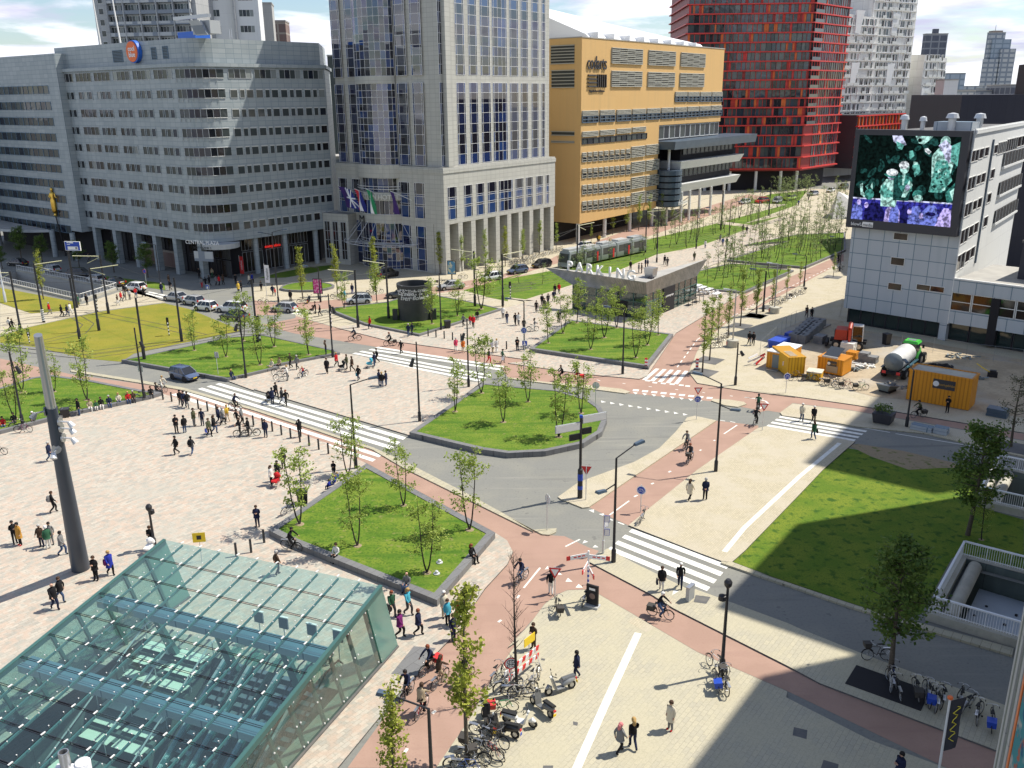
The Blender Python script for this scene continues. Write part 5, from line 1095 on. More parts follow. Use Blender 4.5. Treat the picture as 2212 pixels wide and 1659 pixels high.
def rail_fence(P,name,par,h=1.05,z=.15,step=.8,m1='white_frame',solid=True,mid='pale_steel'):
 m_=MB()
 for i in range(len(P)-1):
  a,b=V_((*P[i],0)),V_((*P[i+1],0));d=(b-a).normalized();s=V_((-d.y,d.x,0))*.15
  if solid:m_.hexa([a-s,b-s,b+s,a+s],[v+V_((0,0,.35))for v in(a-s,b-s,b+s,a+s)],'concrete')
  n=max(2,int((b-a).length/step));m_.tube([a+V_((0,0,h+z)),b+V_((0,0,h+z))],.05,m1,5);m_.tube([a+V_((0,0,.45)),b+V_((0,0,.45))],.03,m1,4)
  for k in range(n+1):p=a.lerp(b,k/n);m_.tube([p,p+V_((0,0,h+z))],.03,m1,4)
  for k in range(n*4):p=a.lerp(b,k/n/4);m_.tube([p+V_((0,0,.4)),p+V_((0,0,h+z))],.012,mid,3,cap=False)
 return m_.build(name,par)
rail_fence([(-92,155.6),(-67.9,137.7),(-65.9,146.6),(-92,164.4)],'railing',rp_)
# trees
def leafmat(name,c,c2):
 M=bpy.data.materials.new(name);M.use_nodes=True;n=M.node_tree;b=n.nodes['Principled BSDF'];b.inputs['Roughness'].default_value=.6;b.inputs['Specular IOR Level'].default_value=.3
 gm=n.nodes.new('ShaderNodeNewGeometry');r=n.nodes.new('ShaderNodeValToRGB');e=r.color_ramp.elements;e[0].color=(*c,1);e[1].color=(*c2,1);n.links.new(gm.outputs['Random Per Island'],r.inputs[0]);n.links.new(r.outputs[0],b.inputs['Base Color'])
 t=n.nodes.new('ShaderNodeBsdfTranslucent');n.links.new(r.outputs[0],t.inputs[0]);mxs=n.nodes.new('ShaderNodeMixShader');mxs.inputs[0].default_value=.35
 o=n.nodes['Material Output'];n.links.new(b.outputs[0],mxs.inputs[1]);n.links.new(t.outputs[0],mxs.inputs[2]);n.links.new(mxs.outputs[0],o.inputs[0]);MATS[name]=M
leafmat('leaf_spring',(.20,.29,.04),(.42,.50,.12));leafmat('leaf_lime',(.22,.27,.03),(.44,.46,.08));leafmat('leaf_dark',(.05,.11,.02),(.17,.24,.05));leafmat('leaf_grove',(.15,.21,.07),(.32,.38,.16));leafmat('leaf_olive',(.06,.075,.03),(.13,.14,.06))
mat('bark',(.075,.06,.045),.9,c2=(.12,.10,.075),scale=8,obj=True);mat('bark_dark',(.035,.028,.025),.9)
def leaves(mb,c,rad,n,sz,m_,rs,flat=.8):
 for _ in range(n):
  p=V_((rs.gauss(0,.5),rs.gauss(0,.5),rs.gauss(0,.45)))*rad+c
  u=V_((rs.gauss(0,1),rs.gauss(0,1),rs.gauss(0,.6))).normalized();w=u.cross(V_((rs.gauss(0,1),rs.gauss(0,1),rs.gauss(0,1)))).normalized();s=sz*rs.uniform(.6,1.3)
  mb.add([p-u*s*.5,p+w*s*.38,p+u*s*.6,p-w*s*.38],[(0,1,2,3)],m_)
def curve(a,b,bend,rs,n=6):
 L=[];off=V_((rs.uniform(-1,1),rs.uniform(-1,1),0))*bend
 for i in range(n+1):t=i/n;L.append(a.lerp(b,t)+off*sin(3.14*t))
 return L
TREES={}
def make_tree(kind,seed):
 rs=RND(seed);tk=MB();cr=MB()
 if kind in('sapling','grove'):
  H=6.4;lf='leaf_spring' if kind=='sapling' else 'leaf_grove'
  for s in range(2 if kind=='sapling' else rs.choice([1,2])):
   a_=rs.uniform(0,6.28)if s==0 else a_+rs.uniform(2.2,4.0);h=H*rs.uniform(.88,1.0);d=V_((cos(a_),sin(a_),0))
   P=[V_((0,0,0)),d*.22+V_((0,0,h*.12)),d*.42+V_((0,0,h*.35)),d*.52+V_((.05,0,h*.6)),d*.58+V_((0,.06,h*.82)),d*.6+V_((0,0,h))]
   tk.tube(P,[.075,.06,.05,.038,.025,.01],'bark_dark',6)
   nb=18 if kind=='sapling' else 11
   for i in range(nb):
    t=rs.uniform(.3,.98);k=t*5;j=min(4,int(k));b0_=P[j].lerp(P[j+1],k-j);an=rs.uniform(0,6.28);ln_=rs.uniform(.45,1.15)*(1.15-.55*abs(t-.55)*2)
    e=b0_+V_((cos(an)*ln_,sin(an)*ln_,ln_*rs.uniform(.15,.7)));q=curve(b0_,e,.06,rs,3);tk.tube(q,[.018,.014,.01,.005],'bark_dark',4)
    for f in((.45,.75,1.0)if kind=='sapling' else(.6,1.0)):leaves(cr,b0_.lerp(e,f),.33,rs.randint(8,13)if kind=='sapling' else 7,.18 if kind=='sapling' else.2,lf,rs)
   leaves(cr,P[-1],.22,8,.17,lf,rs)
 elif kind in('column','street'):
  H=8.0;lf='leaf_lime' if kind=='column' else 'leaf_spring';P=curve(V_((0,0,0)),V_((rs.uniform(-.1,.1),rs.uniform(-.1,.1),H)),.08,rs,8);tk.tube(P,[.10,.09,.08,.07,.06,.045,.035,.02,.008],'bark',7)
  for i in range(46 if kind=='column' else 34):
   t=rs.uniform(.24,.98);b0_=P[0].lerp(P[-1],t);an=rs.uniform(0,6.28);ln_=rs.uniform(.5,1.2)*(1.1-t*.75)*(1.0 if kind=='column' else 1.1);e=b0_+V_((cos(an)*ln_*.8,sin(an)*ln_*.8,ln_*.9));tk.tube([b0_,b0_.lerp(e,.5)+V_((0,0,.03)),e],[.02,.014,.005],'bark',4)
   for f in(.35,.7,1.0):
    if rs.random()<.9:leaves(cr,b0_.lerp(e,f),.28,rs.randint(9,15),.17,lf,rs)
 elif kind=='bare':
  H=8.0;P=curve(V_((0,0,0)),V_((.1,.05,H)),.1,rs,8);tk.tube(P,[.09,.085,.075,.065,.05,.04,.03,.02,.006],'bark_dark',7)
  for i in range(44):
   t=rs.uniform(.25,.97);b0_=P[0].lerp(P[-1],t);an=rs.uniform(0,6.28);ln_=rs.uniform(.5,1.5)*(1.1-t*.7);e=b0_+V_((cos(an)*ln_*.7,sin(an)*ln_*.7,ln_*.8));tk.tube([b0_,b0_.lerp(e,.5),e],[.018,.012,.004],'bark_dark',4)
   for k in range(2):e2=b0_.lerp(e,.5+.2*k);tk.tube([e2,e2+V_((rs.uniform(-.3,.3),rs.uniform(-.3,.3),.35))],[.009,.003],'bark_dark',3)
  leaves(cr,P[-1],.3,10,.08,'leaf_olive',rs)
 elif kind in('broad','shade','olive'):
  H=10.0;P=curve(V_((0,0,0)),V_((rs.uniform(-.2,.2),rs.uniform(-.2,.2),H*.92)),.15,rs,8);tk.tube(P,[.2,.17,.15,.13,.11,.085,.06,.04,.015],'bark',9);lf={'broad':'leaf_dark','shade':'leaf_dark','olive':'leaf_olive'}[kind]
  for i in range(62 if kind!='olive' else 30):
   t=rs.uniform(.32,.98);b0_=P[0].lerp(P[-1],t);an=i*2.4+rs.uniform(-.4,.4);ln_=rs.uniform(1.6,3.1)*(sin(min(1,(t-.28)/.26)*1.57)*(1.25-t*.95))+.35;e=b0_+V_((cos(an)*ln_,sin(an)*ln_,ln_*rs.uniform(.05,.5)));q=curve(b0_,e,.12,rs,4);tk.tube(q,[.05,.04,.03,.02,.008],'bark',5)
   for f in(.35,.6,.8,1.0):
    if rs.random()<.9:leaves(cr,b0_.lerp(e,f)+V_((0,0,rs.uniform(-.15,.25))),.52,rs.randint(13,21)if kind!='olive' else 12,.24 if kind!='olive' else.15,lf,rs)
 return tk.mesh('trunk',60),cr.mesh('crown'),H
PITM=MB().lathe([(.34,.0),(.3,.035),(.02,.04)],'bare_soil',12).mesh('tree_pit')
def tree(kind,seed,p,h,ang,label,group,name='tree'):
 if(kind,seed)not in TREES:TREES[(kind,seed)]=make_tree(kind,seed)
 a,b,H=TREES[(kind,seed)];r=empty(name,place(p[0],p[1],p[2],ang,h/H),label,'tree',group);link('trunk',a,r);link('crown',b,r)
 if kind=='sapling':link('tree_pit',PITM,r)
 return r
rt_=RND(77)
def trees(kind,name,group,rows,cap=99):
 for c,x,y,ty,lab in rows:
  p=gr(c,x,y);h=min(cap,hgt(p,c,x,ty)-p.z);tree(kind,rt_.randint(1,5),p,max(2.2,h),rt_.uniform(0,360),lab,group,name)
trees('sapling','young_tree','young trees in the raised planters',[('12',362,1135,490,'young two-stemmed tree at the left corner of the near square planter'),('12',820,1305,700,'young tree near the front edge of the near square planter'),('12',1185,985,480,'young tree in the middle of the near square planter, toward the road'),('12',1370,1518,885,'fullest young tree in the front right of the near square planter'),('12',1708,1178,545,'young tree at the right corner of the near square planter'),('12',745,745,235,'tall young tree beside the lamp post at the back of the near square planter'),('12',1592,242,-190,'young tree on the left straight side of the rounded planter'),('12',1975,325,-125,'young tree in the middle of the rounded planter'),('12',1800,95,-370,'young tree at the back tip of the rounded planter'),('22',160,165,-250,'young tree at the back right of the rounded planter'),('22',402,442,-110,'young tree nearest the curved kerb of the rounded planter'),('22',580,255,-195,'young tree at the right end of the rounded planter'),('01',1790,1315,980,'young tree near the front of the long planter behind the blue car'),('01',2060,1380,990,'young tree at the right front of the long planter'),('01',1925,1190,800,'young tree at the back of the long planter beside the crossing'),('11',160,1235,870,'young tree in the middle of the long planter by the red path'),('11',435,1300,900,'young tree at the pointed end of the long planter'),('01',1540,1265,960,'thin young tree at the left of the long planter, few leaves'),('02',178,90,-420,'leafy young tree on the left lawn behind the tall mast'),('02',690,150,-330,'upright young tree behind the people on the granite seat'),('02',430,85,-250,'thin young tree in the middle of the left lawn'),('02',120,300,-130,'young tree behind the seated people at the left edge'),('21',320,1208,870,'young tree at the left corner of the pavilion planter'),('21',435,1128,790,'second young tree along the left side of the pavilion planter'),('21',545,1048,690,'young tree at the back left of the pavilion planter'),('21',655,1258,895,'young tree at the front middle of the pavilion planter'),('21',762,1165,765,'young tree in the middle of the pavilion planter'),('21',862,1088,725,'young tree at the back of the pavilion planter, against the glass'),('21',1012,1322,935,'young tree at the front right of the pavilion planter'),('21',1103,1223,845,'young tree at the right of the pavilion planter'),('21',1190,1143,785,'young tree at the back right of the pavilion planter'),('11',715,932,650,'young tree at the left tip of the kiosk planter'),('11',1610,992,700,'young tree right of the round kiosk'),('11',1410,1055,690,'young tree beside the right wall of the round kiosk'),('11',1800,938,480,'young tree at the far right of the kiosk planter'),('11',975,888,560,'young tree at the back of the kiosk lawn')],8.5)
trees('column','columnar_tree','slim columnar trees before the hotel',[('11',388,862,450,'full columnar tree left of the oval lawn before the office block'),('11',662,830,435,'columnar tree before the hotel entrance, over the parked bicycles'),('11',960,800,375,'columnar tree in front of the glass canopy of the hotel'),('11',1475,665,330,'columnar tree at the stone corner of the hotel'),('11',1990,600,285,'columnar tree before the right colonnade of the hotel'),('01',345,862,478,'columnar tree on the lawn by the tunnel ramp'),('13',1690,1610,205,'lime green columnar tree between the cycle path and the parked scooters'),('13',1125,2010,985,'lime green columnar tree cut off by the bottom edge')],11)
trees('street','street_tree','slim street trees along the far cycle path',[('21',1540,1440,880,'nearest slim tree in the row along the far red cycle path'),('21',1596,1345,850,'second slim tree in the row along the far cycle path'),('21',1662,1210,830,'third slim tree in the row, beside a parked bicycle'),('21',1742,1168,740,'slim tree just left of the banded lamp base'),('21',1840,1073,620,'slim tree in a dark square grate past the banded lamp base'),('21',1965,988,620,'slim tree before the long row of parked bicycles'),('31',92,993,640,'slim tree left of the long bicycle row'),('31',216,928,630,'slim tree over the left end of the bicycle row'),('31',332,838,600,'slim tree in the middle of the bicycle row'),('31',437,758,565,'slim tree at the far end of the bicycle row'),('31',700,688,490,'slim tree nearest the left edge of the screen building'),('11',1650,640,345,'slim tree at the near end of the hotel colonnade'),('11',1835,620,310,'slim tree second along the hotel colonnade'),('11',2125,560,315,'slim tree before the middle of the hotel colonnade'),('21',120,545,310,'slim tree third along the hotel colonnade'),('21',252,500,230,'slim tree near the far end of the hotel colonnade'),('21',382,470,260,'slim tree between the hotel and the ochre building'),('21',660,400,270,'slim tree at the near corner of the ochre building'),('21',830,350,130,'slim tree before the window rows of the ochre building'),('21',940,330,60,'slim tree before the middle of the ochre building'),('21',1035,320,40,'slim tree before the louvres of the ochre building'),('21',1115,300,40,'slim tree at the far end of the low ochre wall'),('21',1215,280,20,'slim tree before the dark round stair'),('21',1295,260,50,'slim tree before the slender white columns'),('21',1365,240,40,'slim tree among the white columns of the glass hall')],10)
trees('broad','broad_tree','dark broad trees',[('32',1765,1222,300,'dark tree standing on the large lawn by the stairwells'),('33',1155,935,-170,'large dark tree in a black grate at the road with bicycles round its trunk')],13)
trees('shade','shade_tree','shaded trees along the office block',[('01',1172,690,400,'shaded tree before the columns of the office block, near the crossing'),('01',905,650,390,'shaded tree second from the crossing along the office block'),('01',630,610,380,'shaded tree behind the blue road sign'),('01',340,580,340,'shaded tree left of the golden statue pole'),('01',170,545,270,'shaded tree near the small framed poster'),('01',20,620,430,'shaded tree at the left picture edge')],9)
trees('olive','small_tree','small trees',[('32',2108,520,-70,'thin greyish tree on the far pavement at the right edge')],9)
trees('bare','bare_tree','bare trees',[('13',2085,1075,-10,'almost bare thin tree beside the road barrier and scooters')],10)
trees('sapling','staked_tree','small trees',[('32',1875,1258,830,'small staked tree with few leaves beside the dark lawn tree')],8)
rg=RND(9)
GLAB={0:'thin young tree in the grove behind the large screen',1:'thin young tree on the tram lawn past the pavilion',2:'thin young tree on the lawn right of the pavilion terrace',3:'thin young tree on the farthest promenade lawn',4:'thin young tree on the narrow lawn strip past the grove'}
def grove(spec,n,k,hh=(4.6,6.4),mind=1.8):
 P=pts(spec,.3);xs=[p[0]for p in P];ys=[p[1]for p in P];L=[];tries=0
 while len(L)<n and tries<6000:
  tries+=1;q=(rg.uniform(min(xs),max(xs)),rg.uniform(min(ys),max(ys)))
  if inside(q,P)and all((q[0]-a)**2+(q[1]-b)**2>mind**2 for a,b in L):L.append(q)
 for q in L:tree('grove',rg.randint(1,5),(q[0],q[1],zat(*q)),rg.uniform(*hh),rg.uniform(0,360),GLAB[k],'grove trees '+['behind the screen','on the tram lawn','by the terrace','far along the promenade','past the grove'][k],'grove_tree')
grove('21 1750,545 2212,405; 31 0,430 400,350 800,335 800,460 480,598',62,0)
grove('21 1090,470 1060,400 1650,268 1930,292 1500,442',26,1);grove('11 1700,795; 21 60,700 400,630 1050,480 1120,505 480,745 140,850',16,1,(3.6,5))
grove('21 1490,650 1760,585 2212,612; 31 60,605 380,632 0,780; 21 1870,795 1600,775',22,2)
grove('31 0,265 400,120 800,30 800,330 400,345 0,430',46,4,(4.5,6.5),2.2);grove('21 1650,250 2212,110; 31 200,30 500,0 560,60 0,180; 21 1940,275',40,3,(5,7),3.0)
b=gr('32',1098,325);r=empty('plant_box',place(b.x,b.y,b.z,53),'dark square plant box with a bushy plant on the far pavement','planter')
m_=MB();m_.hexa([(-.75,-.75,.05),(.75,-.75,.05),(.75,.75,.05),(-.75,.75,.05)],[(-.9,-.9,1.0),(.9,-.9,1.0),(.9,.9,1.0),(-.9,.9,1.0)],'dark_trim');m_.build('box',r)
m_=MB()
for i in range(26):leaves(m_,V_((rg.uniform(-.7,.7),rg.uniform(-.7,.7),1.1+rg.uniform(0,.5))),.3,14,.17,'leaf_dark',rg)
m_.build('foliage',r)
for c,x,y,l in(('33',1130,1020,'black tree grate under the large dark tree by the road'),('21',1545,1440,'dark square grate under the nearest slim tree'),('21',1596,1345,'dark grate under the second slim tree'),('21',1840,1072,'dark grate under the slim tree past the banded lamp base'),('21',1965,992,'dark grate before the bicycle row'),('31',80,995,'dark grate left of the bicycle row'),('31',205,930,'dark grate under the left end of the bicycle row'),('31',697,686,'dark grate at the screen building'),('32',2098,522,'small dark grate under the greyish tree at the right edge')):
 p=gr(c,x,y);s=1.35 if c!='33' else 1.0;X=place(p.x,p.y,p.z,53);L=1.9 if c=='33' else s
 tag(MB().box(-L if c=='33' else-s,L if c=='33' else s,-s,s,.002,.02,'roof_dark' if c!='33' else 'interior_dark').build('tree_grate',at=X if c!='33' else place(p.x,p.y,p.z,-37)),l,'tree grate','tree grates')
# lamps, poles, signs, bollards
mat('lamp_glass',(.75,.75,.7),.3);mat('sign_back',(.42,.44,.45),.5,metal=.3);mat('sign_yellow',(.85,.60,.02),.5);mat('bollard_black',(.025,.027,.03),.6)
LM={}
def lamp_parts(kind,H):
 k=(kind,round(H,1))
 if k in LM:return LM[k]
 pole=MB();arms=[]
 pole.lathe([(.16,0),(.16,.9),(.10,1.0),(.085,H*.6),(.07,H)],'black_metal',10)
 def head(x0,z,dx,dz):
  m_=MB();m_.tube([(x0,0,z),(x0+dx,0,z+dz)],.045,'black_metal',6);e=V_((x0+dx,0,z+dz));s=1 if dx>0 else-1
  m_.hexa([(e.x-.1*s,-.14,e.z-.08),(e.x+.75*s,-.17,e.z+.0),(e.x+.75*s,.17,e.z+.0),(e.x-.1*s,.14,e.z-.08)][::s],[(e.x-.05*s,-.1,e.z+.08),(e.x+.7*s,-.14,e.z+.16),(e.x+.7*s,.14,e.z+.16),(e.x-.05*s,.1,e.z+.08)][::s],'slate_blue');m_.box(min(e.x,e.x+.65*s),max(e.x,e.x+.65*s),-.11,.11,e.z-.07,e.z-.05,'lamp_glass');return m_.mesh('lamp_arm')
 if kind=='double':arms=[head(0,H,1.7,.55),head(0,H*.76,-.95,-.22)]
 elif kind=='single':arms=[head(0,H,1.6,.35)]
 elif kind=='spots':
  m_=MB();m_.tube([(0,0,H*.72),(.45,0,H*.74)],.04,'black_metal',6);m_.tube([(.35,0,H*.80),(.62,0,H*.70)],[.14,.2],'black_metal',10);arms=[m_.mesh('spotlight')]
 elif kind=='globe':
  m_=MB();m_.lathe([(.1,H),(.2,H+.15),(.22,H+.35),(.12,H+.5)],'black_metal',12);arms=[m_.mesh('lamp_head')];m_=MB();m_.tube([(0,0,H*.92),(.25,0,H*.92)],.05,'black_metal',6);m_.lathe([(.05,0),(.22,.1),(.2,.35),(.05,.42)],'black_metal',12,MT((.3,0,H*.86)));arms.append(m_.mesh('lamp_head'))
 LM[k]=(pole.mesh('pole',50),arms);return LM[k]
def lamp(c,x,y,tx,ty,kind,ang,lab):
 p=gr(c,x,y);H=hgt(p,c,tx,ty)-p.z;po,ar=lamp_parts(kind,max(3,H));r=empty('street_lamp',place(p.x,p.y,p.z,ang),lab,'street lamp','black street lamps');link('pole',po,r)
 for a in ar:link(a.name.split('.')[0],a,r)
for a in(('22',836,1432,843,612,'double',37,'black double-armed lamp at the near zebra crossing'),('22',1645,714,1675,22,'double',150,'black double-armed lamp at the edge of the beige triangle'),('12',808,690,780,30,'single',20,'lamp with one raised arm beside the near planter'),('12',1312,318,1298,-310,'spots',200,'black pole with a spotlight on the middle plaza'),('12',1700,46,1693,-490,'spots',200,'black pole with a spotlight at the tip of the rounded planter'),('11',2140,1260,2133,878,'single',180,'lamp with an arm to the left before the pavilion'),('21',908,1452,915,945,'single',180,'lamp before the front of the pavilion planter'),('11',625,1320,588,820,'spots',10,'black pole with a spotlight on the point of the long planter'),('01',1948,1482,1867,945,'spots',190,'thin black pole at the right front of the long planter'),('01',1143,1640,1062,1080,'spots',20,'thin black pole at the end of the granite seat'),('02',180,340,105,-230,'spots',20,'thin black pole beside the purple bicycle on the left'),('21',1800,1540,1822,1205,'spots',0,'thin black pole on the pavement by the site hut'),('32',1282,360,1345,-80,'single',90,'black pole standing in front of the orange container'),('23',1692,915,1722,232,'globe',200,'black lamp post with parked bicycles round its foot'),('13',1418,1960,1385,1190,'single',165,'lamp with a dark blue head at the bottom edge beside the cycle path'),('02',1228,1340,1187,1030,'globe',90,'short black lamp beside the glass station roof'),('11',1482,1102,1455,655,'spots',90,'thin black pole right of the round kiosk'),('11',528,885,508,615,'single',180,'lamp with a purple poster at its foot'),('21',1178,570,1195,90,'single',180,'lamp between the tram and the pavilion roof'),('21',2018,960,2035,640,'single',180,'thin lamp by the far cycle path'),('31',148,960,160,640,'single',180,'lamp at the left end of the bicycle row'),('31',470,760,492,520,'single',180,'lamp at the far end of the bicycle row'),('31',750,640,765,380,'single',180,'lamp close to the screen building'),('21',1490,460,1500,150,'single',0,'lamp on the promenade beyond the pavilion'),('21',1750,370,1765,100,'single',0,'farther lamp along the promenade'),('21',1980,270,1990,20,'single',0,'farthest lamp on the promenade'),('01',1275,770,1232,430,'single',180,'lamp at the end of the shaded lawn strip'),('01',2190,740,2140,350,'single',180,'lamp before the rounded corner of the office block'),('11',195,890,130,330,'single',0,'tall lamp left of the oval lawn')):lamp(*a)
for c,x,y,ty,lab in(('21',1778,1235,790,'grey lamp on a red and white banded concrete base'),('31',232,970,580,'grey lamp on a concrete block by the bicycle row')):
 p=gr(c,x,y);H=hgt(p,c,x,ty)-p.z;r=empty('temporary_lamp',place(p.x,p.y,p.z,180),lab,'lamp');m_=MB();m_.lathe([(.75,0),(.75,.85),(.7,.9)],'concrete',20)
 for i in range(8):m_.box(-.14,.14,-.78,-.72,.25,.65,'sign_red' if i%2 else 'sign_white',MR(i*.36-.9,4,'Z'))
 m_.build('base',r);MB().tube([(0,0,.9),(0,0,H)],[.10,.07],'steel',8).build('pole',r);m_=MB();m_.tube([(0,0,H),(.9,0,H+.1)],.05,'steel',6);m_.hexa([(.8,-.15,H+.02),(1.6,-.15,H+.15),(1.6,.15,H+.15),(.8,.15,H+.02)],[(.8,-.12,H+.15),(1.6,-.12,H+.28),(1.6,.12,H+.28),(.8,.12,H+.15)],'pale_steel');m_.build('lamp_arm',r)
TP=[]
mat('wire',(.05,.05,.05),.6);mat('bracket_yellow',(.62,.60,.38),.5)
for c,x,y,tx,ty,n,ang,lab in(('01',1143,1335,1063,850,0,0,'black tram pole at the left tip of the long planter'),('01',1440,1195,1380,690,0,0,'black tram pole on the yellowish lawn near the parked cars'),('01',785,1110,700,610,1,20,'tram pole with a pale bracket in the middle of the yellowish lawn'),('01',635,1195,545,690,0,0,'tram pole at the near side of the yellowish lawn'),('01',860,975,795,510,1,200,'tram pole with a pale bracket at the back of the yellowish lawn'),('01',348,1045,262,575,1,20,'tram pole with black and white bands at its foot'),('01',170,1145,70,640,1,200,'tram pole second from the left edge'),('01',612,928,550,480,0,0,'tram pole carrying the blue road sign'),('01',45,885,0,600,0,0,'pale grey pole at the left edge'),('11',1750,915,1735,480,1,160,'tram pole at the right of the kiosk lawn'),('11',1067,1010,1040,570,1,160,'tram pole just left of the round kiosk'),('11',826,1085,798,630,1,180,'tram pole with an arm to the left on the kiosk lawn'),('11',1970,915,1957,500,1,30,'tram pole before the start of the tram track lawn'),('11',30,1200,-20,700,0,0,'tram pole at the crossing of the red path and the lawn'),('21',547,640,552,270,1,30,'tram pole in front of the tram'),('21',1088,490,1100,160,1,0,'tram pole at the rear of the tram'),('21',1686,310,1700,0,0,0,'tram pole on the far tram lawn'),('21',2065,200,2085,-60,0,0,'farthest tram pole before the red tower')):
 p=gr(c,x,y);H=hgt(p,c,tx,ty)-p.z;r=empty('tram_pole',place(p.x,p.y,p.z,ang),lab,'tram pole','poles of the tram wires');mt='black_metal' if 'pale grey' not in lab else 'pale_steel'
 MB().lathe([(.2,0),(.2,1.6),(.14,1.7),(.12,H)],mt,10).build('pole',r,50);TP.append(V_((p.x,p.y,p.z+H-.6)))
 if n:MB().tube([(0,0,H-.2),(3.6,0,H+.1)],.06,'bracket_yellow',5).tube([(0,0,H-.3),(1.8,0,H-1.1)],.04,'bracket_yellow',5).build('bracket',r)
 if 'bands' in lab:
  m_=MB()
  for i in range(6):m_.lathe([(.215,.3+i*.3),(.215,.45+i*.3)],'sign_white',12,cap=False)
  m_.build('white_bands',r)
wi=0
for a,b,l in((0,1,'wire between the two black poles nearest the long planter'),(1,4,'wire across the back of the yellowish lawn'),(2,5,'wire over the middle of the yellowish lawn'),(3,6,'wire at the near side of the yellowish lawn'),(10,9,'wire above the round kiosk'),(11,10,'wire over the left of the kiosk lawn'),(9,14,'wire running toward the tram'),(14,15,'wire above the tram roof'),(15,16,'wire along the far tram lawn'),(13,11,'wire across the red cycle path'),(0,13,'wire over the long planter'),(12,14,'wire along the near tram lawn')):
 A,B2=TP[a],TP[b];L=[A.lerp(B2,t/8)-V_((0,0,.35*sin(3.14*t/8)))for t in range(9)];tag(MB().tube(L,.018,'wire',4).build('overhead_wire'),l,'overhead wire','overhead tram wires')
A,B2=gr('02',10,575),gr('02',1790,1340)
def signal(c,x,y,ty,lab):
 p=gr(c,x,y);H=hgt(p,c,x,ty)-p.z;r=empty('traffic_signal',place(p.x,p.y,p.z,200),lab,'traffic light','traffic lights');m_=MB()
 for i in range(8):m_.lathe([(.07,i*H/11),(.07,(i+1)*H/11)],'sign_white' if i%2 else 'black_metal',8)
 m_.lathe([(.06,H*8/11),(.06,H)],'black_metal',8);m_.build('pole',r);m_=MB();m_.box(-.16,.16,-.3,-.05,H-1.1,H-.1,'black_metal')
 for i in range(3):m_.lathe([(.09,0),(.07,.04)],'interior_dark',10,MT((0,-.3,H-.95+i*.32))@MR(R(90),4,'X'))
 m_.build('light_box',r)
for a in(('01',235,1210,1090,'traffic light with a banded pole at the left of the yellowish lawn'),('01',775,960,820,'traffic light with a banded pole at the back of the lawn'),('11',40,1190,1000,'traffic light at the red path crossing'),('11',615,1088,905,'traffic light with a banded pole before the kiosk lawn'),('21',20,850,720,'traffic light at the near end of the tram track lawn'),('21',1180,560,415,'traffic light with a banded pole behind the pavilion'),('01',2060,1190,990,'traffic light at the back corner of the long planter'),('01',1340,1150,1005,'small camera pole on the yellowish lawn'),('11',2030,850,720,'traffic light at the start of the tram lawn strip')):signal(*a)
def plate(m_,kind,z,X=I4,back=False):
 if kind=='give':pl_=[(-.42,.36),(.42,.36),(0,-.40)];P2=[(-.25,.25),(.25,.25),(0,-.22)]
 else:pl_=[(.36*cos(6.283*i/20),.36*sin(6.283*i/20))for i in range(20)];P2=[(a*.8,b*.8)for a,b in pl_]
 Rr=X@MT((0,0,z))@MR(R(90),4,'X')
 cols={'give':('sign_red','sign_white'),'blue':('sign_white','panel_blue'),'noentry':('sign_red','sign_white'),'noparking':('sign_red','panel_blue')}[kind]
 m_.poly(pl_,.05,.075,cols[0],'sign_back',X=Rr);m_.poly(P2,.076,.08,cols[1],cols[1],X=Rr)
 if kind=='blue':
  for cx_ in(-.13,.13):m_.torus(.08,.015,'sign_white',12,4,X@MT((cx_,-.09,z-.06)))
  m_.box(-.14,.14,-.1,-.085,z+.08,z+.12,'sign_white',X)
 if kind=='noentry':
  for cx_,cz_ in((-.12,.1),(.12,.1),(-.12,-.14),(.12,-.14)):m_.torus(.075,.018,'black_metal',12,4,X@MT((cx_,-.09,z+cz_)))
  m_.box(-.12,.12,-.1,-.085,z+.19,z+.22,'black_metal',X);m_.box(-.12,.12,-.1,-.085,z-.05,z-.02,'black_metal',X)
def sign(c,x,y,ty,kind,ang,lab,second=None,group='road signs on thin poles'):
 p=gr(c,x,y);H=hgt(p,c,x,ty)-p.z;r=empty('road_sign',place(p.x,p.y,p.z,ang),lab,'road sign',group);MB().tube([(0,0,0),(0,0,H)],.035,'pale_steel',8).build('pole',r);m_=MB();plate(m_,kind,H-.42);m_.build('sign_plate',r)
 if second:m_=MB();plate(m_,second,H-1.25);m_.build('sign_plate',r)
for a in(('22',310,1178,895,'blue',120,'round sign seen from behind on the pointed traffic island'),('22',617,940,672,'give',170,'grey back of a triangular give way sign beside the tall sign post'),('22',1492,306,45,'give',0,'red triangle above a blue arrow sign on the island tip','blue'),('22',2013,392,172,'give',-10,'give way sign at the far end of the red cycle path'),('22',1050,1040,822,'blue',-20,'round blue bicycle sign beside a white parked bicycle'),('22',693,205,5,'blue',170,'grey backed round sign on the right of the rounded planter'),('23',372,320,62,'give',-10,'give way sign with a bicycle leaning at its foot'),('31',325,1602,1440,'blue',0,'round blue bicycle sign by the orange containers'),('13',2035,1075,770,'noentry',10,'round red bordered sign with bicycles on the barrier'),('01',1160,745,620,'noparking',-20,'no parking sign on the shaded lawn strip'),('12',2140,-40,-430,'blue',-10,'small blue pedestrian sign before the pavilion')):sign(*a)
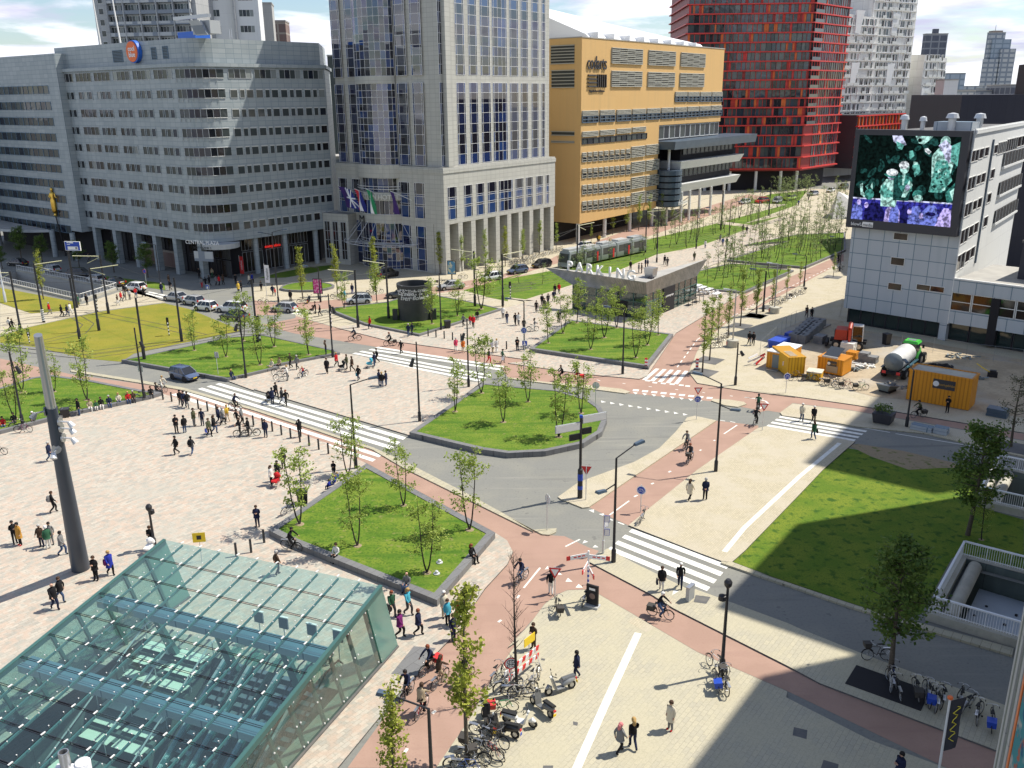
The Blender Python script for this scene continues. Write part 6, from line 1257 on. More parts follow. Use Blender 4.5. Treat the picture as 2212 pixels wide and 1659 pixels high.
for c,x,y,ty,ang,lab in(('01',1675,1025,745,-25,'blue square pedestrian sign beside the parked white cars'),('12',2145,-238+0,-320,-10,'blue square sign on the pole before the pavilion'),('01',1728,1455,1280,150,'grey backed square sign on the long planter'),('01',1135,1600,1390,160,'double grey backed square sign near the granite seat')):
 p=gr(c,x,y);H=hgt(p,c,x,ty)-p.z;r=empty('square_sign',place(p.x,p.y,p.z,ang),lab,'road sign','square signs');MB().tube([(0,0,0),(0,0,H)],.035,'pale_steel',8).build('pole',r);m_=MB();m_.box(-.32,.32,-.08,-.05,H-.65,H,'sign_back');m_.box(-.29,.29,-.085,-.081,H-.62,H-.03,'panel_blue' if 'blue' in lab else 'sign_white');m_.add([(-.2,-.09,H-.55),(.2,-.09,H-.55),(0,-.09,H-.15)],[(0,1,2)],'sign_white');m_.build('sign_plate',r)
p=gr('22',570,925);H=hgt(p,'22',575,290)-p.z;r=empty('direction_post',place(p.x,p.y,p.z,25),'tall black post with two long pale boards and blue bands','sign post')
m_=MB();m_.lathe([(.2,0),(.2,2.4),(.11,2.5),(.1,H)],'black_metal',12);m_.lathe([(.21,1.5),(.21,2.05)],'panel_blue',12,cap=False);m_.lathe([(.21,.75),(.21,1.05)],'panel_blue',12,cap=False);m_.lathe([(.13,H),(.13,H+.2)],'panel_blue',10);m_.build('pole',r)
for x0,z0_,w,h_,mt in((-2.2,H-.95,2.1,.62,'sign_back'),(.12,H-.5,2.1,.62,'sign_back'),(-1.0,H-1.75,.95,.5,'black_metal'),(.12,H-1.4,.8,.5,'black_metal')):
 m_=MB();m_.box(x0,x0+w,-.06,.06,z0_,z0_+h_,mt);m_.box(x0+.03,x0+w-.03,-.075,.075,z0_+.03,z0_+h_-.03,'white_frame' if mt=='sign_back' else 'interior_dark');m_.build('sign_board',r)
p=gr('23',632,330);H=hgt(p,'22',630,1345)-p.z;r=empty('finger_post',place(p.x,p.y,p.z,0),'white finger post with red tipped boards over the cycle path','sign post');m_=MB();m_.lathe([(.06,0),(.06,H)],'sign_white',10)
for i in range(6):m_.lathe([(.064,.3+i*.34),(.064,.46+i*.34)],'panel_blue',10,cap=False)
m_.build('pole',r)
for ang,dz,L in((200,0,1.35),(-15,-.12,1.2),(250,-.5,1.3),(280,-.85,1.2)):
 m_=MB();X=MR(R(ang),4,'Z');m_.box(.06,L,-.02,.02,H-.4+dz,H-.12+dz,'sign_white',X);m_.box(L-.12,L+.12,-.024,.024,H-.4+dz,H-.12+dz,'sign_red',X)
 for i in range(3):m_.box(.25+i*.28,.45+i*.28,-.024,.024,H-.3+dz,H-.22+dz,'sign_red',X)
 m_.build('sign_board',r)
p=gr('22',753,1365);H=hgt(p,'22',750,1060)-p.z;r=empty('name_sign',place(p.x,p.y,p.z,-20),'slim pole with narrow blue and white street name plates','sign');MB().lathe([(.09,0),(.09,1.0),(.045,1.05),(.045,H)],'pale_steel',8).build('pole',r)
for i,(a_,z)in enumerate(((15,.3),(60,.75),(15,1.3))):m_=MB();X=MR(R(a_),4,'Z');m_.box(.05,.42,-.015,.015,H-z-.25,H-z+.25,'panel_blue',X);m_.box(.08,.39,-.02,.02,H-z-.22,H-z+.22,'sign_white',X);m_.build('sign_board',r)
p=TP[7];X=frame((p.x,p.y),-12);q0,q1=onwall(X,'01',518,400),onwall(X,'01',650,475);r=empty('gantry_sign',X,'large blue direction sign on a tram pole','road sign');m_=MB();m_.box(q0[0],q1[0],-.3,-.15,q1[1],q0[1],'sign_white');m_.box(q0[0]+.06,q1[0]-.06,-.31,-.3,q1[1]+.06,q0[1]-.06,'panel_blue');m_.build('sign_board',r)
w_=q1[0]-q0[0];m_=MB()
for a_,b_,c_,d_ in((.15,.08,.3,.18),(.32,.06,.58,.2),(.15,.3,.36,.36),(.18,.55,.85,.9)):m_.box(q0[0]+a_*w_,q0[0]+c_*w_,-.325,-.312,q0[1]-d_*(q0[1]-q1[1]),q0[1]-b_*(q0[1]-q1[1]),'sign_white')
for z in(.62,.74):m_.box(q0[0]+.68*w_,q0[0]+.8*w_,-.335,-.326,q0[1]-(z+.08)*(q0[1]-q1[1]),q0[1]-z*(q0[1]-q1[1]),'black_metal')
m_.build('sign_text',r);MB().tube([(0,0,0),(0,0,q0[1])],.14,'black_metal',8).build('pole',r)
BM=MB().lathe([(.085,0),(.085,.82),(.075,.9),(.09,.92),(.09,1.0),(.07,1.03)],'bollard_black',12).mesh('bollard',40)
bl=[('12',590,577,'bollard nearest the near planter beside the zebra'),('12',514,543,'second bollard from the near planter'),('12',438,513,'third bollard from the near planter'),('12',365,485,'bollard at the feet of the man looking up'),('12',292,456,'bollard left of the man looking up'),('12',219,428,'second bollard left of the man looking up'),('12',147,400,'bollard right of the standing man in a dark coat'),('12',70,372,'bollard behind the standing man in a dark coat'),('02',2008,352,'bollard behind the walkers with bicycles'),('02',1716,262,'bollard behind the yellow coat walker'),('02',1645,240,'bollard right of the two standing men'),('02',1572,222,'bollard behind the two standing men'),('02',1361,163,'bollard second from the end of the granite seat'),('02',1292,147,'bollard at the end of the granite seat'),('12',82,1280,'bollard at the left corner of the near planter'),('02',1990,1358,'bollard between the glass roof and the near planter'),('02',1873,1388,'bollard half hidden behind the glass roof edge'),('11',1380,1153,'bollard nearest the corner of the kiosk planter'),('11',1442,1163,'second bollard from the kiosk planter'),('11',1507,1173,'third bollard from the kiosk planter'),('11',1573,1184,'bollard left of the person in pink'),('11',1640,1195,'bollard right of the person in pink'),('11',1780,1222,'bollard left of the pale dressed couple'),('11',1852,1233,'bollard before the pale dressed couple'),('11',2000,1257,'last bollard on the right of the row by the pavilion plaza')]
for c,x,y,l in bl:p=gr(c,x,y);tag(link('bollard',BM,None,place(p.x,p.y,p.z)),l,'bollard','black bollards')
for c,x,y,ty,l in(('12',385,975,870,'black litter bin at the left edge of the near planter'),('11',1532,1088,1032,'black litter bin by the kiosk planter'),('31',1120,1220,1135,'dark cabinet standing before the screen building'),('02',520,285,222,'black litter bin at the granite seat among the bicycles')):
 p=gr(c,x,y);H=min(1.9,hgt(p,c,x,ty)-p.z);r=empty('litter_bin',place(p.x,p.y,p.z,20),l,'bin');m_=MB();m_.hexa([(-.34,-.34,.05),(.34,-.34,.05),(.34,.34,.05),(-.34,.34,.05)],[(-.4,-.4,H),(.4,-.4,H),(.4,.4,H),(-.4,.4,H)],'black_metal');m_.build('body',r);MB().box(-.42,.42,-.42,.42,H,H+.06,'dark_trim').build('lid',r)
p0_=gr('02',640,1487);top=ray(*T('01',300,1145));dst=54.0;d_=top*(dst/math.hypot(top.x,top.y));tp=EYE+d_
mast=empty('light_mast',place(p0_.x,p0_.y,p0_.z),'huge leaning dark blue light mast with silver spotlights','light mast');v=tp-p0_
mat('mast_blue',(.035,.05,.075),.45,c2=(.045,.06,.085),scale=.5);v0=v.normalized()
def mp(t):return v*t
brk=.735
MB().tube([mp(0),mp(.3),mp(.55),mp(brk)],[.58,.47,.38,.31],'mast_blue',24).build('shaft',mast,60);MB().tube([mp(brk),mp(1.0)],[.28,.22],'steel',20).build('top_sleeve',mast,60)
for i,(c,x,y,s)in enumerate((('02',330,45,-1),('02',318,112,-1),('02',340,175,-1),('02',450,300,1),('02',480,360,1),('02',490,447,1),('02',462,528,-.0))):
 zz_=hgt(p0_+v*.6,c,x,y)-p0_.z;t=max(.2,min(.72,zz_/v.z));rd=.58-.37*t;q=mp(t);d2=D(-160 if s<0 else(0 if s>0 else-80));m_=MB();e=q+d2*(rd+.55)+V_((0,0,-.05));m_.tube([q+d2*rd*.9,e],.05,'pale_steel',6);m_.tube([e,e+d2*.2-V_((0,0,.28))],[.12,.2],'pale_steel',14);m_.tube([q+d2*rd,q+d2*(rd+.08)],[.28,.28],'steel',14);m_.build('spotlight',mast,50)
p=gr('01',475,520);X=frame((p.x,p.y),0);fx,fz=onwall(X,'01',440,205);_,hz_=onwall(X,'00',405,1475);r=empty('golden_statue',place(p.x+fx,p.y,0),'golden draped figure standing on a tall thin pole before the office block','statue')
MB().tube([(.8,0,0),(.05,0,fz)],[.16,.12],'black_metal',8).build('pole',r);Hs=hz_-fz;k=Hs/7.3
m_=MB();m_.lathe([(.25*k,0),(.45*k,.3*k),(.3*k,.7*k),(.62*k,1.1*k),(.7*k,1.25*k),(.5*k,1.35*k)],'gold',16,MT((.05,0,fz)));m_.build('pedestal',r,50)
m_=MB();X2=MT((.05,0,fz+1.35*k))@Matrix.Scale(k,4);m_.tube([(0,0,0),(.02,0,.5),(.05,0,1.4),(0,0,2.4),(-.05,0,3.2),(-.02,0,4.0),(0,0,4.5),(.02,0,4.7),(0,0,5.0),(0,0,5.4),(0,0,5.7)],[.45,.55,.62,.66,.52,.62,.5,.2,.3,.34,.1],'gold',14,X2);m_.tube([(-.5,0,4.2),(-.75,-.2,3.4),(-.2,-.6,3.2)],[.2,.17,.12],'gold',8,X2);m_.tube([(.55,0,4.2),(.8,-.25,3.3),(1.35,-.3,3.1)],[.2,.17,.1],'gold',8,X2)
for i in range(7):m_.tube([(-.4+i*.13,-.42,2.7),(-.35+i*.12,-.55,1.2),(-.4+i*.13,-.4,.1)],[.09,.1,.08],'gold',6,X2)
m_.tube([(-.15,.1,5.3),(-.35,.25,5.0),(-.2,.25,4.5)],[.2,.22,.12],'gold',8,X2);m_.build('figure',r,60)
def banner(c,x,y,X0,Y0,X1,Y1,lab,cloth,txt,tm,ang=-10):
 p=gr(c,x,y);X=frame((p.x,p.y),ang,p.z);a=onwall(X,c,X0,Y0);b=onwall(X,c,X1,Y1);r=empty('banner_flag',X,lab,'banner');h1=a[1]-p.z;h0=b[1]-p.z;w=b[0]-a[0]
 MB().tube([(a[0],.05,0),(a[0],.05,h1+.2)],.04,'pale_steel',6).build('pole',r);m_=MB();n=10
 for i in range(n):m_.quad(*[(a[0]+w*u,-.06*sin(t_*5+u*2),h0+(h1-h0)*t_)for u,t_ in((0,i/n),(1,i/n),(1,(i+1)/n),(0,(i+1)/n))],cloth)
 m_.build('cloth',r);tm_=text_mesh(txt,w*.62,.01,tm,align='CENTER');link('lettering',tm_,r,MT((a[0]+w*.72,-.1,(h0+h1)/2))@STAND@MR(R(90),4,'Z'))
banner('01',1945,680,1890,522,1935,660,'red and white banner at the office block corner','sign_red','vodafoon','sign_white');banner('01',2110,870,2088,590,2140,730,'white banner with dark lettering before the oval lawn','sign_white','Kapsalon','letter_dark')
p=gr('33',1520,1790);X=frame((p.x,p.y),0,p.z);a=onwall(X,'33',1630,1095);r=empty('leaning_flag',X,'black flag with yellow handwriting on a pole with an orange cap','flag');tp_=V_((a[0],0,a[1]-p.z));MB().tube([(0,0,0),tp_],[.06,.05],'white_frame',10).build('pole',r);MB().lathe([(.11,0),(.12,.08),(.09,.12)],'logo_orange',12,MT(tp_)).build('cap',r)
b1=onwall(X,'33',1750,1060);b2=onwall(X,'33',1570,1510);b3=onwall(X,'33',1655,1460);P4=[V_((a[0]+.03,-.02,a[1]-p.z-.1)),V_((b1[0],-.1,b1[1]-p.z)),V_((b3[0],-.15,b3[1]-p.z)),V_((b2[0],-.02,b2[1]-p.z))]
m_=MB();n=12
for i in range(n):
 for j in range(3):
  f=lambda u,t_:P4[0].lerp(P4[1],u).lerp(P4[3].lerp(P4[2],u),t_)+V_((0,-.07*sin(t_*7+u*2)*u,0));m_.quad(f(j/3,i/n),f((j+1)/3,i/n),f((j+1)/3,(i+1)/n),f(j/3,(i+1)/n),'dark_trim')
m_.build('cloth',r);mat('script_yellow',(.75,.62,.05),.6);m_=MB()
L=[f(.5+.22*sin(k_*.9)*(1 if k_%3 else.5),.14+.024*k_)-V_((0,.03,0))for k_ in range(30)];m_.tube(L,.02,'script_yellow',4);m_.build('lettering',r)
p=gr('02',1600,1425);r=empty('yellow_sign',place(p.x,p.y,p.z,10),'yellow sign with a bicycle symbol behind the glass roof','sign');MB().tube([(0,0,0),(0,0,2.2)],.03,'pale_steel',6).build('pole',r);m_=MB();m_.box(-.42,.42,-.05,-.03,1.45,2.15,'sign_yellow');m_.box(-.15,.15,-.06,-.052,1.65,1.95,'black_metal');m_.build('sign_plate',r)
p=gr('13',2100,960);r=empty('road_barrier',place(p.x,p.y,p.z,52),'red and white road barrier with a yellow plate among the bicycles','barrier')
for z in(.45,.95):
 m_=MB()
 for i in range(10):m_.hexa([(-1.3+i*.3,-.03,z),(-1.0+i*.3,-.03,z),(-1.0+i*.3,.03,z),(-1.3+i*.3,.03,z)],[(-1.2+i*.3,-.03,z+.26),(-.9+i*.3,-.03,z+.26),(-.9+i*.3,.03,z+.26),(-1.2+i*.3,.03,z+.26)],'sign_red' if i%2 else 'sign_white')
 m_.build('plank',r)
for x in(-1.0,1.4):MB().tube([(x,-.5,0),(x,0,1.25),(x,.5,0)],.03,'pale_steel',6).build('leg',r)
m_=MB();m_.tube([(.9,0,1.2),(.9,0,2.2)],.03,'pale_steel',6);m_.box(.45,1.4,-.03,.0,1.75,2.25,'sign_yellow');m_.build('yellow_plate',r)
p=gr('23',668,380);r=empty('sandwich_board',place(p.x,p.y,p.z,-30),'black advertising board with a dark picture on the corner','board');m_=MB();m_.box(-.45,.45,-.25,.25,0,.14,'pale_steel');m_.build('foot',r);m_=MB();m_.box(-.4,.4,-.05,.05,.16,1.5,'black_metal');m_.box(-.34,.34,-.06,-.052,.3,1.42,'interior_dark');m_.box(-.2,.2,-.066,-.061,1.15,1.3,'sign_white');m_.lathe([(.2,0),(.16,.01)],'far_brown',10,MT((0,-.06,.75))@MR(R(90),4,'X'));m_.build('panel',r)
p=gr('23',1440,325);r=empty('service_box',place(p.x,p.y,p.z,50),'small grey green service box beside the zebra crossing','service box');MB().box(-.35,.35,-.12,.12,0,.95,'sign_back').build('body',r);MB().box(-.37,.37,-.14,.14,.95,1.0,'steel').build('lid',r)
for c,x,y,ty,lab,mt in(('11',512,862,795,'pink advertising poster on a lamp before the oval lawn','poster_pink'),('11',1568,705,650,'blue advertising stand before the hotel colonnade','poster_blue')):
 mat('poster_pink',(.55,.03,.22),.5,c2=(.75,.35,.5),scale=3,lo=.5,hi=.55);mat('poster_blue',(.08,.25,.40),.5,c2=(.6,.6,.4),scale=2,lo=.5,hi=.6)
 p=gr(c,x,y);r=empty('advert_stand',place(p.x,p.y,p.z,-10),lab,'poster');m_=MB();m_.box(-.75,.75,-.1,.1,.9,3.3,'black_metal');m_.box(-.1,.1,-.08,.08,0,.9,'black_metal');m_.build('frame',r);MB().box(-.66,.66,-.115,-.101,1.0,3.2,mt).build('poster',r)
for c,x,y,lab in(('21',1092,1412,'red and white beacon at the corner of the pavilion planter'),('21',1496,1418,'red and white beacon at the entrance of the far cycle path')):
 p=gr(c,x,y);r=empty('road_beacon',place(p.x,p.y,p.z,-15),lab,'beacon','red and white beacons');MB().box(-.35,.35,-.25,.25,0,.1,'dark_trim').build('foot',r);m_=MB()
 for i in range(6):m_.box(-.16,.16,-.05,.05,.1+i*.2,.3+i*.2,'sign_red' if i%2 else 'sign_white')
 m_.build('panel',r)
d=ray(142,1652);p=EYE+d*4.2;r=empty('roof_bracket',MT(p),'grey tube in a white bracket on the roof edge at the bottom left','bracket');m_=MB();m_.lathe([(.024,-.2),(.024,.075),(.019,.075),(.019,.0)],'steel',20,cap=False);m_.build('tube',r,50);m_=MB();m_.box(-.05,.09,-.02,.02,-.2,-.01,'white_metal');m_.lathe([(.035,-.2),(.035,.0),(.01,.012)],'white_metal',14,MT((.07,.02,0)));m_.build('bracket',r)
d=ray(-40,1755);p=EYE+d*3.6;r=empty('roof_edge',MT(p),'rounded white roof edge in the bottom left corner','roof edge');m_=MB();m_.lathe([(.02,.11),(.14,.095),(.2,.03),(.21,-.6)],'white_metal',28,MT((-.08,0,-.03)));m_.build('cap',r,60)
# people
PAL={'bk':(.012,.012,.014),'nv':(.016,.022,.055),'bl':(.02,.035,.30),'gy':(.19,.19,.19),'wh':(.70,.69,.65),'rd':(.50,.02,.025),'gn':(.03,.10,.055),'bn':(.07,.045,.03),'ye':(.62,.42,.06),'mu':(.48,.25,.05),'pu':(.16,.02,.13),'tq':(.07,.38,.50),'pk':(.65,.07,.14),'jn':(.05,.085,.17),'ol':(.08,.085,.045),'be':(.42,.34,.23),'or':(.62,.17,.03),'dg':(.05,.05,.055),'cr':(.62,.56,.44)}
for k_,c_ in PAL.items():mat('cloth_'+k_,c_,.85,spec=.2)
HAIR={'bk':(.012,.010,.009),'br':(.06,.032,.018),'bd':(.42,.27,.10),'gy':(.40,.39,.37),'wh':(.70,.69,.66),'rd':(.20,.05,.02),'sk':(.50,.29,.20),'pk':(.60,.20,.20)}
for k_,c_ in HAIR.items():mat('hair_'+k_,c_,.7,spec=.3)
mat('skin_light',(.56,.33,.23),.6);mat('skin_dark',(.14,.075,.05),.6);mat('eye_dark',(.02,.015,.012),.4)
V3=Vector
def pose(k):
 """joints (x forward, y left, z up) with radii"""
 J=dict(pel=((0,0,.95),.165),sp=((.0,0,1.14),.16),ch=((.015,0,1.34),.185),nb=((.01,0,1.49),.075),hl=((.03,0,1.575),.08),hm=((.035,0,1.655),.112),ht=((.03,0,1.735),.08))
 arm=lambda s,e,w:{f's{s}':((.0,.185*(1 if s=='l' else-1),1.425),.08),f'e{s}':(e,.064),f'w{s}':(w,.042)}
 leg=lambda s,kn,an,to:{f'h{s}':((.0,.085*(1 if s=='l' else-1),.90),.092),f'k{s}':(kn,.08),f'a{s}':(an,.06),f't{s}':(to,.048)}
 if k in('stand','phone','push','photo','back'):
  J.update(leg('l',(.02,.10,.49),(-.02,.11,.07),(.15,.13,.04)));J.update(leg('r',(.0,-.09,.49),(.0,-.10,.07),(.17,-.13,.04)))
  if k=='stand':J.update(arm('l',(-.03,.25,1.15),(.05,.25,.90)));J.update(arm('r',(-.04,-.25,1.15),(.06,-.24,.91)))
  if k=='phone':J.update(arm('l',(.0,.24,1.14),(.24,.08,1.20)));J.update(arm('r',(.0,-.24,1.14),(.26,-.06,1.22)))
  if k=='push':J.update(arm('l',(.10,.23,1.16),(.36,.2,1.06)));J.update(arm('r',(.10,-.23,1.16),(.36,-.2,1.06)))
  if k=='photo':J.update(arm('l',(.14,.27,1.30),(.16,.12,1.56)));J.update(arm('r',(.14,-.27,1.30),(.16,-.12,1.56)))
  if k=='back':J.update(arm('l',(-.08,.24,1.17),(-.2,.06,.98)));J.update(arm('r',(-.08,-.24,1.17),(-.2,-.06,.98)))
 if k in('walk','walkb','stroll'):
  f={'walk':1,'walkb':-1,'stroll':.6}[k]
  J.update(leg('l',(.22*f,.09,.52),(.22*f-.06 if f>0 else-.50*abs(f),.09,.09 if f>0 else.18),(.22*f+.1 if f>0 else-.38,.11,.05)));J.update(leg('r',(.06 if f>0 else.22,-.09,.50),(-.30*f if f>0 else.18,-.09,.15 if f>0 else.09),(-.17*f if f>0 else.34,-.11,.05)))
  J.update(arm('l',(-.16*f,.24,1.17),(-.12*f,.24,.92)));J.update(arm('r',(.10*f,-.24,1.16),(.26*f,-.2,.96)))
 if k in('sit','sitp'):
  d=-.43
  for n in list(J):p,r=J[n];J[n]=((p[0]-.0,p[1],p[2]+d),r)
  J.update({a:((p[0],p[1],p[2]+d),r)for a,(p,r)in(arm('l',(.08,.25,1.15),(.30,.14,1.02))if k=='sit' else arm('l',(.10,.24,1.13),(.30,.06,1.2))).items()});J.update({a:((p[0],p[1],p[2]+d),r)for a,(p,r)in(arm('r',(.08,-.25,1.15),(.30,-.14,1.02))if k=='sit' else arm('r',(.10,-.24,1.13),(.30,-.06,1.2))).items()})
  J['hl_']=None;J.pop('hl_')
  J.update(leg('l',(.44,.13,.50),(.46,.12,.08),(.62,.14,.04)));J.update(leg('r',(.43,-.12,.50),(.38,-.11,.08),(.54,-.13,.04)))
  J['hl2']=None;J.pop('hl2');J['hl']=J['hl']
  for s,y in(('l',.09),('r',-.09)):J['h'+s]=((.05,y,.50),.095)
 if k in('ride','lean'):
  for n,p in dict(pel=(-.16,0,1.02),sp=(-.10,0,1.20),ch=(.02,0,1.38),nb=(.07,0,1.52),hl=(.11,0,1.60),hm=(.125,0,1.68),ht=(.125,0,1.755)).items():J[n]=(p,J[n][1])
  J.update({'sl':((.03,.185,1.46),.08),'el':((.26,.26,1.25),.062),'wl':((.47,.25,1.10),.042),'sr':((.03,-.185,1.46),.08),'er':((.26,-.26,1.25),.062),'wr':((.47,-.25,1.10),.042)})
  J.update({'hl':J['hl'],'kl':((.30,.11,.78),.08),'al':((.12,.11,.42),.06),'tl':((.27,.12,.38),.045),'kr':((.22,-.11,.58),.08),'ar':((-.02,-.11,.19),.06),'tr':((.14,-.12,.16),.045)})
 return J
def person_mesh(k,build=1.0):
 J=pose(k)
 hipL,hipR=(J.pop('hl_hip',None),None)
 N={}
 hd={'stand':0}
 P=dict(J)
 if k in('ride','lean'):head_l=((.11,0,1.60),.075);hips={'HL':((-.12,.09,.97),.115),'HR':((-.12,-.09,.97),.115)}
 elif k in('sit','sitp'):head_l=((.03,0,1.145),.075);hips={'HL':((.05,.1,.50),.115),'HR':((.05,-.1,.50),.115)}
 else:head_l=((.03,0,1.575),.075);hips={'HL':((0,.09,.88),.118),'HR':((0,-.09,.88),.118)}
 P.pop('hl',None);P.pop('hr',None);P['hd']=head_l;P.update(hips)
 E=[('pel','sp','top'),('sp','ch','top'),('ch','nb','top'),('nb','hd','skin'),('hd','hm','skin'),('hm','ht','skin')]
 for s in 'lr':E+=[('ch','s'+s,'top'),('s'+s,'e'+s,'top'),('e'+s,'w'+s,'top'),('pel','H'+s.upper(),'legs'),('H'+s.upper(),'k'+s,'legs'),('k'+s,'a'+s,'legs'),('a'+s,'t'+s,'shoe')]
 ns=['pel']+[n for n in P if n!='pel'];ix={n:i for i,n in enumerate(ns)}
 me=bpy.data.meshes.new('skeleton');me.from_pydata([P[n][0]for n in ns],[(ix[a],ix[b])for a,b,_ in E],[]);o=bpy.data.objects.new('skeleton',me);COL.objects.link(o)
 md=o.modifiers.new('skin','SKIN');md.use_smooth_shade=True;md.branch_smoothing=.6
 for n in ns:
  v=me.skin_vertices[0].data[ix[n]];r=P[n][1]*(build if n in('pel','sp','ch')else 1);v.radius=(r,r);v.use_root=n=='pel'
 sd=o.modifiers.new('subdivision','SUBSURF');sd.levels=1;sd.render_levels=1
 m2=bpy.data.meshes.new_from_object(o.evaluated_get(bpy.context.evaluated_depsgraph_get()));bpy.data.objects.remove(o)
 mb=MB();mb.v=[v.co.copy()for v in m2.vertices];SEG=[(V3(P[a][0]),V3(P[b][0]),(P[a][1]+P[b][1])/2,l)for a,b,l in E]
 for p in m2.polygons:
  c=p.center;best=9;lab='top'
  for a,b,r,l in SEG:
   d=b-a;t=max(0,min(1,(c-a).dot(d)/d.length_squared));q=(c-a-d*t).length-r
   if q<best:best=q;lab=l
  mb.f.append(list(p.vertices));mb.mi.append(mb._m(lab))
 bpy.data.meshes.remove(m2)
 h=V3(P['hm'][0])
 for s in(-1,1):
  mb.lathe([(.001,.013),(.012,.006),(.012,-.004),(.001,-.01)],'eye',6,MT(h+V3((.088,s*.034,.012))));mb.tube([h+V3((0,s*.093,.02)),h+V3((-.005,s*.105,-.0)),h+V3((0,s*.093,-.035))],[.012,.018,.01],'skin',6)
 mb.tube([h+V3((.085,0,.015)),h+V3((.112,0,-.03)),h+V3((.085,0,-.04))],[.01,.016,.012],'skin',6);mb.box(h.x+.075,h.x+.092,-.022,.022,h.z-.072,h.z-.062,'eye')
 for s in 'lr':
  w,e=V3(P['w'+s][0]),V3(P['e'+s][0]);d=(w-e).normalized();y=V3((0,1 if s=='l' else-1,0));a=d.cross(y).normalized()if abs(d.dot(y))<.95 else V3((1,0,0));n=a.cross(d).normalized()
  mb.tube([w-d*.01,w+d*.05,w+d*.085],[.03,.036,.032],'skin',8)
  for i in range(4):b=w+d*.085+a*(-.03+.02*i);L=(.06,.072,.068,.052)[i];mb.tube([b,b+d*L*.6-n*.006,b+d*L*.85-n*.03],[.0095,.009,.007],'skin',5)
  b=w+d*.03+a*.034;mb.tube([b,b+a*.028+d*.03,b+a*.03+d*.062-n*.012],[.012,.010,.008],'skin',5)
 mb.ms2=mb.ms;slots=['skin','top','legs','shoe','eye']
 MATS.update({});me=bpy.data.meshes.new('person');me.from_pydata([tuple(v)for v in mb.v],[],mb.f)
 for sname in slots:me.materials.append(MATS['cloth_bk'])
 mp_=[slots.index(m)for m in mb.ms];me.polygons.foreach_set('material_index',[mp_[i]for i in mb.mi]);me.polygons.foreach_set('use_smooth',[True]*len(me.polygons));me.update()
 return me,h,P
BODY={}
def hair_mesh(h,long_,k):
 mb=MB();X=MT(h+V3((-.012,0,.022)));prof=[(.124,-.03),(.128,.01),(.118,.055),(.09,.098),(.045,.118),(.002,.124)]
 n=14;vs=[];fs=[]
 for i,(r,z)in enumerate(prof):
  for j in range(n):
   a=6.2832*j/n;zz_=z
   if i==0:zz_=z+(.055 if cos(a)>.35 else(-.045 if cos(a)<-.2 else 0))
   vs.append((r*cos(a),r*.93*sin(a),zz_))
 for i in range(len(prof)-1):
  for j in range(n):fs.append((i*n+j,i*n+(j+1)%n,(i+1)*n+(j+1)%n,(i+1)*n+j))
 mb.add(vs,fs,'hairslot',X)
 if long_:mb.tube([h+V3((-.05,0,.06)),h+V3((-.10,0,-.05)),h+V3((-.115,0,-.18)),h+V3((-.10,0,-.27))],[.09,.10,.09,.05],'hairslot',10)
 me=bpy.data.meshes.new('hair');me.from_pydata([tuple(v)for v in mb.v],[],mb.f);me.materials.append(MATS['cloth_bk']);me.polygons.foreach_set('use_smooth',[True]*len(me.polygons));return me
def coat_mesh(P,k,L):
 mb=MB();z0=P['pel'][0][2];off=z0-.95;rr=[(.10,.19,1.46),(.165,.235,1.36),(.17,.215,1.15),(.175,.22,.95),(.19,.235,.80),(.205,.25,max(.3,.95-L))]
 n=16;vs=[];fs=[]
 for rx,ry,z in rr:
  for j in range(n):a=6.2832*j/n;vs.append((rx*cos(a)+.005,ry*sin(a),z+off))
 for i in range(len(rr)-1):
  for j in range(n):fs.append((i*n+j,i*n+(j+1)%n,(i+1)*n+(j+1)%n,(i+1)*n+j))
 mb.add(vs,[tuple(reversed(f))for f in fs],'coatslot');me=bpy.data.meshes.new('coat');me.from_pydata([tuple(v)for v in mb.v],[],mb.f);me.materials.append(MATS['cloth_bk']);me.polygons.foreach_set('use_smooth',[True]*len(me.polygons));return me
HM={};CM={}
def hash_(t):return sum(map(ord,t))
def setm(o,ms):
 for i,m_ in enumerate(ms):o.material_slots[i].link='OBJECT';o.material_slots[i].material=MATS[m_]
DIRS={'R':0,'RA':45,'A':90,'LA':135,'L':180,'LT':225,'T':270,'RT':315}
def person_at(p,k,ang,top,legs,hair,label,sc=1.,opt='',group=None):
 if k not in BODY:BODY[k]=person_mesh(k)
 me,h,P=BODY[k];o=link('person',me,None,place(p[0],p[1],p[2],ang,sc));setm(o,['skin_dark' if 'd' in opt else 'skin_light','cloth_'+top,'cloth_'+legs,'cloth_wh' if 'w' in opt else('cloth_rd' if 'r' in opt else 'cloth_bk'),'eye_dark'])
 tag(o,label,'person',group or 'people on the square');lg_='l' in opt;key=(k,lg_)
 if key not in HM:HM[key]=hair_mesh(h,lg_,k)
 if hair!='sk':ho_=link('hair',HM[key],o);setm(ho_,['hair_'+hair])
 if 'c' in opt or 'k' in opt or(k[:3]not in('sit','rid')and hash_(label)%3):
  key=(k,'c' in opt)
  if key not in CM:CM[key]=coat_mesh(P,k,.36 if 'c' in opt else.16)
  setm(link('coat' if 'c' in opt else 'jacket',CM[key],o),['cloth_'+top])
 return o
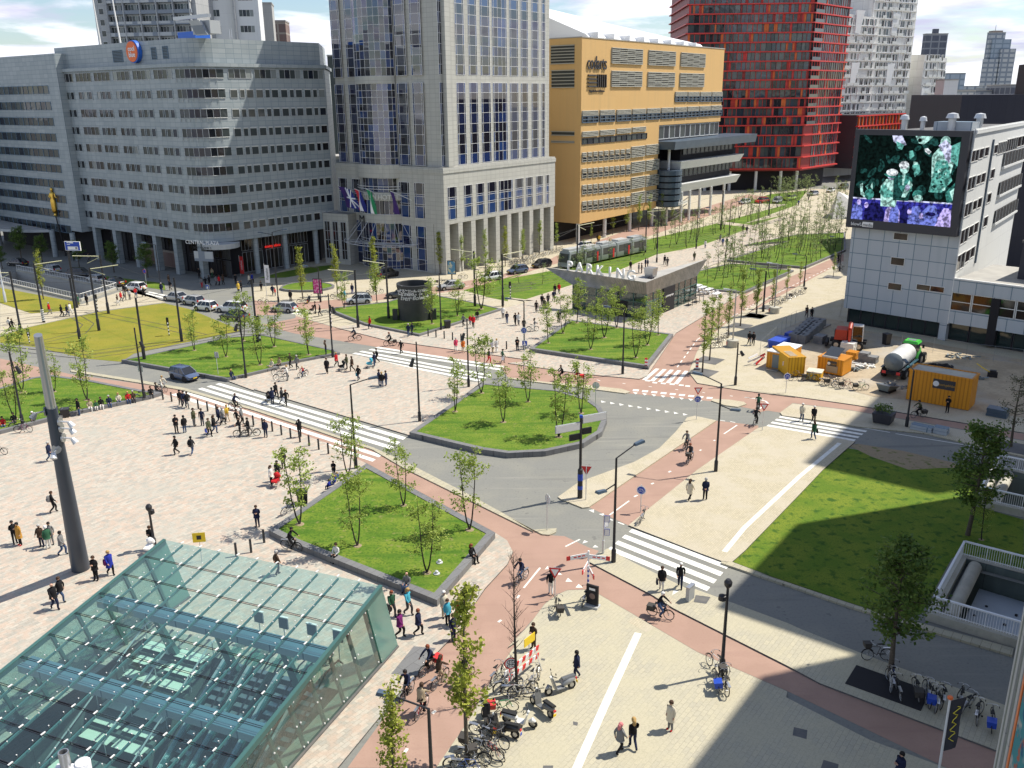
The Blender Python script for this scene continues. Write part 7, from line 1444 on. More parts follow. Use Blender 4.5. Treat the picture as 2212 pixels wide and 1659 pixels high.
def bag_at(p,ang,m_,kind,label,z):
 X=place(p[0],p[1],p[2],ang);mb=MB()
 if kind=='pack':mb.hexa([(-.34,-.15,z),(-.16,-.15,z),(-.16,.15,z),(-.34,.15,z)],[(-.30,-.13,z+.42),(-.16,-.13,z+.42),(-.16,.13,z+.42),(-.30,.13,z+.42)],m_);mb.box(-.38,-.32,-.1,.1,z+.05,z+.25,m_)
 else:mb.hexa([(-.14,-.36,z),(.14,-.36,z),(.14,-.24,z),(-.14,-.24,z)],[(-.16,-.33,z+.34),(.16,-.33,z+.34),(.16,-.26,z+.34),(-.16,-.26,z+.34)],m_);mb.torus(.09,.012,m_,10,4,MT((0,-.295,z+.34)),0,3.1416)
 tag(mb.build('backpack' if kind=='pack' else 'bag',at=X),label,'backpack' if kind=='pack' else 'bag')
PEOPLE='''
23 1215 255|stroll|T|bk|wh|br|k|person in long black jacket and white trousers reading a phone before the near zebra
23 1362 232|walk|T|bk|nv|wh||person in a black jacket with a white cap coming off the near zebra
23 340 285|stroll|A|bk|wh|bk||person in a black jacket and pale trousers walking beside the give way sign
23 203 715|phone|LT|bn|bn|br||person in a brown jacket standing with a phone by the road barrier
23 545 945|stroll|L|nv|nv|bk|dk|person in a dark jacket looking down behind the silver scooter
23 885 1540|walk|RA|gy|bk|pk|l|person in a grey hooded top reading a map beside the long white line
23 990 1505|walk|A|bk|nv|bd|l|person with blond hair in a black jumper beside the map reader
23 1285 1357|stand|LT|cr|gy|br|cr|person in a pale coat with red shoes standing alone on the shaded pavement edge
33 1215 1790|phone|L|nv|nv|bk||person in a blue jacket taking a picture at the bottom right edge
22 1437 945|walk|RA|cr|bk|br|cl|person in a cream coat with long dark hair walking away on the beige triangle
22 1560 940|back|A|nv|bk|gy||person in a dark coat with hands behind the back on the beige triangle
32 450 318|stroll|T|cr|jn|wh||person in a cream jacket and jeans stepping onto the far zebra
32 543 332|walk|T|bk|bk|wh|k|person in an open black coat over red stepping onto the far zebra
32 543 460|walk|A|gn|jn|br|lw|person with a bag walking off the far zebra onto the beige triangle
32 1602 250|phone|LT|bk|bk|bk||person in black standing before the big orange container
12 95 445|stand|T|nv|nv|br||person in a dark suit standing by the bollards facing the camera
12 365 445|photo|LA|bk|bk|bk||person in black shading the eyes, standing at the zebra end
12 140 822|stand|R|wh|bk|br|l|parent in a pale top beside the red pushchair
12 192 790|push|RT|bk|gn|bk||parent in black pushing the red pushchair
12 235 695|stand|T|bk|bk|br||person in black behind the family with the pushchair
12 635 755|phone|T|bk|bk|br||person in black standing behind the blue dressed children
12 30 1155|phone|T|nv|nv|br||person in a navy suit standing with hands together left of the near planter
12 190 1535|stroll|RA|bn|dg|gy||bald person in a brown coat walking behind the glass roof
12 150 182|push|LA|nv|nv|bk||person in navy pushing a pram over the left zebra
12 178 142|walk|RT|bk|bk|bk||person in black crossing the left zebra behind the pram
12 225 178|walk|R|dg|jn|br||person in dark grey on the left zebra, between two others
12 258 195|walkb|RT|bk|bk|rd|l|person with long red brown hair on the left zebra carrying a white bag
02 400 635|walk|R|nv|jn|gy||person in a navy jacket walking behind the huge mast
02 428 1042|walk|RA|bk|bk|br||person with a backpack walking near the middle of the huge mast
02 122 1287|phone|RT|bk|bk|bk||person in black beside the mustard coat at the left edge
02 165 1300|stand|LT|mu|bk|bk|cr|person in a mustard coat with red shoes at the left edge
02 335 1312|push|T|bn|nv|gy||person in a brown shirt pointing left of the huge mast
02 388 1328|stand|LA|gn|wh|wh|w|person in a green jacket and white trousers left of the huge mast
02 412 1295|stand|T|gy|gy|bk||person in pale grey behind the green jacket
02 500 1378|walk|R|gy|jn|bk|d|person in a patterned jacket striding toward the huge mast
02 765 1578|phone|T|bk|bk|br|k|person in a long black coat reading a phone right of the huge mast
02 880 1535|walk|RT|bl|bk|bd|c|person in a bright blue coat with a purple bag right of the huge mast
03 440 402|walk|RT|bk|nv|sk|k|bald person in a long black coat at the left of the glass roof
03 490 340|walkb|R|bk|jn|br|k|person in a black coat and brown shoes striding by the glass roof
02 1205 1330|phone|T|bk|bk|br||person in black with a white pushchair at the far corner of the glass roof
02 1400 582|walk|LT|bk|bk|bk||person in black with a shoulder bag walking alone in the plaza middle
02 1523 582|walk|A|dg|jn|bk|w|person with a backpack and pale jeans walking alone in the plaza middle
02 1400 410|phone|RT|bk|bk|bk||person in black with a white hood, left of two standing people
02 1466 410|stand|LA|bk|jn|bk||person in a black jacket and jeans left of the bollards
02 1540 356|phone|R|ol|gy|bk||person in an olive jacket facing a navy dressed person
02 1605 354|stand|T|nv|nv|bk||person all in navy standing near the bollards
02 1660 440|walk|RT|ol|bk|br||person in olive carrying a bright blue bag
02 1700 415|walk|R|bk|jn|br|l|person in black behind the one with the blue bag
02 1735 340|walk|R|nv|nv|br||person in navy in the group at the bollards
02 1768 348|walk|R|gy|bk|gy|k|person in grey in the group at the bollards
02 1805 320|walk|LA|ye|be|bd||person in a yellow jacket in the group at the bollards
02 1880 357|walk|RA|bk|bk|br||person in black right of the yellow jacket
02 1918 345|stroll|R|gy|bk|gy||person in a grey hood beside the bicycle pushers
02 1432 198|walk|RT|bk|dg|bk|l|left person of the dark trio at the granite seat end
02 1462 208|walk|RT|nv|nv|bk||middle person of the dark trio at the granite seat end
02 1490 215|walkb|RT|bk|gy|bk||right person of the dark trio at the granite seat end
02 630 272|stand|LT|bk|jn|bk||person in a black jacket and jeans standing before the seated row
01 80 1105|walk|RA|wh|bk|br||person in a white top beside a dark dressed one at the left edge
01 105 1110|walk|RA|bk|dg|br||dark dressed person beside the white top at the left edge, near the poles
01 395 980|walk|R|rd|gy|gy||person in a maroon jacket walking by the banded pole
01 492 1000|walk|R|bk|bk|br||person in black striding over the tram rails
01 537 996|walk|R|nv|jn|br||person in navy and white behind the striding one
01 560 980|walk|R|wh|wh|bd||person in white among the walkers on the rails
01 620 912|walk|RT|gn|dg|bk||person in dark teal at the corner of the tunnel railing
01 692 908|stand|T|bk|bk|br||person in black before the tunnel railing
01 935 910|walk|R|bn|wh|br||person in brown with pale trousers by the railing end
01 962 882|walk|R|rd|gy|bd||person in a reddish top by the railing end
01 987 870|walk|R|gy|dg|br||person in grey by the railing end
01 990 832|stand|T|bk|bk|br||person in black at the rear of the white car on the left
01 1030 865|stand|T|wh|gy|bd||person in a white top at the railing end
01 1078 850|walk|RT|rd|jn|br||person in red and blue next to the white car
01 1140 842|walk|R|bk|bk|bd|c|person in a long black coat at the left crossing
01 1283 818|stand|T|nv|jn|gy||person in navy at the end of the shaded lawn strip
01 1340 745|stand|R|bn|dg|bk||person standing by the office block columns beside the lamp
01 1352 790|walk|LT|bk|bn|bk||person in black at the kerb before the office columns
01 590 560|stand|T|bk|bk|bk||shaded person under the trees at the office block
01 705 566|walk|R|gy|dg|br||person in grey walking in the shade of the office block
01 1580 695|stand|T|bk|bk|bk||person leaning in the shade between two office columns
01 1600 770|walk|A|gy|rd|br||person in reddish trousers before the office entrance
01 1630 762|walk|A|bk|bk|bk||person in black before the office entrance, left of the group
01 1660 757|walk|LA|bk|bk|br||person in black second before the office entrance
01 1683 690|stand|T|be|gn|br||person in green trousers under the round canopy
01 1712 752|stroll|RA|gy|dg|bk||person in grey in the group before the office entrance
01 1738 752|stroll|RA|rd|bk|br||person in dark red in the group before the office entrance
01 1770 746|walk|LA|bn|bk|br||person in brown in the group before the office entrance
01 1868 740|stand|T|bk|bk|bk||person in black beside the red banner
01 1890 808|stand|RT|ye|bk|bd|c|person in a yellowish coat before the red banner
01 1915 800|stand|L|bk|bk|br||person in black beside the yellowish coat
01 1975 745|walk|R|cr|dg|br||person in cream walking right of the red banner
01 2000 735|walk|R|bl|bk|br||person in blue walking right of the red banner
11 60 795|stand|T|bk|dg|bk||person in black near the white banner
11 150 830|walk|A|nv|bk|br||person in navy right of the white banner
11 170 835|stand|L|rd|jn|br||small figure in red right of the white banner
11 292 880|stand|T|bk|bk|bk||person in black by the grey sign at the crossing before the hotel
11 490 975|push|L|bk|bk|bk||person in black pushing a pram beside the kiosk planter
11 526 997|walk|L|bk|dg|gy||person in black walking behind the pram by the kiosk planter
11 780 820|stand|T|nv|bl|br||person in blue by the parked bicycles before the hotel
11 720 865|stand|L|tq|bk|bd||person in turquoise by the parked bicycles before the hotel
11 920 1096|walk|L|rd|nv|br||person in a red jacket at the left corner of the kiosk planter
11 1168 1292|walk|LT|bk|bk|wh||person with white hair in black on the second zebra
11 1225 1157|walk|LT|nv|jn|gy||person in navy walking along the kiosk planter
11 1255 1145|walk|LT|nv|nv|bk||person in darker navy walking along the kiosk planter
11 572 1300|photo|L|bn|nv|br||person in brown taking a photograph on the planter point
11 293 1406|walk|LT|ol|bk|br||person in olive beside the long planter
11 345 1416|walk|LT|gy|bk|gy|k|person in grey with an orange bag beside the long planter
11 655 1395|walk|RT|rd|bk|bd|k|person in a bright red coat on the middle plaza
11 580 1448|stroll|T|bk|bk|br|c|person in a long black coat on the middle plaza
11 738 1412|push|L|ol|bk|br||person in olive pushing a black pram on the middle plaza
11 780 1432|walk|L|bn|bk|br||person in brown behind the black pram
11 955 1392|push|L|nv|jn|br||person in navy pushing the turquoise pushchair
11 975 1365|walk|L|bk|bk|br||person in black behind the turquoise pushchair
11 830 1502|walk|LT|bk|nv|bk||person in black carrying a green bag on the middle plaza
11 992 1545|stand|R|nv|jn|bk||left person of the three standing at the lamp on the middle plaza
11 1015 1558|stand|A|bk|jn|bd|w|middle person of the three standing at the lamp on the middle plaza
11 1048 1545|stand|L|nv|jn|br|r|right person of the three standing at the lamp on the middle plaza
11 268 1506|push|L|wh|gy|bd||person in a white top pushing a bicycle by the long planter
11 1600 1274|walk|A|pk|wh|gy|k|person in a bright pink jacket on the pavilion plaza
11 1657 1283|walk|A|or|be|gy|k|person in an orange jacket on the pavilion plaza
11 1890 1286|walk|A|wh|be|gy||left of the pale dressed couple on the pavilion plaza
11 1922 1281|walk|A|wh|wh|bd||right of the pale dressed couple on the pavilion plaza
11 2085 1268|phone|T|bk|bk|br||person in black with raised hands left of the pavilion planter
11 1860 1366|walk|RT|bk|rd|bk||person in black with red trousers beside the tree on the second zebra
11 1970 1366|walk|R|gn|gy|br||person in green with a white bag on the second zebra
11 1660 1076|walk|LT|gy|bk|bk||grey dressed person left of the red jackets at the kiosk planter
11 1712 1062|walk|T|rd|jn|bd||child sized figure in red at the kiosk planter
11 1737 1087|walk|T|rd|bk|bd||person in a red jacket at the kiosk planter corner
11 1768 1020|sit|T|bk|dg|br||person in black resting on the right edge of the kiosk planter
11 1972 1010|stand|T|wh|dg|br||person in a white shirt left of the pavilion
11 2003 1053|walk|A|nv|jn|br||person in navy left of the pavilion lamp
11 2070 1065|walk|T|bk|bk|br|l|left of two young people left of the pavilion lamp
11 2096 1068|walk|T|wh|gy|br|l|right of two young people left of the pavilion lamp
11 2138 1112|stand|T|bk|bk|bk||person in black close to the pavilion lamp pole
21 225 965|walk|T|bk|bk|bk||person in black nearest the left trees of the pavilion
21 270 912|walk|T|bk|dg|br||person in black behind the nearest pavilion walker
21 290 948|walk|LT|ol|bk|br||person in olive among the pavilion walkers
21 318 908|walk|T|bk|nv|br||person in dark blue among the pavilion walkers
21 372 825|walk|T|bk|bk|bk||person in black beside the red jacket by the tram lawn
21 404 818|walk|T|rd|bk|br||person in a red jacket by the tram lawn edge
21 362 880|walk|T|nv|bk|br||person in navy before the red jacket by the tram lawn
21 402 1048|stand|T|bk|bk|bk||person in black at the back left tree of the pavilion planter
21 210 1112|push|R|gy|wh|br|l|person with white trousers standing at a white bicycle
21 970 632|walk|T|bk|bk|gy||person in black behind the pavilion roof, left
21 1035 652|stand|R|gy|dg|br||grey dressed person behind the pavilion roof facing a dark one
21 1058 655|stand|L|bk|bk|br||dark person facing the grey one behind the pavilion roof
21 1088 612|stand|R|nv|bk|br||person in navy left of the white dressed one behind the pavilion
21 1106 612|stand|L|nv|nv|br||person in dark blue beside the roof vent behind the pavilion
21 1240 588|walk|A|bk|bk|bk||left of two dark walkers beyond the pavilion
21 1262 600|walk|A|dg|bk|br||right of two dark walkers beyond the pavilion
21 1475 557|walk|A|ol|bk|br||person in olive near the right tip of the pavilion roof
21 1562 458|walk|A|wh|jn|br||person in white on the promenade by the tram lawn
21 1680 412|walk|A|gy|dg|br||person in grey on the promenade by the kerb
21 1700 440|walk|A|bl|bk|br||person in blue on the promenade
21 1732 440|walk|A|gn|bk|br||person in green on the promenade
21 1770 470|walk|T|bk|bk|br||person in black coming along the promenade
21 1860 330|walk|A|bk|bk|br||left of two far dark walkers on the promenade
21 1890 342|walk|A|dg|bk|br||right of two far dark walkers on the promenade
21 710 412|stand|T|bk|bk|bk||person in black at the ochre building corner
21 722 414|stand|T|ye|dg|br||person in yellow at the ochre building corner
21 1908 1222|walk|T|bk|bk|bk|k|left of the couple in black with a white bag near the site hut
21 1940 1226|walk|T|bk|bk|bk|k|right of the couple in black with a white bag near the site hut
31 488 1005|walk|T|bn|dg|br||person in a brown jacket on the shaded pavement before the screen building
31 528 1018|stroll|T|bk|bk|br||person in black beside the brown jacket before the screen building
31 425 125|walk|T|bl|bk|br||far person in blue on the promenade near the white shell
31 630 160|walk|L|bk|bk|br||far person in black near the white shell
13 1098 458|walk|RT|gn|dg|rd|l|person with a green jacket and bag at the glass roof corner
13 1225 445|walk|RT|tq|dg|bd|l|person with a blue and lime top at the glass roof corner
13 1160 625|walk|R|pu|bk|bk||person in a purple jacket walking past the glass roof
13 1305 605|walk|R|nv|bk|rd||person in navy with a purple scarf walking past the glass roof
13 1508 465|stand|RT|cr|be|wh|k|person with white hair in a cream coat at the lime tree
13 1535 520|stand|RT|tq|bk|br|k|person in a turquoise jacket at the lime tree
13 1580 655|stand|RT|nv|nv|br||person in navy left of the lime tree trunk
13 1620 530|stand|LT|rd|bk|bd||person in red partly behind the lime tree
'''
for ln_ in PEOPLE.strip().splitlines():
 a,k,dr,tp,lgs,hr_,op,lab=ln_.split('|');c,x,y=a.split();p=gr(c,float(x),float(y));sc=.78 if 'child' in lab or 'small figure' in lab else random.uniform(.96,1.04)
 if k=='sit':p=p+V_((0,0,.0))
 person_at(p,k,DIRS[dr]+random.uniform(-14,14),tp,lgs,hr_,lab,sc,op)
def seated(c,x,y,h,dr,tp,lgs,hr_,op,lab,k='sit',sc=1.):
 p=g(c,x,y,h);person_at((p.x,p.y,h-.44*sc),k,dr,tp,lgs,hr_,lab,sc,op,'people sitting on the granite edges')
LA=-62
for a in(('02',1195,105,.45,LA,'bk','bk','br','','seated person in black at the right end of the long granite seat'),('02',1235,75,.45,LA+60,'bk','dg','bk','','seated person with a blue backpack at the very end of the granite seat'),('02',1055,140,.45,LA,'bn','dg','gy','','seated person in brown beside the red top on the granite seat'),('02',1015,148,.45,LA,'rd','jn','bd','','seated person in a red top on the granite seat'),('02',940,158,.45,LA,'cr','jn','bd','l','seated person in a cream top left of the red top'),('02',865,178,.45,LA,'nv','jn','gy','','seated person in navy in the middle of the granite seat'),('02',802,192,.45,LA,'bk','wh','br','l','seated person in black with white trousers on the granite seat'),('02',712,208,.45,LA,'be','wh','br','l','seated person in tan at the left of the seated row'),('02',262,310,.45,LA,'bk','dg','wh','','seated white haired person left of the huge mast'),('02',25,350,.45,LA,'rd','jn','bk','','seated person in dark red at the left edge'),('02',112,318,.45,LA,'bk','nv','bk','','seated person in black behind the purple bicycle'),('02',440,245,.45,LA,'dg','dg','br','','seated person in dark grey just behind the huge mast'),('12',655,1375,.55,-120,'wh','bk','br','','seated person in a white shirt at the front of the near planter'),('12',1215,1610,.55,-115,'gy','jn','sk','','seated bald person in a grey shirt at the front corner of the near planter'),('12',1720,1385,.55,-38,'bk','bk','rd','l','seated person with long red hair on the right edge of the near planter'),('01',1832,1475,.4,-30,'nv','jn','bd','l','seated person in blue on the corner of the long planter near the blue car'),('11',145,1392,.4,-120,'cr','be','bd','','seated person in cream on the front edge of the long planter'),('11',205,1378,.4,-120,'be','bk','br','','seated person in beige with a black bag on the long planter')):seated(*a)
for a in(('12',598,838,.55,150,'bl','nv','br','','nearest seated child in dark blue on the back edge of the near planter','sit',.72),('12',642,808,.55,150,'bl','bl','bd','','seated child in bright blue on the back edge of the near planter','sit',.75),('12',662,778,.55,150,'bl','jn','bd','','farthest seated child in blue below the standing parent','sit',.7),('02',760,205,.45,LA,'gn','wh','br','','seated child in green in the row on the granite seat','sit',.75)):seated(*a)
for c,x,y,ang,m_,k,lab,z in(('02',1660,440,-45,'panel_blue','bag','bright blue carrier bag held by the walker in olive',.5),('11',830,1502,225,'cloth_tq','bag','green carrier bag held on the middle plaza',.45),('02',1523,582,90,'cloth_bk','pack','black backpack on the walker in pale jeans',1.0),('02',428,1042,45,'cloth_gy','pack','grey backpack on the walker near the mast',1.0),('02',880,1535,-45,'cloth_pu','bag','purple shoulder bag of the person in the blue coat',.85),('21',1940,1226,270,'sign_white','bag','white carrier bag held near the site hut',.45),('11',1970,1366,0,'sign_white','bag','white bag held on the second zebra',.45),('23',1215,255,270,'cloth_nv','bag','dark blue bag held before the near zebra',.5),('13',1098,458,-45,'cloth_dg','bag','dark bag of the person in green at the glass roof',.6),('12',258,195,-45,'sign_white','bag','white bag held on the left zebra',.5),('32',543,460,90,'cloth_bk','bag','dark bag held by the walker off the far zebra',.6)):
 bag_at(gr(c,x,y),ang,m_,k,lab,z)
def pram(c,x,y,ang,hood,lab):
 p=gr(c,x,y);r=empty('pushchair',place(p.x,p.y,p.z,ang),lab,'pushchair');m_=MB();m_.tube([(-.5,.22,1.02),(-.1,.22,.5),(.35,.22,.12)],.018,'steel',6);m_.tube([(-.5,-.22,1.02),(-.1,-.22,.5),(.35,-.22,.12)],.018,'steel',6);m_.tube([(-.5,-.24,1.02),(-.5,.24,1.02)],.022,'black_metal',6);m_.tube([(-.35,.22,.12),(.1,.22,.55)],.016,'steel',6);m_.tube([(-.35,-.22,.12),(.1,-.22,.55)],.016,'steel',6);m_.build('frame',r)
 m_=MB();m_.hexa([(-.25,-.2,.4),(.3,-.2,.45),(.3,.2,.45),(-.25,.2,.4)],[(-.32,-.22,.8),(.38,-.22,.62),(.38,.22,.62),(-.32,.22,.8)],hood);m_.build('seat',r);m_=MB();m_.tube([(-.3,-.22,.8),(-.2,-.12,1.02),(-.15,0,1.08),(-.2,.12,1.02),(-.3,.22,.8)],[.1,.16,.18,.16,.1],hood,8);m_.build('hood',r)
 for xx,yy in((.36,.22),(.36,-.22),(-.36,.24),(-.36,-.24)):m_=MB();m_.torus(.105,.022,'black_metal',14,5);m_.build('wheel',r,at=MT((xx,yy,.125)))
for a in(('12',178,838,250,'cloth_rd','red pushchair with a family left of the near planter'),('12',118,165,120,'cloth_bk','black pram on the left zebra'),('11',700,1428,190,'cloth_bk','black pram on the middle plaza'),('11',918,1405,190,'cloth_tq','turquoise pushchair before the second zebra'),('11',460,972,180,'cloth_bn','dark pram by the kiosk planter'),('02',1190,1375,260,'sign_white','white pushchair at the far corner of the glass roof')):pram(*a)
# bicycles, cyclists, scooters
mat('tyre',(.014,.014,.014),.8);mat('rim_metal',(.5,.5,.5),.35,metal=.9);mat('basket',(.05,.045,.04),.8);mat('brown_leather',(.10,.05,.025),.6)
for nm,c in(('paint_black',(.015,.015,.017)),('paint_white',(.68,.68,.66)),('paint_silver',(.26,.27,.28)),('paint_green',(.10,.36,.13)),('paint_blue',(.04,.10,.35)),('paint_red',(.42,.03,.04)),('paint_purple',(.25,.05,.15)),('paint_teal',(.20,.45,.42)),('paint_grey',(.12,.125,.13))):mat(nm,c,.35,coat=.3)
BK={}
def bike_parts():
 if BK:return BK
 w=MB();w.torus(.325,.021,'tyre',26,6);w.torus(.302,.010,'rim_metal',26,4)
 for i in range(14):a=6.2832*i/14;w.tube([(.02*cos(a+1),.02 if i%2 else-.02,.02*sin(a+1)),(.3*cos(a),0,.3*sin(a))],.0035,'rim_metal',3,cap=False)
 w.tube([(0,-.05,0),(0,.05,0)],.03,'rim_metal',8);BK['wheel']=w.mesh('wheel',50)
 f=MB();A,B_,C_,D_,Eh=(-.52,0,.345),(0,0,.30),(-.17,0,.80),(.34,0,.82),(.40,0,.62)
 for a,b,r in((B_,C_,.017),(C_,D_,.017),(B_,Eh,.02),(D_,Eh,.02),((-.52,.05,.345),(-.17,.01,.72),.011),((-.52,-.05,.345),(-.17,-.01,.72),.011),((-.52,.05,.345),B_,.012),((-.52,-.05,.345),B_,.012),((.40,.05,.62),(.53,.05,.345),.013),((.40,-.05,.62),(.53,-.05,.345),.013)):f.tube([a,b],r,'frameslot',6)
 BK['frame']=f;s=MB();s.tube([(-.17,0,.8),(-.20,0,.93)],.014,'rim_metal',6);s.hexa([(-.33,-.085,.93),(.02,-.02,.94),(.02,.02,.94),(-.33,.085,.93)],[(-.35,-.1,.985),(.03,-.025,.975),(.03,.025,.975),(-.35,.1,.985)],'tyre');BK['saddle']=s.mesh('saddle',50)
 h=MB();h.tube([(.34,0,.82),(.31,0,1.04)],.014,'rim_metal',6);h.tube([(.14,.29,1.03),(.24,.27,1.05),(.34,.12,1.07),(.33,0,1.05),(.34,-.12,1.07),(.24,-.27,1.05),(.14,-.29,1.03)],.013,'rim_metal',6)
 for y in(.29,-.29):h.tube([(.12,y,1.03),(.23,y*.94,1.05)],.02,'tyre',6)
 h.tube([(.46,0,.86),(.50,0,.86)],.045,'rim_metal',8);BK['handlebar']=h.mesh('handlebar',50)
 r=MB();r.torus(.365,.018,'tyre',14,4,MT((-.52,0,.345)),.5,3.4);r.box(-.80,-.32,-.07,.07,.735,.75,'rim_metal')
 for y in(.06,-.06):r.tube([(-.78,y,.74),(-.52,y,.36)],.007,'rim_metal',4)
 BK['mudguard']=r.mesh('mudguard');r=MB();r.torus(.365,.018,'tyre',12,4,MT((.53,0,.345)),0.3,2.6);BK['front']=r.mesh('mudguard');c=MB();c.torus(.09,.012,'rim_metal',14,4,MT((0,-.05,.30)));c.tube([(0,-.08,.30),(.10,-.08,.16)],.012,'rim_metal',5);c.tube([(0,.08,.30),(-.10,.08,.44)],.012,'rim_metal',5);c.box(.05,.16,-.17,-.08,.145,.17,'tyre');c.box(-.16,-.05,.08,.17,.43,.455,'tyre');c.tube([(-.52,-.04,.36),(0,-.06,.37)],.02,'tyre',4);BK['crank']=c.mesh('crank')
 b=MB();b.hexa([(.40,-.17,.80),(.72,-.17,.80),(.72,.17,.80),(.40,.17,.80)],[(.36,-.21,1.08),(.77,-.21,1.08),(.77,.21,1.08),(.36,.21,1.08)],'basket');BK['crate']=b.mesh('crate')
 p=MB();p.hexa([(-.80,-.2,.42),(-.36,-.2,.42),(-.36,.2,.42),(-.80,.2,.42)],[(-.82,-.22,.76),(-.34,-.22,.76),(-.34,.22,.76),(-.82,.22,.76)],'bagslot');BK['pannier']=p;return BK
FRM={}
def bicycle(p,ang,col,label,opt='',lean=7,group='parked bicycles',steer=0,sc=1.):
 bp=bike_parts();X=place(p[0],p[1],p[2],ang,sc)@MR(R(lean),4,'X');r=empty('bicycle',X,label,'bicycle',group)
 if col not in FRM:
  f=MB();f.v,f.f,f.mi,f.ms=bp['frame'].v,bp['frame'].f,bp['frame'].mi,['paint_'+col];FRM[col]=f.mesh('frame',50)
 link('frame',FRM[col],r);link('wheel',bp['wheel'],r,MT((-.52,0,.345)));link('wheel',bp['wheel'],r,MT((.53,0,.345))@MR(R(steer),4,'Z'))
 for k in('saddle','handlebar','mudguard','crank'):link(k,bp[k],r)
 link('mudguard',bp['front'],r)
 if 'c' in opt:link('crate',bp['crate'],r)
 if 'p' in opt or 'b' in opt or 'r' in opt:
  key='bag'+[q for q in opt if q in 'pbr'][0]
  if key not in FRM:f=MB();f.v,f.f,f.mi,f.ms=bp['pannier'].v,bp['pannier'].f,bp['pannier'].mi,[{'bagp':'basket','bagb':'panel_blue','bagr':'sign_red'}[key]];FRM[key]=f.mesh('pannier')
  link('pannier',FRM[key],r)
 return r
BIKES='''
13 1945 965|60|black||black bicycle left of the red bordered sign
13 2015 1055|25|black||black bicycle leaning at the bare tree
13 2085 1095|-5|white||pale bicycle at the foot of the bare tree
23 120 1085|20|grey||grey bicycle behind the black scooter
23 225 990|70|white||white bicycle beside the road barrier
13 1965 1215|8|green|r|green bicycle with a red bag before the white scooter
13 1830 1420|-25|black||black bicycle left of the black scooter
13 1905 1480|-35|black||black bicycle nearest the black scooter's rear
13 1760 1510|-20|black|p|black bicycle with a dark bag under the lime tree
13 1850 1575|-30|silver||silver bicycle in the tangle under the lime tree
13 1900 1560|-50|red||bicycle with a reddish frame in the tangle under the lime tree
13 1740 1625|-15|black||black bicycle low in the tangle near the bottom edge
13 1640 1640|15|black|c|black bicycle with a front crate near the bottom edge
13 1700 1690|-10|blue||bicycle with a blue frame cut by the bottom edge
23 385 425|100|black|p|black bicycle at the foot of the near give way sign
23 600 350|75|black||black bicycle leaning on the finger post
23 1640 885|120|white||white bicycle left of the bottom lamp post
23 1700 1040|95|black|c|black bicycle with a crate right of the bottom lamp post
23 1660 1010|85|grey|b|bicycle with a bright blue bag at the bottom lamp post
23 1735 990|75|black||dark bicycle behind the bottom lamp post
33 1045 805|180|black|c|black bicycle with a big front crate left of the dark tree
33 1140 1010|75|white||pale bicycle at the trunk of the dark tree
33 1215 1075|80|black||black bicycle on the black tree grate
33 1180 960|70|blue||blue framed bicycle behind the trunk of the dark tree
33 1365 1085|75|black|p|black bicycle with a dark bag at the left of the parked group
33 1420 1100|72|silver||silver bicycle in the parked group by the road
33 1450 1135|70|black|b|bicycle with a blue bag in the parked group by the road
33 1500 1170|68|white||white bicycle in the parked group by the road
33 1545 1140|66|black||black bicycle at the right of the parked group by the road
33 1690 1150|60|black||black bicycle behind the leaning black flag
33 1750 1195|40|grey||grey bicycle right of the leaning black flag
33 1855 1275|55|black||black bicycle near the building corner at the right
33 1960 1330|60|black|b|bicycle with a bright blue saddle cover at the right edge
22 1060 1105|70|white||white bicycle at the round blue bicycle sign
12 275 1045|60|black||black bicycle leaning at the left edge of the near planter
02 192 408|8|purple||purple bicycle parked at the granite seat on the left
02 150 385|10|black||black bicycle behind the purple one
02 485 290|10|black||black bicycle behind the huge mast
02 590 262|15|black||black bicycle left of the standing person at the granite seat
02 1130 150|20|silver||silver bicycle parked among the seated people
02 -15 590|20|black||bicycle wheel peeping in at the left edge
31 235 905|20|black||first black bicycle of the long row, left end
31 275 905|40|grey||grey bicycle second in the long row
31 310 888|40|black||black bicycle third in the long row
31 345 868|40|blue||bluish bicycle in the middle of the long row
31 385 850|35|black|p|black bicycle with bags in the long row
31 415 835|35|grey||grey bicycle near the far end of the long row
31 450 822|30|black|c|bicycle with a white topped crate at the end of the long row
31 740 645|30|black||dark bicycle at the left edge of the screen building
31 760 630|30|black||second dark bicycle at the left edge of the screen building
31 400 1505|10|black||dark bicycle under the yellow container
31 515 1510|-10|teal|p|bicycle with a pale teal frame lying at the small skip
31 640 1535|5|black||black bicycle left in the row before the orange container
31 690 1545|8|grey|p|grey bicycle with bags before the orange container
31 745 1555|6|silver||silver bicycle in the row before the orange container
31 805 1570|4|red|p|reddish bicycle with a grey box in the site row
31 915 1580|0|green|p|bright green bicycle at the right of the site row
11 75 900|0|black||dark bicycle under the white banner
11 385 895|10|black||black bicycle before the columnar tree
11 650 855|10|grey||grey bicycle under the second columnar tree
11 695 862|10|black||black bicycle beside the turquoise figure
11 930 825|5|black||black bicycle before the hotel forecourt
11 985 815|5|grey||grey bicycle right on the hotel forecourt
11 1475 745|10|black|p|dark bicycle at the hotel corner pavement
11 1655 700|10|black||dark bicycle right of the blue advertising stand
21 1655 1245|20|black||black bicycle under the third slim tree
21 1700 1195|50|black||dark bicycle at the pole by the far cycle path
21 1745 1160|60|white||pale bicycle by the banded lamp base
21 1965 985|70|silver||silver bicycle at the slim tree before the long row
11 1850 640|50|black||dark bicycle at the second colonnade tree
13 1730 330|60|black|p|dark bicycle with a big bag behind the lime tree top
'''
for ln_ in BIKES.strip().splitlines():
 a,ang,col,op,lab=ln_.split('|');c,x,y=a.split();p=gr(c,float(x),float(y));bicycle(p,float(ang),col,lab,op,random.choice((-8,7,9,-6)),steer=random.uniform(-25,25))
rb=RND(31)
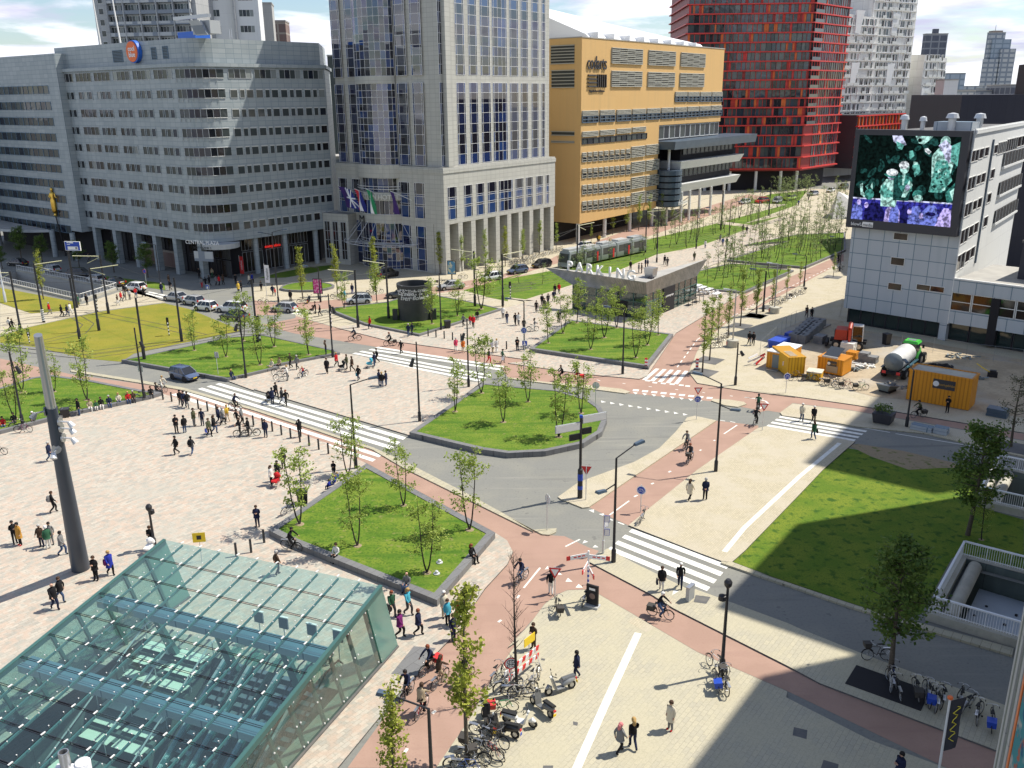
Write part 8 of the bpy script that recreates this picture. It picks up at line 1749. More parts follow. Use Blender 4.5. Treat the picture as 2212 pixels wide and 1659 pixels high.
for i in range(16):
 t=i/15;p=gr('21',20+400*t,585-105*t);bicycle(p,120+rb.uniform(-12,12),rb.choice(['black','grey','black','blue']),'dark bicycle in the packed rack along the street behind the pavilion',group='bicycles in the packed rack')
for i in range(8):
 t=i/7;p=gr('11',2030+180*t,600-25*t);bicycle(p,100+rb.uniform(-12,12),'black','dark bicycle in the rack before the hotel colonnade',group='bicycles before the colonnade')
def cyclist(c,x,y,ang,top,legs,hair,op,lab,col='black',bop='',ride='ride',sc=1.,blab=None):
 p=gr(c,x,y);bicycle(p,ang,col,blab or ' '.join(('bicycle of the '+lab).split()[:15])if 'cyclist' in lab else 'bicycle ridden',bop,0,'ridden bicycles');person_at((p.x,p.y,p.z),ride,ang,top,legs,hair,lab,sc,op,'cyclists')
for a in(('23',1205,470,-28,'bk','jn','wh','','cyclist in a black jacket with a white helmet on the near red path','black','p'),('23',105,190,235,'nv','jn','bk','','cyclist in a striped top with pale bags coming down the red path','white',''),('13',1395,900,230,'nv','bk','rd','','cyclist with red hair and a red bag beside the glass roof','black','r'),('13',1475,1000,60,'bn','be','br','l','cyclist with long brown hair riding away beside the glass roof','black',''),('13',1215,1105,250,'nv','bk','bk','','cyclist in navy with a dark cap beside the glass roof','black',''),('13',1330,1230,70,'be','bk','br','k','cyclist in a beige coat riding away from the camera','red',''),('13',1670,990,55,'bk','bk','bk','','cyclist in black hidden behind the lime tree','black',''),('22',1415,540,235,'gy','dg','br','','cyclist in grey on the diagonal red path, farther of two','black',''),('22',1440,645,240,'dg','bk','rd','','cyclist in dark clothes with a child seat on the diagonal red path','black','c'),('22',1960,350,60,'bk','bk','bk','','cyclist in black entering the diagonal red path','black',''),('22',1978,240,75,'gn','dg','bk','','cyclist in a green jacket ahead on the road','black',''),('32',1375,290,190,'ol','bk','br','','cyclist in olive before the big orange container','black','p'),('02',1865,230,-25,'nv','bk','br','','cyclist in navy crossing on the left zebra','black',''),('01',1290,1590,-35,'cr','wh','bd','','cyclist in cream on the red path behind the seated row','black',''),('11',800,1190,195,'nv','dg','bk','','cyclist in navy carrying a passenger on the upper red path','white',''),('11',1080,1230,195,'dg','bk','rd','','cyclist in dark grey at the second zebra','black','p'),('11',390,1478,240,'rd','jn','bd','','small cyclist in red beside the long planter','black','','ride',.72),('21',425,1505,195,'bk','bk','br','','cyclist in black passing behind the rounded planter, left','black',''),('21',545,1512,195,'bk','rd','br','','cyclist with a red bag passing behind the rounded planter, right','black','r'),('31',740,575,60,'bk','bk','br','','far cyclist at the left edge of the screen building','black',''),('12',300,1340,-20,'bk','bk','bk','','cyclist resting at the front edge of the near planter','black','')):cyclist(*a)
for c,x,y,ang,col,lab in(('02',1925,440,200,'black','bicycle pushed by the left of two people at the bollards'),('02',1990,440,195,'black','bicycle pushed by the right of two people at the bollards'),('11',215,1500,200,'silver','silver bicycle pushed past the long planter'),('21',195,1115,10,'white','white bicycle held by a person left of the pavilion planter'),('11',200,1455,200,'grey','grey bicycle parked at the long planter edge')):bicycle(gr(c,x,y),ang,col,lab,'',3,'ridden bicycles')
person_at(gr('02',1905,432),'push',195,'bk','bk','br','left of two people pushing bicycles at the bollards');person_at(gr('02',1970,432),'push',195,'bk','bk','bk','right of two people pushing bicycles at the bollards')
def scooter(c,x,y,ang,body,seat,lab,plate_=None):
 p=gr(c,x,y);r=empty('motor_scooter',place(p.x,p.y,p.z,ang)@MR(R(8),4,'X'),lab,'scooter','parked motor scooters')
 m_=MB();m_.tube([(-.85,0,.62),(-.7,0,.60),(-.45,0,.55),(-.2,0,.48),(-.08,0,.36)],[.06,.17,.21,.19,.12],body,14);m_.box(-.15,.38,-.17,.17,.24,.30,body);m_.build('body',r,60)
 m_=MB();m_.hexa([(.30,-.2,.28),(.40,-.16,.28),(.40,.16,.28),(.30,.2,.28)],[(.50,-.2,.95),(.58,-.13,.95),(.58,.13,.95),(.50,.2,.95)],body);m_.tube([(.60,0,.40),(.75,0,.52),(.9,0,.42)],[.1,.13,.06],body,10);m_.build('front_shield',r)
 MB().hexa([(-.85,-.14,.72),(-.05,-.15,.68),(-.05,.15,.68),(-.85,.14,.72)],[(-.82,-.11,.80),(-.08,-.13,.76),(-.08,.13,.76),(-.82,.11,.80)],seat).build('seat',r)
 m_=MB();m_.tube([(.52,0,.9),(.48,0,1.03)],.05,body,8);m_.tube([(.38,.33,1.06),(.48,.12,1.05),(.48,-.12,1.05),(.38,-.33,1.06)],.02,'tyre',6);m_.tube([(.52,0,1.0),(.62,0,.98)],.08,'lamp_glass',10)
 for y in(.25,-.25):m_.tube([(.44,y,1.06),(.42,y*1.2,1.25)],.008,'rim_metal',4);m_.tube([(.42,y*1.2,1.25),(.405,y*1.2,1.25)],.06,'tyre',10)
 m_.build('handlebar',r)
 for xx in(-.62,.76):
  m_=MB();m_.torus(.185,.06,'tyre',20,8);m_.tube([(0,-.04,0),(0,.04,0)],.12,'rim_metal',14);m_.build('wheel',r,50,at=MT((xx,0,.245)))
 m_=MB();m_.box(-.93,-.88,-.08,.08,.50,.60,'sign_red');m_.build('tail_light',r);m_=MB();m_.box(-.95,-.93,-.09,.09,.28,.42,plate_ or 'sign_yellow');m_.build('number_plate',r)
for a in(('13',2095,1315,-18,'paint_white','tyre','white motor scooter with a black seat'),('13',1975,1400,155,'paint_black','tyre','black motor scooter left of the white one','panel_blue'),('23',425,1055,205,'paint_silver','paint_grey','silver grey motor scooter nearest the walking person'),('23',270,1215,128,'paint_grey','tyre','dark motor scooter with a red tail light and yellow plate'),('13',1850,1330,110,'paint_black','tyre','black moped with raised mirrors left of the white scooter'),('11',430,890,90,'paint_black','tyre','black moped right of the first columnar tree')):scooter(*a)
# cars, tram, site machines
for nm,c in(('car_white',(.72,.73,.73)),('car_silver',(.42,.43,.44)),('car_blue',(.06,.11,.24)),('car_black',(.015,.015,.018)),('car_dark',(.05,.055,.065)),('car_red',(.45,.03,.025)),('car_green',(.35,.50,.05)),('car_steel',(.07,.10,.18))):mat(nm,c,.25,coat=.8,spec=.6)
mat('car_glass',(.012,.014,.017),.05,spec=.8);mat('plate_yellow',(.75,.52,.02),.5);mat('head_light',(.75,.77,.78),.15);mat('tail_red',(.40,.01,.01),.2)
CARM={}
def car_parts(kind,col):
 key=(kind,col)
 if key in CARM:return CARM[key]
 Lr,Lf={'hatch':(-2.0,2.0),'small':(-1.8,1.85),'sedan':(-2.3,2.25),'suv':(-2.3,2.3)}[kind];hgt_={'hatch':1.5,'small':1.5,'sedan':1.46,'suv':1.72}[kind];bt=.92 if kind!='suv' else 1.05;w=.86 if kind!='suv' else.93
 ST_=[(Lr,.42,bt-.18,w*.80),(Lr+.12,.30,bt-.02,w*.92),(Lr+.7,.24,bt+.0,w),(-.2,.22,bt-.01,w),(Lf-1.35,.22,bt-.03,w),(Lf-.75,.24,bt-.12,w*.98),(Lf-.22,.28,bt-.25,w*.90),(Lf,.40,bt-.38,w*.74)]
 mb=MB();vs=[];fs=[]
 ring=lambda x,zb,zt,hw:[(x,-hw*.88,zb),(x,-hw,zb+.18),(x,-hw*1.0,zt-.12),(x,-hw*.92,zt),(x,-hw*.45,zt+.035),(x,hw*.45,zt+.035),(x,hw*.92,zt),(x,hw,zt-.12),(x,hw,zb+.18),(x,hw*.88,zb)]
 for s in ST_:vs+=ring(*s)
 n=10
 for i in range(len(ST_)-1):
  for j in range(n):fs.append((i*n+j,(i+1)*n+j,(i+1)*n+(j+1)%n,i*n+(j+1)%n))
 fs+=[tuple(range(n)),tuple(reversed(range((len(ST_)-1)*n,len(ST_)*n)))];mb.add(vs,fs,col)
 xr0,xr1,xf1,xf0={'hatch':(Lr+.1,Lr+.55,.35,1.05),'small':(Lr+.08,Lr+.4,.35,1.1),'sedan':(Lr+.55,Lr+1.25,.25,.95),'suv':(Lr+.1,Lr+.45,.35,1.05)}[kind];b,t,hw,ht_=bt-.02,hgt_,w*.93,w*.70
 gl=MB();bs=[(xr0,-hw,b),(xf0,-hw,b-.02),(xf0,hw,b-.02),(xr0,hw,b)];ts=[(xr1,-ht_,t-.03),(xf1,-ht_,t),(xf1,ht_,t),(xr1,ht_,t-.03)];gl.hexa(bs,ts,'car_glass')
 rf=MB();rf.hexa([(xr1-.04,-ht_-.02,t-.05),(xf1+.05,-ht_-.02,t-.03),(xf1+.05,ht_+.02,t-.03),(xr1-.04,ht_+.02,t-.05)],[(xr1+.1,-ht_*.86,t+.03),(xf1-.1,-ht_*.86,t+.05),(xf1-.1,ht_*.86,t+.05),(xr1+.1,ht_*.86,t+.03)],col)
 for s in(-1,1):
  for f0,f1 in((0,0),(.36,.36),(.68,.66),(1,1)):
   a=V_((xr0+(xf0-xr0)*f0,s*(hw+.005),b));c2=V_((xr1+(xf1-xr1)*f1,s*(ht_+.01),t-.01));rf.tube([a,c2],.035,col,5)
 wh=MB();wh.torus(.25,.075,'tyre',22,8);wh.tube([(0,-.06,0),(0,.07,0)],.19,'rim_metal',14)
 for i in range(5):wh.box(-.02,.02,.071,.08,.05,.17,'interior_dark',MR(i*1.2566,4,'Y'));wh.box(-.02,.02,-.07,-.061,.05,.17,'interior_dark',MR(i*1.2566,4,'Y'))
 ar=MB()
 for xx in(Lr+.75,Lf-.82):
  for s in(-1,1):ar.tube([(xx,s*(w-.02),.36),(xx,s*(w+.008),.36)],.385,'interior_dark',18)
 hd=MB();hd.hexa([(Lf-.45,-.2,bt-.42),(Lf-.12,-.16,bt-.46),(Lf-.12,.12,bt-.46),(Lf-.45,.2,bt-.42)],[(Lf-.5,-.2,bt-.22),(Lf-.28,-.14,bt-.26),(Lf-.28,.12,bt-.26),(Lf-.5,.2,bt-.22)],'head_light')
 tl=MB();tl.box(Lr-.02,Lr+.1,-.12,.12,bt-.25,bt+.02,'tail_red')
 pl_=MB();pl_.box(Lf-.02,Lf+.02,-.26,.26,.42,.53,'plate_yellow');pr=MB();pr.box(Lr-.03,Lr+.01,-.26,.26,.52,.63,'plate_yellow');mr=MB();mr.tube([(0,0,0),(-.02,.0,.02)],[.09,.11],col,8);gr_=MB();gr_.box(Lf-.05,Lf+.012,-.5,.5,.30,.40,'interior_dark')
 CARM[key]=dict(body=mb.mesh('body',35),glass=gl.mesh('windows'),roof=rf.mesh('roof',40),wheel=wh.mesh('wheel',40),arch=ar.mesh('wheel_arch'),hd=hd.mesh('headlight'),tl=tl.mesh('tail_light'),pf=pl_.mesh('number_plate'),pr=pr.mesh('number_plate'),mr=mr.mesh('mirror'),gr=gr_.mesh('grille'),d=(Lr,Lf,w,bt));return CARM[key]
def car(c,xr,yr,xf,yf,kind,col,label,group='cars on the streets',far_=False):
 a,b=gr(c,xr,yr),gr(c,xf,yf);mid=(a+b)/2;ang=math.degrees(math.atan2(b.y-a.y,b.x-a.x));P=car_parts(kind,'car_'+col);Lr,Lf,w,bt=P['d'];r=empty('parked_car',place(mid.x,mid.y,max(.004,zat(mid.x,mid.y)),ang),label,'car',group)
 link('body',P['body'],r);link('windows',P['glass'],r);link('roof',P['roof'],r);link('wheel_arch',P['arch'],r)
 for xx in(Lr+.75,Lf-.82):
  for s in(-1,1):link('wheel',P['wheel'],r,MT((xx,s*(w-.06),.325)))
 for s in(-1,1):link('headlight',P['hd'],r,MT((0,s*.58*w/.86,0)));link('tail_light',P['tl'],r,MT((0,s*.6,0)));link('mirror',P['mr'],r,MT((.85,s*(w+.08),bt)))
 link('number_plate',P['pf'],r);link('number_plate',P['pr'],r);link('grille',P['gr'],r)
for a in(('01',1360,1470,1570,1520,'small','steel','small steel blue hatchback driving toward the left zebra'),('01',1145,800,1000,785,'hatch','white','white hatchback beside the tunnel railing'),('01',1468,882,1322,862,'sedan','silver','silver estate car first in the queue at the left crossing'),('01',1595,912,1470,893,'small','silver','older silver hatchback second in the queue'),('01',1700,955,1560,940,'small','white','white three door hatchback third in the queue'),('01',1945,968,1725,955,'suv','white','large white car fourth in the queue, biggest of them'),('01',1925,1030,1790,1015,'sedan','dark','dark saloon half hidden by the young trees'),('01',595,690,695,690,'suv','black','black car parked along the tunnel railing'),('01',810,738,715,722,'hatch','silver','silver car in the shade along the railing'),('01',975,762,845,742,'sedan','black','black taxi in the shade next to the lawn strip'),('01',455,655,380,640,'hatch','silver','silver car behind the farther railing'),('01',185,600,100,592,'sedan','black','black car farthest left in the shade'),('11',310,965,165,955,'hatch','silver','silver hatchback stopped at the red path before the hotel'),('11',930,888,735,897,'hatch','white','white hatchback on the street before the hotel forecourt'),('11',1230,835,1088,850,'sedan','dark','dark car half hidden behind the round kiosk'),('11',1635,775,1480,790,'sedan','silver','silver taxi with a raised roof light at the hotel corner'),('11',1940,702,1825,718,'small','white','small pale car along the hotel colonnade'),('11',2155,645,2018,665,'hatch','steel','blue grey hatchback along the hotel colonnade'),('11',1000,700,1118,672,'suv','black','black car under the hotel canopy'),('21',325,597,208,615,'hatch','black','black hatchback before the bicycle rack'),('21',640,458,558,470,'hatch','white','white car behind the tram'),('21',1910,100,1835,110,'hatch','white','far white car before the red tower'),('21',2050,96,1965,104,'suv','red','far red car before the red tower'),('21',2165,92,2095,108,'hatch','silver','far silver car right of the red one'),('30',290,1592,222,1604,'hatch','silver','far silver car on the grove side of the red tower'),('30',400,1580,315,1592,'suv','green','far yellow green car before the red tower'),('30',575,1545,500,1552,'hatch','silver','far silver car near the red tower entrance'),('30',710,1515,650,1528,'hatch','white','far white car near the dark tower door'),('30',820,1488,740,1502,'suv','black','far black car beside the screen edge')):car(*a)
a,b=g('21',430,620),g('21',1055,485);L=(b-a).length;ang=math.degrees(math.atan2(b.y-a.y,b.x-a.x));mat('tram_silver',(.30,.33,.33),.35,metal=.3);mat('tram_dark',(.02,.03,.03),.12,spec=.7)
tr=empty('tram',place(a.x,a.y,0,ang),'long low silver and dark green tram with red doors','tram');n=5;sl=L/n
for i in range(n):
 x0,x1=i*sl+.12,(i+1)*sl-.12;m_=MB();f=.7 if i==0 else 0
 prof=[(-1.2,.35),(-1.28,.6),(-1.28,2.6),(-1.12,3.05),(-.7,3.2),(.7,3.2),(1.12,3.05),(1.28,2.6),(1.28,.6),(1.2,.35)]
 vs=[(x0+(f*(z-.35)/2.9 if i==0 else 0),y,z)for y,z in prof]+[(x1,y,z)for y,z in prof];k=len(prof);m_.add(vs,[tuple(range(k)),tuple(reversed(range(k,2*k)))]+[(j,k+j,k+(j+1)%k,(j+1)%k)for j in range(k)],'tram_silver');sec=m_.build('body_section',tr,30)
 m_=MB()
 for s in(-1,1):m_.hexa([(x0+.5+f*.3,s*1.2,1.35),(x1-.15,s*1.2,1.35),(x1-.15,s*1.29,1.35),(x0+.5+f*.3,s*1.29,1.35)],[(x0+.5+f*.6,s*1.2,2.6),(x1-.15,s*1.2,2.6),(x1-.15,s*1.29,2.6),(x0+.5+f*.6,s*1.29,2.6)],'tram_dark')
 m_.build('window_band',sec);m_=MB();m_.box(x0+sl*.45,x0+sl*.45+1.2,-1.31,1.31,.5,2.65,'tram_dark');m_.box(x0+sl*.45+1.3,x0+sl*.45+1.75,-1.32,1.32,.5,2.2,'sign_red' if i in(1,2,3)else 'tram_dark');m_.build('door',sec)
 MB().box(x0+.8,x1-.8,-.8,.8,3.2,3.5,'pale_steel' if i%2 else 'grey_frame').build('roof_unit',sec)
 if i<n-1:MB().box(x1,x1+.24,-1.15,1.15,.5,3.0,'interior_dark').build('joint',tr)
m_=MB();m_.hexa([(-.02,-1.0,1.2),(.1,-1.0,1.2),(.1,1.0,1.2),(-.02,1.0,1.2)],[(.52,-.95,2.7),(.7,-.95,2.7),(.7,.95,2.7),(.52,.95,2.7)],'tram_dark');m_.build('windscreen',tr);m_=MB();m_.tube([(sl*2.5,-.5,3.5),(sl*2.5+.8,-.4,4.3),(sl*2.5,-.3,5.1)],.03,'black_metal',5);m_.tube([(sl*2.5,-.9,5.1),(sl*2.5,.9,5.1)],.03,'black_metal',5);m_.build('pantograph',tr)
p=g('31',770,215);p2=g('30',700,1560);mat('shell_white',(.62,.61,.57),.5,c2=(.48,.47,.44),scale=.9);r=empty('shell_pavilion',place(p.x+2,p.y+2,0,20),'white faceted shell roof far on the promenade beside the screen','pavilion');m_=MB();H=6.5
base=[(-7,-3),(3,-6),(12,-3),(13,6),(0,7)];apex=(-3.5,0,H);ap2=(4,-1,H*.55)
for i in range(5):u,v=base[i],base[(i+1)%5];q_=apex if i in(0,4)else ap2;m_.add([(*u,0),(*v,0),q_],[(0,1,2)],'shell_white')
m_.add([(*base[1],0),ap2,apex],[(0,1,2)],'shell_white');m_.add([(*base[4],0),apex,ap2],[(0,1,2)],'shell_white');m_.build('shell',r)
for i,(x,y,w_,lab)in enumerate(((1460,905,.8,'nearest tall brown terrace table at the pavilion'),(1515,880,.8,'second tall brown terrace table at the pavilion'),(1540,800,.9,'white terrace table at the glass wall of the pavilion'),(1590,815,.9,'white terrace table farther right at the pavilion'),(1500,785,.9,'white terrace table nearest the lawn'),(1650,850,.9,'terrace table by the row of slim trees'))):
 p=gr('21',x,y);r=empty('terrace_table',place(p.x,p.y,p.z,53),lab,'table','terrace tables');h_=1.1 if i<2 else.75;MB().box(-w_,w_,-.4,.4,h_-.05,h_,'basket' if i<2 else 'sign_white').build('tabletop',r)
 for sx__ in(-1,1):
  for sy__ in(-1,1):MB().box(sx__*(w_-.1)-.03,sx__*(w_-.1)+.03,sy__*.33-.03,sy__*.33+.03,0,h_-.05,'black_metal').build('leg',r)
CHM=MB();CHM.box(-.22,.22,-.22,.22,.43,.47,'sign_white');CHM.hexa([(-.22,.19,.47),(.22,.19,.47),(.22,.22,.47),(-.22,.22,.47)],[(-.2,.26,.85),(.2,.26,.85),(.2,.29,.85),(-.2,.29,.85)],'sign_white')
for a_,b_ in((-.2,-.2),(.2,-.2),(-.2,.2),(.2,.2)):CHM.box(a_-.015,a_+.015,b_-.015,b_+.015,0,.43,'steel')
CHM=CHM.mesh('terrace_chair')
for i in range(18):p=gr('21',1495+(i%6)*34+rb.uniform(-8,8),780+(i//6)*18+(i%6)*9);tag(link('terrace_chair',CHM,None,place(p.x,p.y,p.z,rb.uniform(0,360))),'white terrace chair among the tables at the glass pavilion','chair','white terrace chairs')
# building site
wallgrid('container_orange',(.70,.29,.015),(.66,.27,.014),(.5,.19,.01),.35,6,.06,.55,streak=.2);wallgrid('container_yellow',(.76,.43,.02),(.72,.41,.02),(.48,.24,.01),.35,6,.06,.55,streak=.2);mat('site_red',(.42,.035,.012),.5);mat('site_green',(.06,.45,.05),.35);mat('tank_white',(.66,.66,.64),.4,c2=(.5,.5,.49),scale=.6);mat('tank_grey',(.16,.19,.20),.5);mat('solar',(.03,.035,.04),.2)
def cbox(name,c,xa,ya,xb,yb,dep,yt,body,roof,label,cat='container',sgn=True,open_=False):
 a,b=gr(c,xa,ya),gr(c,xb,yb);ang=math.degrees(math.atan2(b.y-a.y,b.x-a.x));w_=(b-a).length;h_=hgt(a,c,xa,yt)-a.z;X=place(a.x,a.y,a.z+.0,ang);r=empty(name,X,label,cat)
 if open_:
  m_=MB();m_.box(0,w_,0,.12,0,h_,body);m_.box(0,w_,dep-.12,dep,0,h_,body);m_.box(0,.12,.121,dep-.121,0,h_,body);m_.box(w_-.12,w_,.121,dep-.121,0,h_,body);m_.box(0,w_,-.06,dep+.06,h_,h_+.1,'orange_rim');m_.build('walls',r)if False else None
  m_=MB();m_.box(0,w_,0,dep,.05,h_,body);m_.build('wall',r);m_=MB();m_.box(-.06,w_+.06,-.06,.14,h_-.1,h_+.1,body);m_.box(-.06,w_+.06,dep-.14,dep+.06,h_-.1,h_+.1,body);m_.box(-.06,.14,.141,dep-.141,h_-.1,h_+.1,body);m_.box(w_-.14,w_+.06,.141,dep-.141,h_-.1,h_+.1,body);m_.build('rim',r);MB().box(.14,w_-.14,.14,dep-.14,h_,h_+.02,'concrete').build('cover',r)
 else:
  MB().box(0,w_,0,dep,.12,h_-.12,body).build('wall',r);MB().box(-.05,w_+.05,-.05,dep+.05,h_-.12,h_,roof).build('roof',r)
 if sgn:
  m_=MB();m_.box(w_*.4,w_*.75,-.05,-.01,h_*.55,h_*.85,'letter_dark');m_.lathe([(h_*.09,0),(h_*.09,.02)],'sign_white',14,MT((w_*.45,-.05,h_*.7))@MR(R(90),4,'X'));m_.build('name_board',r);text_on('lettering',r,I4,'soort-gebilden',h_*.11,'mustard_',w_*.62,h_*.66,y=-.06,depth=.01,sx=.75)
 return r,w_,h_
mat('mustard_',(.55,.30,.05),.6);mat('orange_rim',(.62,.25,.02),.5)
r,w_,h_=cbox('orange_container','32',1275,145,1770,238,2.6,-90,'container_orange','orange_rim','big open topped orange container in the shade at the road',open_=True)
r,w_,h_=cbox('site_hut','31',168,1405,310,1432,4.6,1265,'container_orange','roof_white','orange site hut with a white roof and grey door','hut',False);MB().box(w_*.32,w_*.68,-.03,.02,.2,h_-.35,'tank_grey').build('door',r)
for x in(.35,w_-.35):MB().torus(.3,.1,'tyre',16,6,MT((x,2.4,.0))@MR(R(90),4,'Z')).build('wheel',r)
m_=MB();m_.box(w_*.2,w_*.8,-.9,-.1,.05,.15,'steel');m_.build('step',r)
r,w_,h_=cbox('yellow_container','31',335,1480,470,1475,4.8,1322,'container_yellow','container_yellow','yellow site container with planks on its roof','container',False)
for i in range(5):MB().box(.3,w_-.8,.4+i*.42,.55+i*.42,h_,h_+.08,'cloth_cr').build('roof_plank',r)
m_=MB();m_.box(w_-.02,w_+.02,1.0,3.0,h_*.45,h_*.85,'letter_dark');m_.build('name_board',r);m_=MB()
for x in(.1,w_*.5,w_-.1):m_.box(x-.04,x+.04,-.05,0,.15,h_-.15,'container_yellow')
m_.build('door_bars',r)
r,w_,h_=cbox('solar_container','31',570,1440,770,1478,2.6,1312,'container_orange','container_orange','orange container with a solar panel on top and an open hatch','container',True)
m_=MB();m_.hexa([(.5,.2,h_+.1),(w_-.8,.2,h_+.1),(w_-.8,2.3,h_+.7),(.5,2.3,h_+.7)],[(.5,.2,h_+.18),(w_-.8,.2,h_+.18),(w_-.8,2.3,h_+.78),(.5,2.3,h_+.78)],'solar');m_.box(.4,w_-.7,.1,.2,h_+.0,h_+.2,'pale_steel');m_.build('solar_panel',r);MB().box(w_*.35,w_*.8,-.03,.02,.3,1.1,'cloth_be').build('hatch',r)
r,w_,h_=cbox('small_skip','31',485,1500,600,1515,1.5,1430,'container_yellow','cloth_cr','small yellow skip with planks on it before the containers','skip',False)
p=gr('31',1170,1490);q=gr('31',1320,1370);ang=math.degrees(math.atan2(q.y-p.y,q.x-p.x));r=empty('tank_trailer',place(p.x,p.y,p.z,ang),'white round tank trailer behind the green tractor','trailer');X90=MR(R(90),4,'Y')
m_=MB();m_.lathe([(.05,-1.0),(.7,-.85),(1.0,-.5),(1.05,-.45)],'tank_grey',28,MT((.1,0,1.95))@X90,cap=False);m_.lathe([(1.05,-.45),(1.05,4.4),(.9,4.8),(.3,5.0),(.05,5.05)],'tank_white',28,MT((.1,0,1.95))@X90,cap=False);m_.build('tank',r,40)
m_=MB();m_.box(-.4,5.8,-.35,.35,.55,.85,'interior_dark');m_.box(-.5,4.0,-1.25,-1.0,1.25,1.32,'tank_grey');m_.box(-.5,4.0,1.0,1.25,1.25,1.32,'tank_grey');m_.box(-.9,-.5,-1.1,1.1,.7,1.0,'interior_dark');m_.box(-.93,-.9,-.95,-.55,.75,1.05,'sign_red');m_.box(-.93,-.9,.55,.95,.75,1.05,'sign_red');m_.build('chassis',r)
for i in range(2):MB().tube([(.4+i*.3,-1.2-i*.12,1.4),(4.2+i*.2,-1.2-i*.12,1.4)],.09,'paint_teal',8).build('hose',r)
TW=lambda rr,wd:MB().tube([(0,-wd/2,0),(0,-wd/2+.06,0),(0,wd/2-.06,0),(0,wd/2,0)],[rr*.86,rr,rr,rr*.86],'tyre',24).tube([(0,-wd/2-.02,0),(0,wd/2+.02,0)],rr*.5,'rim_metal',16).mesh('wheel',40)
w1=TW(.6,.5)
for x in(.5,1.9):
 for y in(-1.05,1.05):link('wheel',w1,r,MT((x,y,.6)))
d=(q-p).normalized();tb=p+d*6.6;r=empty('tractor',place(tb.x,tb.y,p.z,ang),'bright green tractor with a glazed cab','tractor')
m_=MB();m_.hexa([(.7,-.42,.9),(3.0,-.38,.9),(3.0,.38,.9),(.7,.42,.9)],[(.7,-.4,1.75),(2.9,-.3,1.5),(2.9,.3,1.5),(.7,.4,1.75)],'site_green');m_.build('bonnet',r,30);m_=MB();m_.hexa([(-.9,-.75,1.2),(.7,-.75,1.2),(.7,.75,1.2),(-.9,.75,1.2)],[(-.8,-.65,2.75),(.5,-.65,2.75),(.5,.65,2.75),(-.8,.65,2.75)],'car_glass');m_.build('cab',r);m_=MB();m_.hexa([(-1.0,-.85,2.75),(.75,-.85,2.75),(.75,.85,2.75),(-1.0,.85,2.75)],[(-.85,-.7,3.02),(.55,-.7,3.0),(.55,.7,3.0),(-.85,.7,3.02)],'site_green');m_.box(-.5,.2,-.4,.4,3.02,3.05,'tank_grey');m_.build('cab_roof',r)
for y in(-.95,.95):MB().torus(.95,.16,'site_green',12,5,MT((-.3,y,.85)),.4,2.8).build('mudguard',r)
m_=MB();m_.box(-1.2,2.8,-.3,.3,.6,.9,'interior_dark');m_.tube([(.9,-.6,1.6),(.9,-.6,2.9)],.05,'interior_dark',8);m_.build('chassis',r)
w1=TW(.88,.55);w2=TW(.6,.42)
for y in(-.98,.98):link('wheel',w1,r,MT((-.3,y,.88)));link('wheel',w2,r,MT((2.2,y*.92,.6)))
for y in(-1.1,1.1):MB().box(.4,.5,y-.12,y+.12,2.1,2.5,'black_metal').build('mirror',r)
p=gr('31',815,1245);r=empty('wheeled_excavator',place(p.x,p.y,p.z,-25),'red wheeled excavator with a folded arm and grey cab','excavator');m_=MB();m_.box(-2.1,2.1,-.6,.6,.75,1.1,'interior_dark');m_.box(-2.6,-2.3,-1.2,1.2,.2,.8,'interior_dark');m_.build('chassis',r);w1=TW(.56,.45)
for x in(-1.3,1.3):
 for y in(-1.0,1.0):link('wheel',w1,r,MT((x,y,.56)))
m_=MB();m_.hexa([(-1.6,-1.2,1.2),(-.15,-1.2,1.2),(-.15,1.1,1.2),(-1.6,1.1,1.2)],[(-1.5,-1.15,2.45),(-.15,-1.15,2.45),(-.15,1.0,2.45),(-1.5,1.0,2.45)],'site_red');m_.box(-1.65,-1.6,-.6,.4,1.5,2.2,'interior_dark');m_.build('engine_cover',r);m_=MB();m_.hexa([(.45,-1.1,1.2),(1.7,-1.1,1.2),(1.7,.1,1.2),(.45,.1,1.2)],[(.5,-1.05,3.0),(1.5,-1.05,3.0),(1.5,.05,3.0),(.5,.05,3.0)],'car_glass');m_.box(.42,1.62,-1.12,.12,3.0,3.12,'pale_steel')
for x,y in((.47,-1.08),(1.66,-1.08),(.47,.08),(1.66,.08)):m_.tube([(x,y,1.2),(x-.05,y,3.0)],.05,'pale_steel',5)
m_.build('cab',r);m_=MB();m_.tube([(.15,-.3,1.4),(.15,-.5,2.6),(.2,-1.4,3.4),(.2,-2.2,2.9)],[.28,.30,.26,.2],'site_red',8);m_.tube([(.2,-2.2,2.9),(.2,-1.8,1.6),(.2,-1.6,.9)],[.2,.18,.14],'site_red',8);m_.build('boom',r);m_=MB();m_.hexa([(-.3,-2.0,.1),(.7,-2.0,.1),(.7,-1.3,.1),(-.3,-1.3,.1)],[(-.3,-1.9,.9),(.7,-1.9,.9),(.7,-1.4,.9),(-.3,-1.4,.9)],'interior_dark');m_.build('bucket',r)
mat('block_grey',(.16,.165,.17),.85,c2=(.22,.22,.22),scale=2)
for i in range(12):
 t=i//2/5;s=i%2;p=gr('31',400+130*t+s*60,1195-120*t+s*8);X=place(p.x,p.y,p.z,50);m_=MB();m_.box(-.8,.8,-.6,.6,0,1.1,'block_grey');m_.box(-.25,.25,-.12,.12,1.1,1.13,'interior_dark');tag(m_.build('concrete_block',at=X),'dark grey hollow block in the double row behind the site hut','block','grey blocks in the double row')
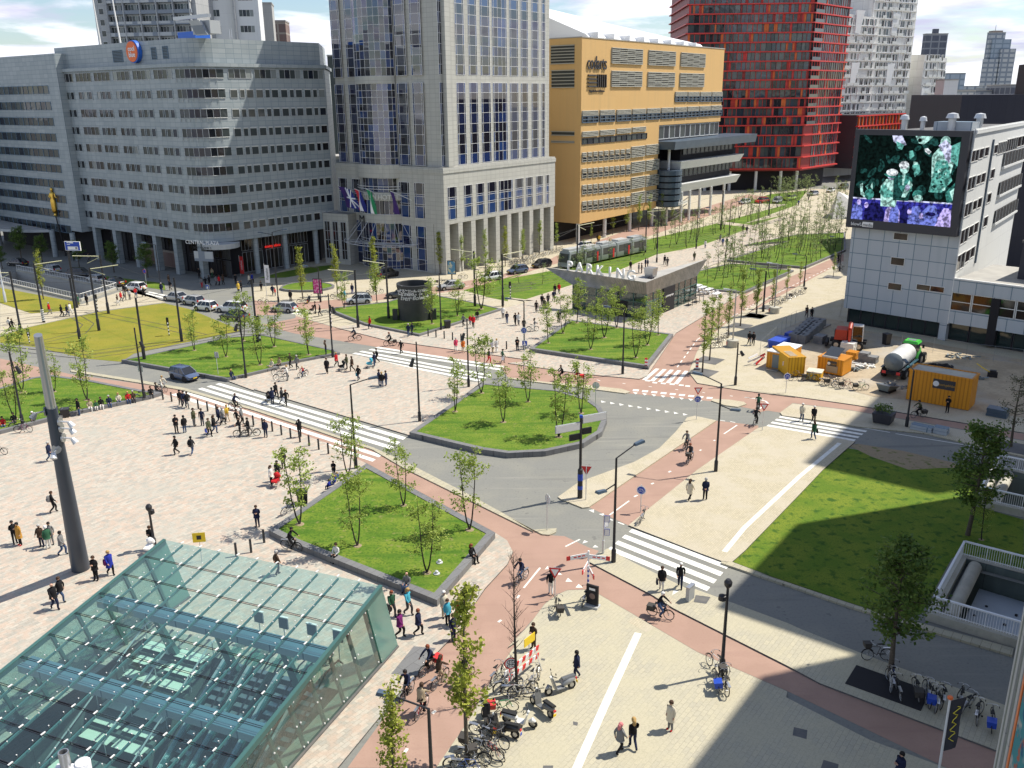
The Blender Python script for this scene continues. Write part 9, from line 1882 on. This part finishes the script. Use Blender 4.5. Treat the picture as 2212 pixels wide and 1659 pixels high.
for c,x,y,w_,d_,h_,mt,nm,lab in(('31',370,1190,.8,.7,1.1,'panel_blue','blue_box','blue covered box beside the grey blocks'),('31',270,1225,1.6,.8,.9,'panel_blue','blue_box','blue skip behind the white roof of the site hut'),('31',595,1205,.85,.6,1.0,'block_grey','concrete_block','single dark block left of the excavator'),('31',945,1350,.55,.6,1.1,'block_grey','concrete_block','taller dark block near the tank trailer'),('31',1000,1360,.7,.55,.8,'block_grey','concrete_block','lower dark block near the tank trailer'),('31',640,1080,1.2,.3,.2,'far_brown','timber_stack','flat brown timber stack before the screen building'),('31',820,1275,.8,.7,1.2,'cloth_wh','stone_pallet','white wrapped pallet behind the solar container'),('31',850,1330,.6,.6,.9,'container_orange','tool_crate','rusty crate right of the solar container'),('32',1405,385,.95,.5,.45,'pale_panel','stone_pallet','longer grey pallet of stones on the far pavement'),('32',1555,412,.6,.5,.6,'pale_panel','stone_pallet','shorter grey pallet of stones on the far pavement'),('32',2000,275,.9,.6,.8,'slate_blue','site_trolley','dark trolley load at the right edge beyond the road'),('31',900,1375,.9,.18,.12,'pale_steel','steel_girder','pale steel girder lying on the sand'),('32',1930,470,.5,.35,.12,'tank_grey','stone_pallet','flat grey slab pile beside the dark lawn tree')):
 p=gr(c,x,y);m_=MB();k=max(1,round(h_/.3))
 for i in range(k):e=.03*(i%2);m_.box(-w_+e,w_-e,-d_+e,d_-e,i*h_/k+.002,(i+1)*h_/k-.012,mt)
 m_.box(-w_-.04,w_+.04,-d_*.2,d_*.2,-.0,h_+.015,mt)if nm=='stone_pallet' else None
 tag(m_.build(nm,at=place(p.x,p.y,p.z,50 if x<700 else-40)),lab,nm.replace('_',' '))
rh=RND(8)
def heap(c,x,y,n,sp,sz,mt,nm,lab):
 p=gr(c,x,y);m_=MB()
 for i in range(n):q=(rh.gauss(0,sp),rh.gauss(0,sp*.6),rh.uniform(.05,.3));X=MT(q)@Euler((rh.uniform(-.5,.5),rh.uniform(-.5,.5),rh.uniform(0,3))).to_matrix().to_4x4();m_.box(-sz*rh.uniform(.5,2),sz*rh.uniform(.5,2),-sz*.4,sz*.4,-sz*.2,sz*.2,mt,X)
 tag(m_.build(nm,at=place(p.x,p.y,p.z)),lab,'heap',kind='stuff')
heap('31',960,1400,14,.6,.3,'cloth_wh','scrap_heap','white scraps beside the tank trailer');heap('31',850,1420,14,.5,.28,'tank_grey','scrap_heap','grey scraps by the orange container');heap('31',1520,1400,22,.8,.35,'interior_dark','scrap_heap','black scrap heap on the sand');heap('31',1690,1320,20,.8,.25,'tank_grey','rubble_heap','pale rubble heap at the kerb');heap('31',1620,1445,8,.6,.4,'cloth_wh','scrap_heap','white sheets behind the big orange container');heap('31',1870,1495,10,.4,.2,'tank_grey','rubble_heap','small stone heap right of the container');heap('32',1290,80-20,8,.4,.2,'block_grey','rubble_heap','stone bits beside the tipping trolley')
p=gr('31',1130,1590);r=empty('tipping_trolley',place(p.x,p.y,p.z,40),'grey tipping skip full of rubble before the containers','skip');m_=MB();m_.hexa([(-.9,-.5,.25),(.8,-.5,.15),(.8,.5,.15),(-.9,.5,.25)],[(-1.2,-.75,1.0),(1.1,-.75,.5),(1.1,.75,.5),(-1.2,.75,1.0)],'tank_grey');m_.tube([(-1.2,-.75,1.0),(1.1,-.75,.5),(1.1,.75,.5),(-1.2,.75,1.0),(-1.2,-.75,1.0)],.05,'steel',6);m_.build('tub',r);m_=MB()
for i in range(14):m_.box(-.15,.15,-.1,.1,-.08,.1,'block_grey',MT((rh.uniform(-.8,.8),rh.uniform(-.5,.5),.75))@Euler((rh.random(),rh.random(),rh.random()*3)).to_matrix().to_4x4())
m_.build('rubble',r);MB().box(-.7,.7,-.6,.6,.02,.2,'interior_dark').build('base',r)
p=gr('31',1960,1475);r=empty('plate_compactor',place(p.x,p.y,p.z,150),'dark compactor with a yellow handle on the sand','compactor');m_=MB();m_.box(-.5,.5,-.35,.35,0,.5,'interior_dark');m_.box(-.35,.3,-.25,.25,.5,.75,'black_metal');m_.build('body',r);MB().tube([(.3,0,.5),(.9,0,.8),(1.7,0,1.3)],.05,'sign_yellow',6).build('handle',r)
m_=MB();r=empty('barrier_heap',place(*gr('31',100,1385),10),'tangle of red and white barriers beside the site hut','barrier')
for i in range(5):m_=MB();m_.box(-.8,.8,-.03,.03,0,.22,'sign_red' if i%2 else 'sign_white',MT((rh.uniform(-.4,.6),rh.uniform(-.3,.5),.3+.15*i))@Euler((rh.uniform(-.4,.4),rh.uniform(-.6,.6),rh.uniform(-.6,.6))).to_matrix().to_4x4());m_.build('plank',r)
p=gr('31',330,1455);r=empty('info_board',place(p.x,p.y,p.z,-10),'small white board with red lines before the yellow container','board');MB().tube([(0,0,0),(0,0,2.0)],.03,'steel',6).build('pole',r);m_=MB();m_.box(-.5,.3,-.04,-.01,1.0,1.5,'sign_white')
for i in range(3):m_.box(-.42,.22,-.05,-.041,1.08+i*.13,1.13+i*.13,'sign_red')
m_.build('panel',r)
mat('wire_mesh',(.3,.32,.33),.5,metal=.5)
for P_,lab in(((('31',250,1190),('31',325,1105),('31',400,1060),('31',545,1040)),'wire fence panels behind the grey blocks'),((('31',1240,1240),('31',1750,1330),('31',2190,1385)),'low wire fence line along the sand'),((('31',120,1310),('31',250,1190)),'wire fence panel left of the site hut')):
 Q=[gr(*a)for a in P_];m_=MB()
 for i in range(len(Q)-1):
  for z in(.3,1.9):m_.tube([Q[i]+V_((0,0,z)),Q[i+1]+V_((0,0,z))],.012,'wire_mesh',4)
  n=max(2,int((Q[i+1]-Q[i]).length/3))
  for k in range(n+1):q=Q[i].lerp(Q[i+1],k/n);m_.tube([q,q+V_((0,0,1.9))],.02,'wire_mesh',4)
 tag(m_.build('site_fence'),lab,'fence')
for c,x,y,lab in(('12',1470,1440,'farther small pale spotlight set in the near planter lawn'),('12',1447,1528,'nearer small pale spotlight set in the near planter lawn')):
 p=gr(c,x,y);m_=MB();m_.lathe([(.22,0),(.22,.06),(.12,.08),(.12,.2),(.08,.24)],'pale_steel',14);tag(m_.build('ground_spotlight',40,at=place(p.x,p.y,p.z))if False else m_.build('ground_spotlight',at=place(p.x,p.y,p.z)),lab,'spotlight')
